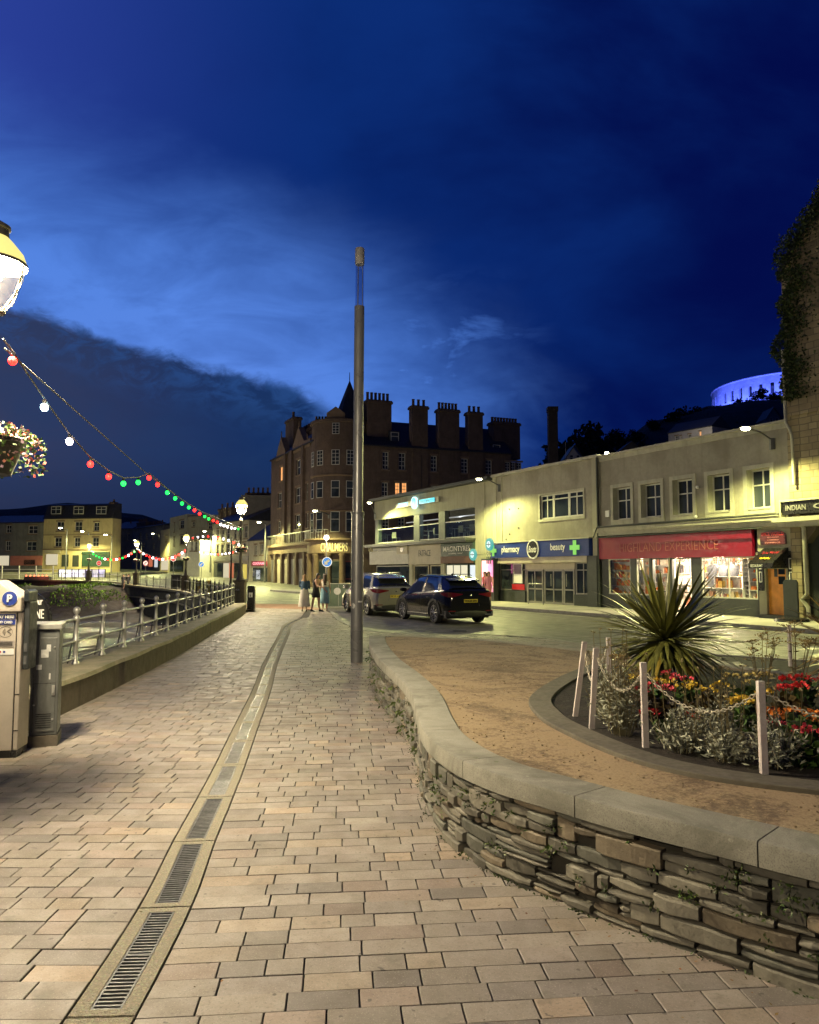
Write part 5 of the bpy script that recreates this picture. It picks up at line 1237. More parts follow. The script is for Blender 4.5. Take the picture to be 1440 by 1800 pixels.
lt = MB()
def canopytext(tx, x0, x1, q0, q1, mat, nm='lettering', **k):
    o = lettering(aw, tx, x0, x1, 0, q1-q0, 0, mat, name=nm, **k)
    o.location = (0, -.85+q0*math.cos(ang)-.012, zA0+.18+q0*math.sin(ang)+.012); o.rotation_euler = (ang-R(90), 0, 0); return o
canopytext('Spice World', wA*.18, wA*.82, .55, .74, M('canopy_red', (.5,.03,.06), .5, .1, 3), bold=.0)
canopytext('~~~', wA*.30, wA*.72, .22, .36, mt['yellow'], 'emblem', bold=.01)
lettering(aw, 'RESTAURANT', wA*.1, wA*.6, zA0+.04, zA0+.14, -.856, m_wt)
asg = empty('arched_sign', tuple(Fr.w(xc+f(1341), -.05, .13)), Fr.rz, label='arched maroon restaurant sign above the orange door', cat='sign')
wS = f(1386)-f(1341); zq0, zq1 = zz(1363, 957), zz(1363, 932); n_ = 14
pts = [(0, zq0), (wS, zq0), (wS, zq0+(zq1-zq0)*.62)]+[(wS/2+wS/2*math.cos(math.pi*k/n_), zq0+(zq1-zq0)*(.62+.38*math.sin(math.pi*k/n_))) for k in range(1, n_)]+[(0, zq0+(zq1-zq0)*.62)]
g = MB(); g.prism(pts, -.03, .02); g.build('board', M('maroon', (.09,.012,.018), .35, .2, 3), asg)
mp_ = M('sign_pink', (.75,.3,.32), .5, .1, 3)
lettering(asg, 'SPICE WORLD', .06, wS-.06, zq0+(zq1-zq0)*.62, zq0+(zq1-zq0)*.86, -.036, M('sign_redtext', (.7,.06,.08), .5, .1, 3), bold=.015)
lettering(asg, 'RESTAURANT', wS*.3, wS*.75, zq0+(zq1-zq0)*.47, zq0+(zq1-zq0)*.54, -.036, mp_); lettering(asg, '& TAKEAWAY', wS*.3, wS*.75, zq0+(zq1-zq0)*.28, zq0+(zq1-zq0)*.35, -.036, mp_); lettering(asg, 'EVENINGS', wS*.2, wS*.8, zq0+(zq1-zq0)*.08, zq0+(zq1-zq0)*.18, -.036, mp_)
# forecourt sign on a rubber base
x = Fr.x(1389, -1.1); fs_ = empty('pavement_sign', tuple(Fr.w(x, -1.1, .12)), Fr.rz, label='dark pavement sign on a heavy rubber base by the orange door', cat='sign')
g = MB(); g.lathe([(.001,0),(.55,0),(.5,.10),(.2,.16),(.001,.16)], n=20); g.build('rubber_base', mt['black'], fs_, smooth=40); g = MB(); g.prism([(-.26,.14),(.26,.14),(.26,1.28),(.2,1.38),(-.2,1.38),(-.26,1.28)], -.04, .04); g.build('panel', m_dk, fs_, mods=[B1(.01)])
# ---- D: old stone building at the right edge, ivy at its gable
m, t, p = new('coursed_stone'); tc = t.nodes.new('ShaderNodeTexCoord'); P = X(t, tc.outputs['Object']); br_ = t.nodes.new('ShaderNodeTexBrick'); sx, sy, sz = sep(t, P)
t.links.new(comb(t, sx+sy, sz+(noise(t, P, 1.2)-.5)*.08).k, br_.inputs['Vector']); br_.inputs['Scale'].default_value = 1.0; br_.inputs['Brick Width'].default_value = .46; br_.inputs['Row Height'].default_value = .23; br_.inputs['Mortar Size'].default_value = .014; br_.offset_frequency = 2; br_.squash = .7
br_.inputs['Color1'].default_value = (.36,.30,.18,1); br_.inputs['Color2'].default_value = (.24,.19,.11,1); br_.inputs['Mortar'].default_value = (.15,.13,.09,1)
setin(t, p, 'Base Color', mixc(t, noise(t, P, 1.1, 5).ss(.4, .7)*.5, X(t, br_.outputs['Color']), (.12,.10,.06))); setin(t, p, 'Roughness', .85); bumpn(t, p, X(t, br_.outputs['Fac'])*-.6+noise(t, P, 14, 4)*.5, .6, .03); m_cs = m
xd = xC1; cs = empty('stone_building', tuple(Fr.w(xd, -.12, .13)), Fr.rz, label='tall old stone building with ivy, cut off by the right edge of the photo', cat='building')
zt_ = Fr.z(1386, 480)-zb0; xq_ = Fr.x(1440)-xd; zap = zt_+(Fr.z(1440, 400)-zb0-zt_)*2.6/xq_
g = MB(); g.prism([(0, 3.9), (9, 3.9), (9, 8.2), (5.2, 8.2), (5.2, zt_), (2.6, zap), (.0, zt_)], 0, .6); g.build('gable_wall', m_cs, cs)
g = MB(); g.box(0, .5, .6, 12, 0, zt_); g.build('side_wall', m_cs, cs); g = MB(); g.box(0, .38, -.03, .6, 0, 3.9); g.box(5.2, 9, 0, .6, 0, 3.9); each(g, 'shop_pier', m_cs, cs)
g = MB(); g.rings([[(-.12,-.1,zt_-.2),(-.12,-.1,zt_+.1),(2.6,-.1,zap+.4),(5.3,-.1,zt_+.1),(5.3,-.1,zt_-.2),(2.6,-.1,zap+.05)], [(-.12,12,zt_-.2),(-.12,12,zt_+.1),(2.6,12,zap+.4),(5.3,12,zt_+.1),(5.3,12,zt_-.2),(2.6,12,zap+.05)]]); g.build('roof', mt['slate'], cs)
g = MB(); g.box(.15, 8, -.10, 0, 7.0, 7.35); g.build('string_course', m_cs, cs)
g = MB(); g.tube([(.02,-.1,9.4),(.04,-.1,6.8),(.22,-.16,6.55),(.28,-.14,6.3),(.28,-.12,4.6)], .055, 8); g.build('drainpipe', m_tr, cs, smooth=50)
g = MB(); g.tube([(.55,-.35,3.3),(.7,-.30,3.1),(.7,-.25,.9),(.5,-.25,.7),(.75,-.3,.45),(.7,-.2,0)], .07, 8); g.build('soil_pipe', m_tr, cs, smooth=50)
zi1, zi0 = Fr.z(1410, 880, -.5)-zb0, Fr.z(1410, 903, -.5)-zb0
g = MB(); g.box(Fr.x(1379, -.55)-xd, 8, -.45, 0, zi0, zi1); isg = g.build('shop_sign', mt['black'], cs)
lettering(isg, 'INDIAN', Fr.x(1385.5, -.57)-xd, Fr.x(1421.5, -.57)-xd, zi0+.13, zi1-.13, -.46, m_gy, bold=.02); lettering(isg, 'CUISINE', Fr.x(1434.5, -.57)-xd, Fr.x(1434.5, -.57)-xd+2.1, zi0+.13, zi1-.13, -.46, m_gy, bold=.02)
g = MB(); q = Fr.x(1379, -.55)-xd; g.box(q-.06, 8, -.50, -.45, zi1, zi1+.07); g.box(q-.06, q, -.5, 0, zi0-.05, zi1); g.box(q-.3, 8, -.60, 0, zi0-.25, zi0-.1); g.box(q-.15, 8, -.5, 0, zi0-.42, zi0-.25); g.build('shop_cornice', m_tr, cs)
g = MB(); g.rings([[(.45+z_*.0, -.02, 3.9-z_) , (.45+w_, -.02, 3.9-z_), (.45+w_, .5, 3.9-z_), (.45, .5, 3.9-z_)] for z_, w_ in ((0,1.4),(.25,1.2),(.6,.7),(1.0,.35),(1.3,.1))]); g.build('stone_corbel', M('old_carved_stone', (.12,.10,.07), .9, .4, 3, bump=.6, bscale=12), cs)
g = MB(); g.box(.38, 5.2, .35, .45, 0, 3.9); g.build('shop_recess', m_dk, cs)
iv = MB(); st_ = MB()
for i in range(6500):
    z_ = random.uniform(7.6, zap); ex_ = max(0, (z_-zt_)/(zap-zt_)*2.6) if z_ > zt_ else 0
    x = ex_+abs(random.gauss(0, .5))-.05+(.25*math.sin(z_*2.3)*(1 if z_ > zt_-1 else 0))-(.30*math.exp(-((z_-9.4)/.5)**2))-.08*math.sin(z_*4.1)
    g_ = random.uniform(.4,1.3); iv.col = (g_*.9, g_*.8, g_*.7); iv.leaf((x, -.02-random.random()*(.14 if z_ < zt_-.5 else .5), z_+(.3*random.random() if z_ > zt_ else 0)), (random.gauss(0,1), -.6, random.gauss(-.3,.8)), random.uniform(.06,.14), .08)
ivo = iv.build('ivy', mt['leafgreen'], label='dark ivy climbing the gable edge of the old stone building', cat='ivy'); ivo.location = Fr.w(xd, -.12, .13); ivo.rotation_euler.z = Fr.rz
# lamps on the terrace
headlamp(Fr.w(Fr.x(848, -1.5), -1.5, Fr.z(848, 842, -1.5)), Fr.w(Fr.x(880, 0), -.05, Fr.z(880, 853)), 'street lamp on a bracket at the join of the cafe building and the pharmacy', 2700)
headlamp(Fr.w(Fr.x(1325, -1.7), -1.7, Fr.z(1325, 752, -1.7)), Fr.w(Fr.x(1368), -.08, Fr.z(1368, 772)), 'bright street lamp on a bracket at the right end of the gift shop roof', 2700)
headlamp(Fr.w(Fr.x(650, -1.3), -1.3, Fr.z(650, 884, -1.3)), Fr.w(Fr.x(660), -.05, Fr.z(660, 904)), 'street lamp on a white bracket at the left corner of the cafe building', 2700)
random.seed(41)
# ================================================================ CORNER HOTEL
m_br = M('brown_sandstone', (.135,.095,.075), .9, .3, .9, col2=(.095,.068,.055), bump=.6, bscale=9, bd=.05, streak=.4)
m_bd = M('carved_sandstone', (.22,.155,.105), .85, .25, 2, bump=.4, bscale=14)
m_wf = M('sash_white', (.55,.54,.50), .6, .15, 4); m_pot = M('chimney_pot', (.16,.09,.06), .9, .3, 4)
BH = .1
HR = Frame((-5.0, 79.0), (11.4, 85.4)); HL = Frame((-17.4, 96.0), (-10.04, 80.7)); HC = Vector((-7.45, 82.0)); HRAD = 3.05
ho = empty('corner_hotel', (HC.x, HC.y, BH), label='big dark sandstone corner building with a round bay, a pointed spire and tall chimneys', cat='building')
def child(fr, parent_loc):                     # an empty-free way to build in a facade frame but parent to the building
    T = Matrix(((fr.X.x, fr.N.x, 0, fr.P.x-parent_loc[0]), (fr.X.y, fr.N.y, 0, fr.P.y-parent_loc[1]), (0,0,1,0), (0,0,0,1))); return T
def inframe(o, fr, pl):                        # place an object built in frame coordinates under its building
    o.location = (fr.P.x-pl[0], fr.P.y-pl[1], 0); o.rotation_euler.z = fr.rz; return o
hloc = (HC.x, HC.y)
def facade(fr, parent, ploc, base, z1, rows, mat, th=.4, eave_mat=None, lit=(), wmat=None, depth=10, y0=0.0, cols=2, bars=(.5,), x0=0, x1=None, side=True):
    x1 = fr.len if x1 is None else x1; ops = []
    for (u0, u1, v1, v0) in rows:
        xa, xb_ = fr.x(u0), fr.x(u1); um = (u0+u1)/2; ops.append((xa, xb_, fr.z(um, v0)-base, fr.z(um, v1)-base))
    w_ = wall('wall', x0, x1, 0, z1, ops, y0, y0+th, mat, parent); inframe(w_, fr, ploc)
    for i, o in enumerate(ops):
        wn = window(parent, o[0]+.003, o[1]-.003, o[2]+.003, o[3]-.003, y0+.14, wmat or m_wf, cols=cols, rows=bars, fw=.07, pane=mt['warmpane'] if i in lit else None); inframe(wn, fr, ploc)
        if i in lit: wn['label'] = 'window lit warm orange'
        g = MB(); g.box(o[0]-.12, o[1]+.12, y0-.08, y0, o[2]-.16, o[2]-.0); g.box(o[0]-.12, o[1]+.12, y0-.05, y0, o[3]+.0, o[3]+.2); each(g, 'window_trim', m_bd, parent, lambda q: inframe(q, fr, ploc))
    if side:
        g = MB(); g.box(x0, x0+.3, y0+th, depth, 0, z1); g.box(x1-.3, x1, y0+th, depth, 0, z1); g.box(x0, x1, depth-.3, depth, 0, z1); inframe(g.build('side_wall', mat, parent), fr, ploc)
    return ops
ze = HR.z(670, 785)-BH
rowsR = [(672,683,794,825),(701,713,796,826),(758,769,801,829),(812,824,806,832),(855.5,866.5,809,834),(890.5,899,812,832),(901,908.5,812,832),(910.5,919.5,813,833),(671,682,848,879),(694.5,703.5,848,873),(706.5,716,848,873),(758,769,854,880),(672,684,905,930),(700,712,905,930)]
facade(HR, ho, hloc, BH, ze, rowsR, m_br, lit=(9, 10), cols=2, bars=(.25,.5,.75), depth=9)
ze2 = HL.z(500, 805)-BH
rowsL = [(489.5,495,821,846),(519,528.5,808,835),(487,493.5,867,893),(518,527,857,885),(487,492,916,938),(518,526,905,930),(505.5,508.5,862,888),(536,540,850,880),(506,509,912,934),(537,541,902,928),(545.5,548.5,840,872)]
facade(HL, ho, hloc, BH, ze2+.3, rowsL, m_br, lit=(0,), depth=8)
# roofs
def gableroof(fr, x0, x1, zE, zR, yR, yB, parent, ploc, mat=None, name='roof'):
    g = MB(); g.rings([[(x,-.25,zE), (x,-.25,zE+.12), (x,yR,zR), (x,yB,zE+.12), (x,yB,zE)] for x in (x0, x1)]); return inframe(g.build(name, mat or mt['slate'], parent), fr, ploc)
zR = HR.z(700, 742, 3.5)-BH
gableroof(HR, 0, HR.len, ze, zR, 3.6, 9, ho, hloc); gableroof(HL, 0, HL.len, ze2+.3, ze2+3.4, 3.6, 8, ho, hloc)
# left street face: wall-head gables with finials, oriel strips, chimneys
for i, (u, vt, wu) in enumerate(((492, 770, 9), (523, 752, 12), (538, 775, 7))):
    x = HL.x(u); hw_ = abs(HL.x(u+wu/2)-HL.x(u-wu/2))*.9; zt2 = HL.z(u, vt)-BH
    g = MB(); g.prism([(x-hw_, ze2), (x+hw_, ze2), (x+hw_*.9, ze2+.9), (x, zt2), (x-hw_*.9, ze2+.9)], -.08, .6); g.prism([(x-.08, zt2-.2), (x+.08, zt2-.2), (x, zt2+.7)], -.05, .05); inframe(g.build('wall_gable', m_bd, ho), HL, hloc)
for u0, u1 in ((500, 503), (510, 514), (531, 534.5)):
    g = MB(); g.box(HL.x(u0), HL.x(u1), -.3, 0, 5, ze2+.4); inframe(g.build('buttress', m_br, ho), HL, hloc)
def stack(fr, u0, u1, vtop, y0, y1, n, parent, ploc, base, zb, label=None, pot=.75):
    xa, xb_ = fr.x(u0, y0), fr.x(u1, y0); z1 = fr.z((u0+u1)/2, vtop, y0)-base
    g = MB(); g.box(xa, xb_, y0, y1, zb, z1-.35); g.box(xa-.12, xb_+.12, y0-.12, y1+.12, z1-.35, z1-.12); g.box(xa-.05, xb_+.05, y0-.05, y1+.05, z1-.12, z1); s_ = inframe(g.build('chimney', m_br, parent), fr, ploc)
    for k in range(n):
        b = MB(); xx = xa+(xb_-xa)*(k+.5)/n; b.lathe([(.001,z1),(.17,z1),(.15,z1+pot-.1),(.18,z1+pot-.08),(.18,z1+pot),(.001,z1+pot)], (xx, (y0+y1)/2, 0), 8); b.build('chimney_pot', m_pot, s_)
    return s_
stack(HL, 499, 513, 738, 1.2, 2.2, 1, ho, hloc, BH, ze2, pot=.9); stack(HL, 514, 552, 757, 3.0, 4.0, 10, ho, hloc, BH, ze2)
stack(HR, 645, 688, 703, 1.0, 2.4, 6, ho, hloc, BH, ze-.2, pot=.9); stack(HR, 725, 753, 713, -.10, .9, 3, ho, hloc, BH, 2, pot=.75); stack(HR, 773, 809, 719, -.10, .9, 6, ho, hloc, BH, 2, pot=.75); stack(HR, 826, 851, 724, -.10, .9, 3, ho, hloc, BH, 2, pot=.7); stack(HR, 870, 917, 742, 1.6, 3.0, 9, ho, hloc, BH, ze-.2, pot=.6)
for u, v in ((697, 764), (879, 786)):
    x = HR.x(u); z_ = HR.z(u, v)-BH; g = MB(); g.prism([(x-.6, z_-1), (x+.6, z_-1), (x+.6, z_+.5), (x-.6, z_+.5)], .6, 2.4); d_ = inframe(g.build('dormer', mt['slate'], ho), HR, hloc); window(d_, x-.45, x+.45, z_-.75, z_+.35, .53, m_wf, cols=1, fw=.06)
g = MB(); g.tube([(HR.x(741), -.06, 5), (HR.x(741), -.06, HR.z(741, 800)-BH)], .06, 5); inframe(g.build('drainpipe', mt['iron'], ho), HR, hloc)
# round bay
ztw = 1.8+(1003-733)*79/1350-BH
g = MB(); g.lathe([(HRAD,0),(HRAD,ztw-.35),(HRAD+.2,ztw-.3),(HRAD+.2,ztw),(.001,ztw)], n=40); g.build('round_bay', m_br, ho, smooth=30)
g = MB()
for z_ in (4.55, 7.9, 11.6): g.lathe([(HRAD,z_-.12),(HRAD+.12,z_-.06),(HRAD+.12,z_+.06),(HRAD,z_+.12)], n=40)
g.lathe([(HRAD,3.4),(HRAD+.4,3.5),(HRAD+.4,4.7),(HRAD+.75,4.85),(HRAD+.75,5.0),(HRAD,5.05)], n=40); g.build('cornice', m_bd, ho, smooth=30)
def curved(parent, ang, z0, z1, w_, pane=None, cols=2, bars=(.25,.5,.75)):
    o = window(parent, -w_/2, w_/2, z0, z1, -.06, m_wf, cols=cols, rows=bars, fw=.06, pane=pane); a = R(ang)
    o.location = (HRAD*math.sin(a), -HRAD*math.cos(a), 0); o.rotation_euler.z = a; return o
def zt(v): return 1.8+(1003-v)*79/1350-BH
curved(ho, -4, zt(761), zt(741), .75)
for an in (-4, 25, -38, -66):
    curved(ho, an, zt(816), zt(789), .85)
    curved(ho, an, zt(874), zt(844), .9, bars=(.55,), cols=1)
    curved(ho, an, zt(935), zt(899), .95, bars=(.62,), cols=1)
sp = MB(); sx_ = 1.0; sp.lathe([(1.7,ztw),(1.75,ztw+.1),(1.42,ztw+1.0),(.03,ztw+4.6),(.05,ztw+4.65),(.03,ztw+5.5),(.001,ztw+5.5)], (sx_, -.6, 0), 12); sp.build('spire', mt['slate'], ho)
g = MB(); g.box(-2.9, -1.2, .2, 1.2, ztw, ztw+.35); s_ = g.build('chimney', m_br, ho)
for k in range(5): b = MB(); b.lathe([(.13,ztw+.35),(.12,ztw+.95),(.001,ztw+.95)], (-2.7+k*.33, .7, 0), 7); b.build('chimney_pot', m_pot, s_)
g = MB(); g.prism([(-1.2, ztw), (.7, ztw), (.7, ztw+.6), (-.25, ztw+1.3), (-1.2, ztw+.6)], -2.9, -1.2); g.build('wall_gable', m_bd, ho)
# ground floor: columns, arches with shutters, gilt lettering
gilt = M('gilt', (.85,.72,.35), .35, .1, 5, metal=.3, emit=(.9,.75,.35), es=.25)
lt = lettering(ho, 'CHALMERS', -1.75, 1.15, 3.65, 4.55, 0, gilt, bold=.02)
for q in lt.data.vertices:
    a = q.co.x/(HRAD+.42); rr_ = HRAD+.42-(q.co.y)*1.0; q.co = Vector((rr_*math.sin(a), -rr_*math.cos(a), q.co.z))
for an in (-74, -44, -16, 10, 34, 58):
    a = R(an); g = MB(); g.lathe([(.42,0),(.42,.35),(.33,.45),(.30,3.1),(.42,3.3),(.42,3.45)], ((HRAD+.15)*math.sin(a), -(HRAD+.15)*math.cos(a), 0), 14); g.build('column', m_bd, ho, smooth=40)
for an, c_ in ((-30, m_dk), (-3, m_dkg), (22, m_rd)):
    o = window(ho, -.6, .6, .05, 2.7, -.05, m_dk if c_ != m_rd else M('door_red', (.2,.03,.03), .5, .2, 3), cols=1, rows=(.3,), fw=.12, name='door'); a = R(an); o.location = (HRAD*math.sin(a), -HRAD*math.cos(a), 0); o.rotation_euler.z = a
g = MB(); g.box(0, HL.len, -.5, .05, 4.5, 4.8); g.box(0, HL.len, -.25, .05, 3.7, 4.5); each(g, 'cornice', m_bd, ho, lambda q: inframe(q, HL, hloc))
g = MB(); [g.box(x, x+.55, -.35, .05, 0, 3.7) for x in [HL.len*k/6 for k in range(7)] if x < HL.len-.3]; each(g, 'shop_pier', m_br, ho, lambda o: inframe(o, HL, hloc))
for k in range(6):
    xa = HL.len*k/6+.57; xb_ = HL.len*(k+1)/6-.02; g = MB(); g.box(xa, xb_, -.03, -.005, 0, 2.5); g.box(xa, xb_, -.06, -.005, 2.5, 3.0); inframe(g.build('shutter', m_cr if k in (1, 2) else m_gy, ho), HL, hloc)
g = MB(); [g.box(x-.02, x+.02, -.45, -.41, 4.8, 5.9) for x in [HL.len*k/26 for k in range(27)]]; g.box(0, HL.len, -.46, -.40, 5.85, 5.92); inframe(g.build('balcony_rail', mt['silver'], ho), HL, hloc)
g = MB(); [g.tube([((HRAD+.6)*math.sin(R(a)), -(HRAD+.6)*math.cos(R(a)), 5.0), ((HRAD+.6)*math.sin(R(a)), -(HRAD+.6)*math.cos(R(a)), 5.9)], .02, 4) for a in range(-80, -8, 6)]; g.tube([((HRAD+.6)*math.sin(R(a)), -(HRAD+.6)*math.cos(R(a)), 5.9) for a in range(-80, -8, 6)], .03, 4); g.build('balcony_rail', mt['silver'], ho)
g = MB(); g.box(0, HR.len, -.5, 0, 4.4, 4.8); g.box(0, HR.len, -.3, 0, 3.4, 4.4); fs2 = inframe(g.build('fascia', m_br, ho), HR, hloc); lettering(fs2, 'GRILL & BAR', HR.x(646), HR.x(668), 3.65, 4.25, -.31, gilt)
headlamp(AT(557, 898, 76.5), AT(578, 905, 78.9), 'yellow street lamp fixed to the round bay of the corner building', 5200, size=1.5)
# round globe lamp hanging at the corner entrance
gb = empty('globe_lamp', tuple(AT(574, 945, 72)), label='round white globe lamp on the keep-left island post', cat='lamp'); gb.location.z = 0
g = MB(); g.tube([(0,0,0),(0,0,AT(574,945,72).z-.3)], .04, 6); g.build('post', mt['white'], gb); g = MB(); g.ball((0,0,AT(574,945,72).z), .24, 14, 9); g.build('globe', EM('globe_glow', (1,.97,.85), 7), gb, smooth=80); light('globe_light', (0,-.35,AT(574,945,72).z), 120, (1,.95,.8), .2, parent=gb)
# ================================================================ STREET TO THE LEFT OF THE HOTEL
m_pale = M('pale_render', (.42,.40,.32), .85, .2, .8, streak=.4); m_st2 = M('grey_render', (.20,.20,.19), .9, .3, .8, bump=.4, bscale=9, streak=.4)
m_yel = M('yellow_render', (.55,.46,.26), .85, .15, .8, streak=.3); m_pink = M('pink_render', (.55,.20,.16), .8, .15, 2)
def house(name, label, P, Q, base, z1, rows, mat, roof=None, lit=(), depth=9, cat='building', rr_=True, stacks=(), shop=None, cols=2, bars=(.5,)):
    fr = Frame(P, Q); r = empty(name, (fr.P.x, fr.P.y, base), label=label, cat=cat); pl_ = (fr.P.x, fr.P.y)
    facade(fr, r, pl_, base, z1-base, rows, mat, lit=lit, depth=depth, cols=cols, bars=bars)
    g = MB(); g.box(0, fr.len, -.02, .35, -2.5, -.001); inframe(g.build('foundation', mat, r), fr, pl_)
    if roof is not None: gableroof(fr, -.1, fr.len+.1, z1-base, roof-base, depth*.45, depth, r, pl_)
    for (u0, u1, vt, n) in stacks: stack(fr, u0, u1, vt, depth*.3, depth*.3+.9, n, r, pl_, base, z1-base, pot=.8)
    if shop:
        for (u0, u1, v1, v0, m_, nm) in shop:
            g = MB(); um = (u0+u1)/2; g.box(fr.x(u0), fr.x(u1), -.12 if nm != 'door' else -.04, -.001, fr.z(um, v0)-base, fr.z(um, v1)-base); inframe(g.build(nm, m_, r), fr, pl_)
    return fr, r
def onL(u):
    k = (u-720)/1350; Y = 28.9/(k+.483) if True else 0; return (k*Y, Y)
shl = EM('shop_glow', (1,.88,.6), .55); shr = EM('shop_glow_red', (.9,.25,.12), .5); shw = EM('shop_glow_white', (.9,.95,1), .6)
def PX(u, D): return ((u-720)/1350*D, D)
# pale low house with a maroon shop sign
fr, _ = house('pale_cottage', 'small yellow-lit house with a maroon shop sign, left of the corner building', PX(438,100), PX(475,96), .2, 5.6, [(447,451,958,976),(457,462,956,975)], m_pale, roof=8.6, shop=[(443,474,986,995,M('maroon_sign', (.25,.02,.05), .5, .1, 2),'shop_sign'),(446,472,998,1022,mt['glass'],'shop_window'),(452,459,1002,1018,shw,'lit_display')])
lettering(_, 'bar & cafe', fr.x(446), fr.x(466), fr.z(455, 993)-.2, fr.z(455, 988)-.2, -.13, EM('neon_pink', (1,.25,.3), 1.5)) if False else None
b_ = empty('neon_sign', (fr.P.x, fr.P.y, .2), fr.rz, label='red and white lit shop name on the maroon sign', cat='sign'); lettering(b_, 'OXFAM', fr.x(446), fr.x(466), fr.z(455, 993)-.2, fr.z(455, 988)-.2, -.16, EM('neon_pink', (1,.30,.35), 1.6), bold=.03)
# tall plain gable behind
house('plain_gable_house', 'tall plain grey gable wall rising behind the pale cottage', PX(424,112), PX(478,112), .4, 1.8+(1003-870)*112/1350, [], M('dark_render', (.13,.125,.12), .9, .2, 1), roof=None, depth=8, stacks=[(430,472,866,5)])
house('shop_row_house', 'yellow-lit three-storey house above shops with white dormers and thin chimneys', PX(374,118), PX(437,108), .6, 1.8+(1003-918)*113/1350, [(380,384,930,950),(388,393,930,950),(397,403,928,948),(380,384,958,974),(388,393,957,973),(397,403,956,972),(410,415,926,948),(419,425,925,947),(428,434,924,946),(412,417,955,972),(426,432,954,971)], m_pale, roof=1.8+(1003-893)*113/1350, stacks=[(382,386,895,1),(391,396,893,1),(400,405,892,1)],
      shop=[(375,437,978,986,m_gy,'shop_sign'),(377,392,990,1018,mt['glass'],'shop_window'),(394,403,990,1020,shl,'lit_shop_window'),(404,411,990,1022,shr,'lit_shop_window'),(413,427,990,1024,mt['glass'],'shop_window'),(428,434,992,1024,EM('shop_glow_yellow', (1,.8,.15), .6),'lit_shop_window')])
frc, cr_ = house('corner_white_house', 'pale three-storey corner house with a flat roof line, front side', PX(329,136), PX(376,130), .9, 1.8+(1003-907)*133/1350, [(336,341,917,926),(364,371,918,930)], m_pale, roof=None, depth=8, shop=[(318,360,972,982,shl,'lit_shop_sign'),(334,344,988,1010,shw,'shop_window'),(346,356,988,1010,mt['glass'],'shop_window')])
g = MB(); ff = Frame(PX(298,142), PX(329,136))
house('corner_white_house_wing', 'left wing of the pale corner house with tall windows', PX(298,146), PX(328.5,136), .9, 1.8+(1003-905)*138/1350, [(314,322,915,929),(315,323,941,957),(304,306,920,935),(304,306,945,960)], m_pale, depth=6, shop=[(300,322,985,1005,mt['glass'],'shop_window')])
house('white_shop_house', 'low white house with tall white glazing bars beside the corner house', PX(330,120), PX(352,118), .8, 1.8+(1003-950)*119/1350, [(334,338,952,968),(341,346,952,968)], mt['white'], depth=4)
house('grey_terrace', 'grey terrace with clusters of chimney pots where the street narrows', PX(233,176), PX(286,160), 1.6, 1.8+(1003-927)*168/1350, [(244,247,938,948),(255,258,938,948),(266,269,938,948),(276,279,938,948),(250,253,956,966),(268,271,956,966)], m_st2, roof=1.8+(1003-919)*168/1350, stacks=[(238,254,918,5),(258,282,922,6)], shop=[(262,268,982,996,shr,'lit_shop_window'),(272,277,982,997,shw,'lit_shop_window')])
house('lit_end_house', 'yellow-lit house end at the mouth of the narrow street', PX(282,158), PX(299,150), 1.4, 1.8+(1003-931)*154/1350, [(290,293,942,952)], m_yel, depth=6, shop=[(284,296,984,1002,shl,'shop_window')])
house('dark_far_house', 'dark house closing the far end of the street', PX(197,185), PX(234,182), 1.7, 1.8+(1003-930)*183/1350, [(222,226,938,950)], m_st2, roof=1.8+(1003-915)*183/1350, stacks=[(223,227,921,1)])
# raised street with the yellow house and its stone neighbour
us = MB(); us.prism([(-90,111.5), (-44,111.5), (-44,140), (-90,140)], -.5, 1.55, 'z'); us.build('upper_street', m_pave2, kind='structure')
yb = 1.55
wr = [(162.5,172,918,933),(97,110,917,933),(129,142,917,933),(94.5,106.5,945,961),(129,139,945,961),(161,172,945,961)]
fry, yh = house('yellow_house', 'yellow three-storey house with a slate attic, lit by a lamp on its front', PX(76,120), PX(197,118), yb, 1.8+(1003-912)*119/1350, wr, m_yel, roof=None, depth=2.5, shop=[(78,105,966,972,m_cr,'shop_sign'),(81,101,974,993,shl,'shop_window'),(108,120,975,996,m_dk,'door'),(127,138,976,996,m_dk,'door'),(143,192,970,974,m_dkg,'shop_sign'),(144,192,975,996,m_dkg,'shop_front')])
zE = 1.8+(1003-912)*119/1350-yb; zT = 1.8+(1003-884)*119/1350-yb
g = MB(); g.rings([[(x,-.15,zE),(x,-.15,zE+.15),(x,.9,zT-.2),(x,1.6,zT),(x,2.5,zT),(x,2.5,zE)] for x in (0, fry.len)]); inframe(g.build('roof', mt['slate'], yh), fry, (fry.P.x, fry.P.y))
g = MB(); g.box(0, fry.len, -.18, 0, fry.z(130,966)-yb-.05, fry.z(130,966)-yb+.12); g.box(0, fry.len, -.08, 0, fry.z(130,940)-yb-.04, fry.z(130,940)-yb+.04); inframe(g.build('string_course', m_bd, yh), fry, (fry.P.x, fry.P.y))
for u in (95, 135, 175):
    x = fry.x(u); z_ = fry.z(u, 897)-yb; g = MB(); g.box(x-.95, x+.95, .02, 1.6, z_-.8, z_+.75); d_ = inframe(g.build('dormer', mt['slate'], yh), fry, (fry.P.x, fry.P.y)); window(d_, x-.85, x+.85, z_-.6, z_+.6, -.05, m_wf, cols=2, fw=.08)
stack(fry, 190, 196.5, 882, 1, 2.2, 1, yh, (fry.P.x, fry.P.y), yb, zE, pot=.4)
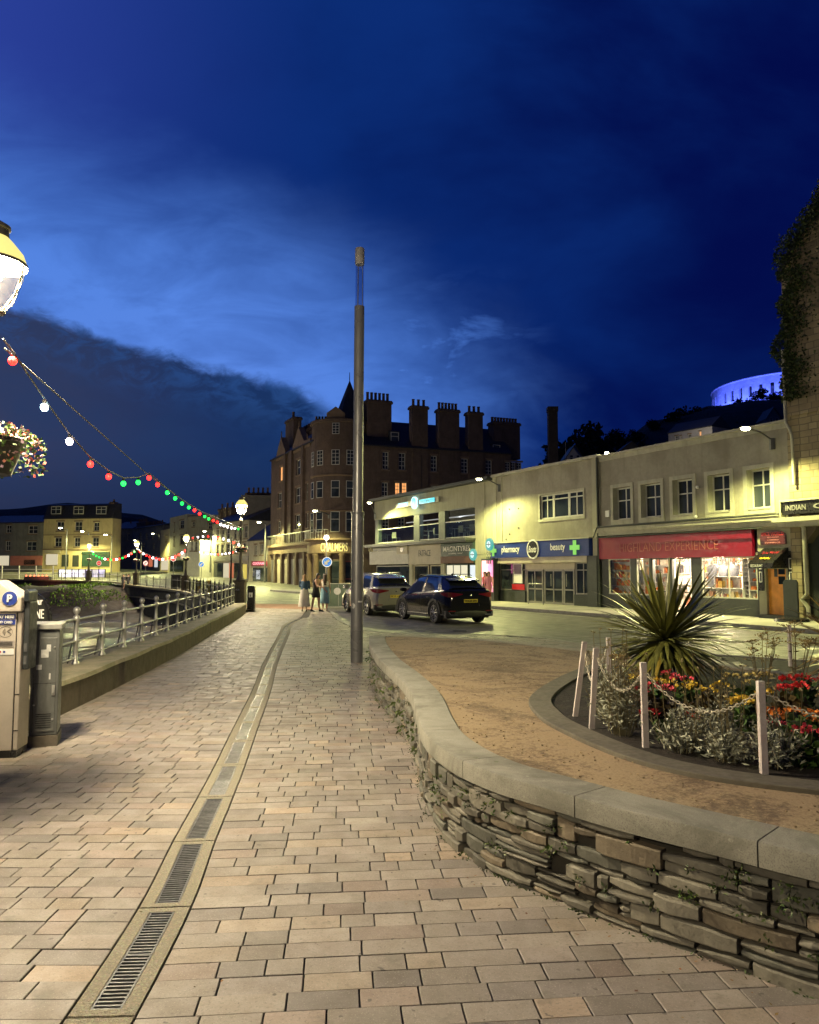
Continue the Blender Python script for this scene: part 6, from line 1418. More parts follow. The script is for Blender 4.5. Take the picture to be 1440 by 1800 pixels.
frs, _ = house('stone_neighbour_house', 'dark grey stone house with a salmon pink ground floor, at the left edge', PX(-30,122), PX(75.5,120), yb, 1.8+(1003-919)*120/1350, [(8,17,923,937),(47,63,924,938),(8,16,951,968),(45,62,952,968),(-20,-8,924,938),(-20,-8,952,968)], m_st2, roof=1.8+(1003-902)*120/1350, shop=[(18,74,977,994,m_pink,'pink_shop_front'),(42,62,984,993,mt['glass'],'shop_window'),(-20,15,977,994,shl,'shop_window')])
for i, (u, v, D, l, pw_) in enumerate([(109, 928, 108, 'street lamp in front of the left half of the yellow house', 8000), (147, 934, 116, 'lamp on the front of the yellow house, centre', 6000), (188, 940, 113, 'tall street lamp at the right end of the yellow house', 3500), (240, 950, 140, 'small street lamp down the narrow street, lower one', 3500), (271, 938, 150, 'street lamp over the narrow street, right of the chimney pots', 8000), (362, 934, 118, 'street lamp in front of the pale corner house', 8000), (458, 918, 92, 'street lamp between the shop row and the corner building', 8000), (200, 932, 150, 'lamp on the dark house at the far end', 2500)]):
    p = AT(u, v, D); q = AT(u+9, v+3, D+1.2); g0 = gz(D) if D < 117 else 1.5
    headlamp(p, (q.x, q.y, q.z), l, pw_, post=g0 if i in (0, 2, 3, 5, 6) else None, size=1.5)
# white quay rails, violet-lit glass barrier, red lights
wr_ = empty('white_quay_fence', tuple(AT(50, 1013, 103)), label='white post and rail fence at the far left of the harbour', cat='fence'); o = wr_.location; zg = gz(103)+.1; wr_.location.z = zg
for u in (3, 33, 63, 93):
    p = AT(u, 1013, 103); g = MB(); g.box(p.x-o.x-.07, p.x-o.x+.07, -.07, .07, 0, 1.8); g.build('post', mt['white'], wr_)
for z_ in (.6, 1.25): g = MB(); a_, b_ = AT(-40, 1013, 103), AT(100, 1013, 103); g.box(a_.x-o.x, b_.x-o.x, -.03, .03, z_, z_+.09); g.build('rail', mt['white'], wr_)
vi = EM('violet_glow', (.28,.22,1), .8)
bp = AT(103, 1008, 109); vb = empty('glass_screen_barrier', (bp.x, 109, gz(109)+.15), label='low barrier of glass panels lit violet in front of the yellow house', cat='barrier'); wv = AT(185, 1008, 109).x-bp.x
m, t, p = new('violet_panels'); tc = t.nodes.new('ShaderNodeTexCoord'); P = X(t, tc.outputs['Object']); setin(t, p, 'Emission Color', mixc(t, noise(t, P, 1.1, 3).ss(.4,.6), (.04,.03,.3), (.45,.38,1))); p.inputs['Emission Strength'].default_value = 1.0
g = MB(); [g.box(wv*k/7+.06, wv*(k+1)/7-.06, 0, .06, .05, 1.1) for k in range(7)]; g.build('panels', m, vb); g = MB(); [g.box(wv*k/7-.06, wv*k/7+.06, -.03, .09, 0, 1.2) for k in range(8)]; g.build('posts', mt['dark'], vb)
g = MB(); g.box(0, wv, -.02, .08, 1.12, 1.2); g.build('top_rail', mt['silver'], vb)
rl_ = empty('red_marker_lights', tuple(AT(46, 1012, 98)), label='row of small red lights along the quay edge at far left', cat='lights'); wv = AT(82, 1012, 98).x-AT(46, 1012, 98).x
g = MB(); g.box(-.3, wv+.3, .05, .8, -.5, -.1); g.build('planter_box', m_dk, rl_)
for k in range(6): g = MB(); g.ball((wv*k/5, 0, 0), .10, 8, 5); g.build('red_light', EM('red_led', (1,.12,.05), 5) if 'red_led' not in bpy.data.materials else bpy.data.materials['red_led'], rl_)
light('red_glow', tuple(AT(64, 1015, 97)), 60, (1,.15,.1), .5, parent=None).name = 'red_glow'
# ================================================================ HILL, TOWER, HILL HOUSES, TREES
m_hill = M('hill_woodland', (.018,.024,.014), .95, .5, .05, bump=.8, bscale=.8, bd=1)
ridge = [(-900,925),(-200,900),(0,893),(120,888),(230,900),(330,930),(420,965),(600,990),(760,960),(880,860),(930,835),(985,812),(1030,790),(1100,782),(1150,752),(1200,738),(1256,722),(1330,715),(1500,712),(1800,700),(2600,760)]
def ridgez(u, D=305):
    for (a, b_), (c_, d_) in zip(ridge, ridge[1:]):
        if a <= u <= c_: k = (u-a)/(c_-a); v = b_+(d_-b_)*smoothz(0, 1, k)*1.0; return 1.8+(1003-v)*D/1350
    return 5
def hillz(x, y):
    u = 720+1350*x/y; near = 150 if u > 600 else 230
    k = smoothz(near, 300, y)*(1-.55*smoothz(330, 600, y)); k2 = .35*smoothz(near, near+60, y)
    return gz(min(y, 160))+max(0, (ridgez(u)-gz(160)))*(k*.75+k2*.25/.35) + .8*math.sin(x*.13)*math.sin(y*.11)
b = MB(); nx, ny = 110, 44; vs = []
for j in range(ny+1):
    y_ = 150+(j/ny)**1.4*450
    for i in range(nx+1):
        u = -700+i*(2900/nx); vs.append(((u-720)/1350*y_, y_, hillz((u-720)/1350*y_, y_)-.3))
b.add(vs, [(j*(nx+1)+i, j*(nx+1)+i+1, (j+1)*(nx+1)+i+1, (j+1)*(nx+1)+i) for j in range(ny) for i in range(nx)]); b.build('hill', m_hill, smooth=80, kind='structure')
# round arcaded tower on the hill, floodlit blue
m_tw = M('tower_stone', (.42,.42,.44), .85, .3, .25, bump=.6, bscale=1.5, bd=.2)
TX, TY, TR = (1402-720)/1350*355.0, 355.0, 35.0
tz0, tz1 = 1.8+(1003-722)*322/1350, 1.8+(1003-643)*320/1350
tw = empty('hilltop_tower', (TX, TY, tz0), label='round arcaded stone monument on the hilltop floodlit in blue', cat='tower'); Ht = tz1-tz0
b = MB(); N_ = 46
def seg(a0, a1, z0, z1, th=1.2, r=TR):
    q = [(r*math.cos(a), r*math.sin(a)) for a in (a0, a1)]; q2 = [((r-th)*math.cos(a), (r-th)*math.sin(a)) for a in (a0, a1)]
    P_ = [q[0], q[1], q2[1], q2[0]]; b.add([(x, y, z0) for x, y in P_]+[(x, y, z1) for x, y in P_], [(0,1,2,3),(4,5,6,7),(0,1,5,4),(1,2,6,5),(2,3,7,6),(3,0,4,7)])
for k in range(N_):
    a0, a1 = 2*math.pi*k/N_, 2*math.pi*(k+1)/N_; m0, m1 = a0+(a1-a0)*.32, a0+(a1-a0)*.68
    rows = ((Ht*.10, Ht*.30), (Ht*.52, Ht*.80))
    zc0 = 0
    for r0, r1 in rows:
        seg(a0, a1, zc0, r0); seg(a0, m0, r0, r1); seg(m1, a1, r0, r1)
        for q in range(4): w_ = .14*(1-math.sqrt(1-(q/4)**2)); seg(m0, m0+(a1-a0)*w_, r1-.9+q*.22, r1-.9+(q+1)*.22, .9); seg(m1-(a1-a0)*w_, m1, r1-.9+q*.22, r1-.9+(q+1)*.22, .9)
        zc0 = r1
    seg(a0, a1, zc0, Ht)
b.build('arcade_wall', m_tw, tw)
b = MB(); b.lathe([(TR+.25,Ht-.5),(TR+.35,Ht-.4),(TR+.35,Ht),(TR-1.3,Ht)], n=92); b.build('parapet', m_tw, tw)
for k, a in enumerate((-165, -140, -118, -98, -78, -55)):
    q = Vector((TX+(TR+9)*math.cos(R(a)), TY+(TR+9)*math.sin(R(a)), tz0-.5)); c_ = (.09,.14,1)
    light('tower_floodlight', tuple(q), 60000, c_, .5, 'SPOT', aim=(TX+TR*math.cos(R(a)), TY+TR*math.sin(R(a)), tz0+Ht*.55), spot=150, blend=.8)
# trees on the hill: dark broken crowns
m_tree = M('night_foliage', (.030,.042,.02), .85, .4, .5, attr=True)
def treemesh(seed, r=4.0, h=9.0, n=900):
    rr = random.Random(seed); c = MB(); bl = [(rr.gauss(0, r*.35), rr.gauss(0, r*.35), h*.55+rr.uniform(-.2,.35)*h, rr.uniform(.35,.6)*r) for _ in range(9)]
    for k in range(n):
        bx_, by_, bz_, br2 = rr.choice(bl); v = Vector((rr.gauss(0,1), rr.gauss(0,1), rr.gauss(0,1))).normalized()*br2*rr.uniform(.6,1.08); g_ = rr.uniform(.5,1.5); c.col = (g_, g_, g_)
        c.leaf((bx_+v.x, by_+v.y, bz_+v.z*.85), (rr.gauss(0,1), rr.gauss(0,1), rr.gauss(0,1)), rr.uniform(.5,1.1), .7)
    return c
def tree(x, y, z, s, seed, label, kind='dark_tree', parent_mesh=None):
    r = empty(kind, (x, y, z), label=label, cat='tree', group='dark trees on the hillside'); 
    c = treemesh(seed).build('crown', m_tree, r); tr_ = MB(); tr_.tube([(0,0,-1),(.2,0,2.5),(0,.1,5.5)], [.45,.3,.12], 7); tr_.tube([(0,0,2.5),(1.3,.3,5)], [.2,.07], 5); tr_.tube([(0,0,3),(-1.2,-.4,5.6)], [.2,.06], 5); tr_.build('trunk', m_trunk, r); r.scale = (s, s, s); return r
base_trees = [tree(0,0,0,1,200+k,'x') for k in range(4)]
spots = [(968,795,190,.8,'small dark tree just left of the tall brick stack'),(990,778,210,1.0,'dark tree to the right of the tall brick stack'),(1012,770,215,1.1,'round dark tree above the small gabled house'),(1043,748,220,1.35,'tall rounded tree standing highest above the small gabled house'),(1065,762,230,1.1,'tree in the gap of the skyline right of the tallest round tree'),(1090,756,240,1.2,'broad tree in the middle of the skyline'),(1115,757,245,1.1,'second of the broad trees in the middle of the skyline'),(1150,738,255,1.2,'tree at the foot of the rise towards the monument'),(1178,726,262,1.2,'tree halfway up the rise towards the monument'),(1205,716,270,1.3,'bushy tree near the top of the rise'),(1228,716,275,1.0,'last skyline tree left of the floodlit monument'),(1262,722,280,.8,'low tree at the left foot of the monument'),(1300,703,285,.9,'dark tree in front of the monument, left of its arches'),(1316,700,285,1.1,'bigger tree hiding the middle of the monument'),(1338,684,290,1.25,'tallest tree in front of the monument'),(1358,690,290,1.1,'tree in front of the right half of the monument'),(1380,694,290,1.1,'tree at the right end of the monument by the stone building'),(1290,745,240,1.3,'dark tree behind the right-hand roof lamp'),(1235,748,230,1.1,'dark tree above the bay-windowed hill house'),(1130,782,200,1.0,'dark tree behind the gift shop roof, left part')]
for i, (u, v, D, s, l) in enumerate(spots):
    t_ = base_trees[i] if i < 4 else copy_tree(base_trees[i % 4]); p = AT(u, v, D); zb_ = hillz(p.x, D); top = p.z; s = max(.7, min(3.2, (top-zb_+1)/8.6)) if top > zb_+3 else s
    put(t_, (p.x, D, top-8.6*s), i*1.3, l, (s*1.0 if s < 1.6 else 1.5, s if s < 1.6 else 1.5, s))
fr, _ = house('bay_windowed_hill_house', 'white-cornered hill house with bay windows and one lit window, above the gift shop roof', PX(1180,150), PX(1258,142), 20, 1.8+(1003-754)*146/1350, [(1193,1199,765,774),(1202,1205,765,774),(1216,1222,762,772),(1236,1240,757,766)], M('hill_house_grey', (.30,.30,.32), .9, .2, 1), roof=1.8+(1003-742)*146/1350+1, lit=(3,), depth=6)
light('hill_house_lamp', tuple(AT(1215, 768, 138)), 1200, (1,.85,.6), .2); g = MB(); g.ball((0,0,0), .22, 10, 6); lo = g.build('wall_lamp', mt['ledglow'], label='bright lamp on the corner of the bay-windowed hill house', cat='lamp', loc=tuple(AT(1247, 758, 142.8)))
def gable(name, label, u, v, D, wu, hv, col):
    p = AT(u, v, D); k = D/1350; r = empty(name, (p.x, D, p.z-(hv)*k-3), label=label, cat='building'); W_ = wu*k; H_ = hv*k+3
    g = MB(); g.prism([(-W_/2, 0), (W_/2, 0), (W_/2, H_*.62+0), (0, H_), (-W_/2, H_*.62)], 0, 6); g.build('wall', col, r)
    g = MB(); e = .25; g.rings([[(-W_/2-e, y_, H_*.6-.2), (0, y_, H_+.02), (W_/2+e, y_, H_*.6-.2), (W_/2+e, y_, H_*.6), (0, y_, H_+.3), (-W_/2-e, y_, H_*.6)] for y_ in (-.3, 6.3)]); g.build('roof', mt['slate'], r)
    for s in (-.2, .2): window(r, W_*s-.35, W_*s+.35, H_*.48, H_*.48+1.3, -.08, m_wf, cols=1, fw=.07)
gable('gabled_hill_house', 'small pale gabled house on the hill right of the tall brick stack', 1010, 784, 150, 28, 26, M('hill_white', (.36,.36,.38), .9, .2, 1)); gable('dim_gabled_house', 'dim bluish gabled house below the monument, near the roof lamp', 1360, 717, 215, 26, 30, M('hill_white2', (.16,.2,.21), .9, .2, 1))
gable('dark_hill_house', 'dark gabled roof between the two lit hill houses', 1110, 778, 170, 46, 20, M('hill_dark', (.07,.07,.07), .9, .2, 1))
# tall brick stack behind the shops
sk = empty('brick_chimney_stack', (13.9, 78, 0), label='tall dark square brick stack standing alone behind the pharmacy roof', cat='chimney'); p = AT(971, 716, 78); sk.location = (p.x, 78, 0)
g = MB(); g.box(-.46,.46,-.46,.46,0,p.z-.5); g.box(-.52,.52,-.52,.52,p.z-.5,p.z); g.build('shaft', M('dark_brick', (.05,.04,.035), .9, .3, 3), sk)
g = MB(); g.tube([(1.3,0,0),(1.3,0,AT(981,818-40,78).z)], .03, 5); g.build('aerial', mt['silver'], sk)
lb_ = MB(); lb_.ball((0,0,0), .1, 8, 5); lb_.build('roof_lamp', mt['ledglow'], label='small white lamp on the roof edge of the pharmacy', cat='lamp', loc=tuple(Fr.w(Fr.x(1062), .3, Fr.z(1062, 796))))
random.seed(51)
# ================================================================ CARS
m_tyre = M('tyre', (.018,.018,.018), .85, .2, 9); m_rim = M('alloy', (.45,.45,.46), .3, .15, 8, metal=.9); m_lamp = M('tail_lamp', (.15,.004,.008), .15, .1, 3, spec=.8, coat=.6)
m_cg = M('car_glass', (.012,.014,.017), .05, .1, 1, spec=.8); m_trim = M('car_trim_black', (.02,.02,.021), .6, .2, 6); m_chr = M('chrome', (.6,.6,.6), .15, .05, 3, metal=1); m_pl = M('plate_yellow', (.75,.58,.06), .5, .08, 4)
def interp(tab, x):
    for (a, *b), (c, *d) in zip(tab, tab[1:]):
        if a <= x <= c: k = (x-a)/(c-a); k = k*k*(3-2*k)*.4+k*.6; return [p+(q-p)*k for p, q in zip(b, d)]
    return list(tab[0][1:]) if x < tab[0][0] else list(tab[-1][1:])
def car(name, label, paint, plate, L=4.66, Wd=1.86, H=1.645, plate_mat=None):
    """x = width, +y = forward, origin under the middle; crossover with fastback tailgate"""
    r = empty(name, (0,0,0), label=label, cat='car'); hl = L/2; hw = Wd/2; WB_ = 2.70; RW = .37; xr, xf = -hl+.98, -hl+.98+WB_; AR = .43
    # stations: y, lower half width, shoulder half width, belt z, hood/roof-start z, nose taper
    tab = [(-hl, .82, .76, .64, 1.07), (-hl+.06, .90, .86, .68, 1.12), (-hl+.30, .96, .94, .76, 1.16), (-hl+.9, 1.0, .985, .82, 1.13), (-.2, 1.0, .985, .76, 1.04), (hl-1.3, 1.0, .975, .76, 1.00), (hl-.9, .99, .95, .74, .96), (hl-.35, .95, .88, .66, .86), (hl-.08, .86, .78, .56, .72), (hl, .76, .66, .50, .60)]
    ys = [-hl+L*i/84 for i in range(85)]; b = MB(); rs = []; ar = MB()
    for y in ys:
        lw, sw_, mz, bz = interp(tab, y); zb_ = .27 if -hl+.25 < y < hl-.25 else .36
        for wy in (xr, xf):
            d = abs(y-wy)
            if d < AR: zb_ = max(zb_, RW+math.sqrt(AR*AR-d*d)-.01)
        zm = max(mz-.12, zb_+.03); sh = bz
        half = [(hw*lw*.93, zb_), (hw*lw*.985, zb_+.03), (hw*lw, max(zm, zb_+.05)), (hw*lw*.992, max(mz+.02, zb_+.08)), (hw*sw_*.985, max(sh-.07, zb_+.1)), (hw*sw_*.95, sh), (hw*sw_*.80, sh+.03), (0.0, sh+.055)]
        rs.append([(x, y, z) for x, z in half]+[(-x, y, z) for x, z in half[-2::-1]])
    b.rings(rs, closed=False); n_ = len(rs[0]); b.add(rs[0], [tuple(range(n_))]); b.add(rs[-1], [tuple(range(n_))])
    body = b.build('body', paint, r, smooth=42)
    for s in (-1, 1):                          # wheel-arch cladding and sill
        for wy in (xr, xf):
            a_ = MB(); K = 18; rr1 = []
            for k in range(K+1):
                a = math.pi*k/K; rr1.append([(s*(hw+.004), wy+(AR-.01)*math.cos(a), RW-.02+(AR-.01)*math.sin(a)), (s*(hw+.006), wy+(AR+.065)*math.cos(a), RW-.02+(AR+.065)*math.sin(a)), (s*(hw-.14), wy+(AR+.05)*math.cos(a), RW-.02+(AR+.05)*math.sin(a)), (s*(hw-.14), wy+(AR-.02)*math.cos(a), RW-.02+(AR-.02)*math.sin(a))])
            a_.rings(rr1); a_.build('wheel_arch', m_trim, r, smooth=40)
        a_ = MB(); a_.box(s*(hw-.10), s*(hw-.02), xr+AR, xf-AR, .20, .31); a_.build('sill', m_trim, r); a_ = MB(); a_.box(s*(hw-.015), s*(hw-.006), xr+AR+.03, xf-AR-.03, .30, .325); a_.build('sill_strip', m_chr, r)
    # greenhouse: glass band and painted roof
    gt = [(-hl+.22, .76, 1.20, .70, 1.21), (-hl+.42, .80, 1.19, .66, 1.36), (-hl+.70, .85, 1.17, .63, H-.13), (-hl+1.10, .88, 1.13, .64, H-.04), (-.1, .89, 1.05, .67, H), (.45, .88, 1.04, .66, H-.05), (.80, .87, 1.02, .64, H-.16), (1.25, .85, 1.0, .70, 1.22), (1.62, .80, .99, .76, 1.02)]
    gy = [-hl+.22+(1.62+hl-.22)*i/32 for i in range(33)]; gs = []; tp_ = []
    for y in gy:
        bw, bz, tw_, tz = interp(gt, y); gs.append([(hw*bw*1.02, y, bz-.03), (hw*(bw*.55+tw_*.45), y, (bz+tz)/2), (hw*tw_, y, tz-.03), (hw*tw_*.9, y, tz), (0, y, tz+.025), (-hw*tw_*.9, y, tz), (-hw*tw_, y, tz-.03), (-hw*(bw*.55+tw_*.45), y, (bz+tz)/2), (-hw*bw*1.02, y, bz-.03)])
    g = MB(); g.rings(gs, closed=False); g.build('windows', m_cg, r, smooth=60)
    g = MB(); rf = [[(p[0]*1.012, p[1], p[2]+.012) for p in q[2:7]] for q in gs if -hl+.66 < q[0][1] < .62]; lo = [[(p[0], p[1], p[2]-.03) for p in q][::-1] for q in rf]; g.rings([a+c for a, c in zip(rf, lo)]); roof = g.build('roof', paint, r, smooth=50)
    for s in (-1, 1):                          # pillars, chrome window line, mirror, roof rail
        def edge(y, k): bw, bz, tw_, tz = interp(gt, y); xx = [hw*bw*1.02, hw*(bw*.55+tw_*.45), hw*tw_]; zz_ = [bz-.03, (bz+tz)/2, tz-.03]; return (s*(xx[k]+.008), y, zz_[k])
        g = MB(); g.tube([edge(y, 0) for y in gy[4:27]], .014, 5); g.build('window_chrome', m_chr, r)
        g = MB()
        for ya, yb_, w_ in ((-hl+.72, -hl+1.12, .13), (-.32, -.30, .05), (1.50, .66, .045)):
            A_ = [edge(ya, 0), edge((ya+yb_)/2, 1), edge(yb_, 2)]; g.rings([[(p[0], p[1]-w_, p[2]), (p[0], p[1]+w_, p[2]), (p[0]-s*.03, p[1]+w_, p[2]), (p[0]-s*.03, p[1]-w_, p[2])] for p in A_])
        each(g, 'pillar', paint, r)
        g = MB(); g.rings([[(s*(hw+.02+dx_), 1.02+dy_*f_, 1.10+dz_*f_) for dy_, dz_ in ((-.07,-.06),(.07,-.05),(.06,.07),(-.06,.08))] for dx_, f_ in ((-.06,.5),(.02,1),(.14,1),(.19,.6))]); g.build('mirror', paint, r, smooth=50)
        g = MB(); g.tube([(s*hw*.66, -hl+1.05, H-.01), (s*hw*.665, -hl+1.3, H+.035), (s*hw*.67, .3, H+.03), (s*hw*.66, .5, H-.03)], .014, 5); g.build('roof_rail', m_chr if paint.name != 'car_black' else m_trim, r)
        g = MB(); g.rings([[(s*hw*.985, -hl+.42+q, .90+z_), (s*hw*.995, -hl+.42+q, .93+z_), (s*hw*.99, -hl+.42+q, .96+z_)] for q, z_ in ((0,0),(.02,0))], cap=False)
        tl = MB(); tl.rings([[(s*hw*a, y_, z0), (s*hw*a, y_, z1), (s*hw*(a-.03), y_+.04, z1), (s*hw*(a-.03), y_+.04, z0)] for a, y_, z0, z1 in ((.34,-hl-.012,1.0,1.03),(.56,-hl-.018,.955,1.05),(.76,-hl-.008,.91,1.075),(.90,-hl+.06,.92,1.08),(.975,-hl+.22,.96,1.075),(.995,-hl+.50,1.03,1.065))]); tl.build('tail_lamp', m_lamp, r, smooth=30)
        g = MB(); g.box(s*hw*.62, s*hw*.90, -hl-.005, -hl+.05, .44, .47); g.build('reflector', m_lamp, r)
        g = MB(); g.rings([[(s*hw*a, hl-.05-b2, .66), (s*hw*a, hl-.05-b2, .74), (s*hw*a*.98, hl-.12-b2, .74), (s*hw*a*.98, hl-.12-b2, .66)] for a, b2 in ((.45,0),(.7,.08),(.92,.35))]); g.build('headlight', m_cg, r)
        for y_ in (-.95, .25): g = MB(); g.box(s*(hw-.004), s*(hw+.018), y_, y_+.16, .885, .91); g.build('door_handle', m_chr, r)
        g = MB(); [g.tube([(s*(hw+.001), y_, .38), (s*(hw+.001), y_, .72), (s*(hw*.99), y_+.01, .92), (s*(hw*.955), y_, 1.02)], .004, 4) for y_ in (-.32, .95)]; g.build('door_gap', mt['black'], r)
    g = MB(); g.rings([[(x*hw, -hl+.44+abs(x)*.08-.10, H-.17), (x*hw, -hl+.68+abs(x)*.05, H-.09), (x*hw, -hl+.76+abs(x)*.05, H-.09), (x*hw, -hl+.52+abs(x)*.08-.08, H-.21)] for x in (-.62,-.4,0,.4,.62)]); g.build('roof_spoiler', paint, r, smooth=40)
    g = MB(); g.rings([[(x*hw, -hl-.02+abs(x)**3*.12, .27), (x*hw, -hl-.04+abs(x)**3*.12, .40), (x*hw, -hl-.01+abs(x)**3*.12, .46), (x*hw, -hl+.1+abs(x)**3*.12, .46), (x*hw, -hl+.1+abs(x)**3*.12, .25)] for x in (-.97,-.85,-.6,0,.6,.85,.97)]); g.build('rear_bumper', m_trim, r, smooth=40)
    g = MB(); g.rings([[(x*hw, hl+.02-abs(x)**3*.22, .22), (x*hw, hl+.03-abs(x)**3*.22, .40), (x*hw, hl-.08-abs(x)**3*.22, .58), (x*hw, hl-.15-abs(x)**3*.22, .25)] for x in (-.9,-.6,0,.6,.9)]); g.build('front_grille', m_trim, r, smooth=40)
    for s in (-1, 1): g = MB(); g.tube([(s*hw*.55, -hl-.03, .33), (s*hw*.80, -hl-.0, .33), (s*hw*.88, -hl+.02, .42)], .018, 5); g.tube([(s*hw*.36,-hl+.0,.62),(s*hw*.30,-hl+.02,.84)], .010, 4); g.build('bumper_trim', m_chr, r)
    g = MB(); g.box(-.30, .30, -hl+.012, -hl+.03, .885, .905); g.build('tailgate_strip', m_chr, r)
    g = MB(); g.box(-.26, .26, -hl-.015, -hl+.02, .735, .845); pl_ = g.build('number_plate', plate_mat or m_pl, r); lettering(pl_, plate, -.235, .235, .757, .823, -hl-.017, mt['black'], bold=.02)
    g = MB(); g.box(-hw*.86, hw*.86, -hl+.2, hl-.2, .20, .34); g.build('underbody', mt['black'], r)
    g = MB(); g.tube([(0, -hl+1.35, H+.02), (0, -hl+1.28, H+.09)], [.03,.008], 6); g.build('aerial_fin', paint, r)
    g = MB(); g.ball((0, -hl+.015, .975), .05, 12, 6, .7); g.build('badge', m_chr, r)
    for wy in (xr, xf):
        for s in (-1, 1):
            T = Matrix.Translation((s*(hw-.115), wy, RW)) @ Matrix.Rotation(R(90)*s, 4, 'Y')
            t_ = MB(); t_.T = T; t_.lathe([(.25,-.11),(.33,-.115),(.365,-.09),(.37,0),(.365,.09),(.34,.112),(.265,.105),(.25,.09)], n=30); w_ = t_.build('wheel', m_tyre, r, smooth=40)
            q = MB(); q.T = T; q.lathe([(.268,.085),(.262,.108),(.25,.105),(.24,.03),(.25,-.09)], n=30); q.lathe([(.001,.095),(.05,.095),(.06,.08),(.06,.0)], n=14)
            for k in range(10):
                a = 2*math.pi*(k//2)/5+(.13 if k % 2 else -.13); a2 = 2*math.pi*(k//2)/5+(.24 if k % 2 else -.24)
                p1 = Vector((.045*math.cos(a), .045*math.sin(a), .085)); p2 = Vector((.255*math.cos(a2), .255*math.sin(a2), .098)); q.tube([p1, p2], [.02,.014], 5)
            q.build('rim', m_rim, w_, smooth=40); q = MB(); q.T = T; q.lathe([(.001,.0),(.235,.0),(.235,.02),(.001,.02)], n=20); q.build('brake_disc', m_trim, w_)
    return r
cb_ = M('car_black', (.007,.007,.008), .14, .0, 1, spec=.45, coat=.25); cs_ = M('car_silver_gold', (.48,.46,.40), .22, .0, 1, metal=.55, coat=1.0)
hd = R(24)
c1 = car('parked_car', 'black crossover car parked nearest the camera, beside the planter', cb_, 'WX20 SFN'); c1.location = (1.05, 26.15, -.01); c1.rotation_euler.z = hd
c1.location = (1.12, 28.2, -.01)
c2 = car('parked_car', 'pale silver crossover car parked in front of the black one, partly behind the tall pole', cs_, 'SF19 LKX', L=4.80, Wd=1.89, H=1.68); c2.location = (-1.42, 33.0, -.01); c2.rotation_euler.z = R(22)
vn = car('distant_car', 'distant dark car with lights on, in the street at the left', cb_, 'SA17 OBN'); vp = AT(172, 995, 150); vn.location = (vp.x-0, 150, gz(150)); vn.rotation_euler.z = R(170); vn.name = 'distant_car'
# ================================================================ PEOPLE
def skin(name, mat, joints, edges, parent, sub=2, root=0):
    me = bpy.data.meshes.new(name); me.from_pydata([j[0] for j in joints], edges, []); o = bpy.data.objects.new(name, me); SC.collection.objects.link(o)
    m_ = o.modifiers.new('s', 'SKIN'); m_.use_smooth_shade = True; m_.branch_smoothing = .4
    for i, j in enumerate(joints): rr_ = j[1]; me.skin_vertices[0].data[i].radius = rr_ if isinstance(rr_, tuple) else (rr_, rr_); me.skin_vertices[0].data[i].use_root = (i == root)
    m2 = o.modifiers.new('u', 'SUBSURF'); m2.levels = sub; m2.render_levels = sub
    dg = bpy.context.evaluated_depsgraph_get(); dg.update(); m3 = bpy.data.meshes.new_from_object(o.evaluated_get(dg)); bpy.data.objects.remove(o)
    o = bpy.data.objects.new(name, m3); SC.collection.objects.link(o); m3.materials.clear(); m3.materials.append(mat); o.parent = parent
    for p in m3.polygons: p.use_smooth = True
    return o
m_skin = M('skin', (.52,.30,.21), .55, .12, 9); m_hbr = M('brown_hair', (.045,.022,.012), .6, .3, 14); m_hbl = M('dark_blonde_hair', (.30,.17,.07), .6, .3, 14); m_hdk = M('black_hair', (.015,.011,.01), .5, .2, 14)
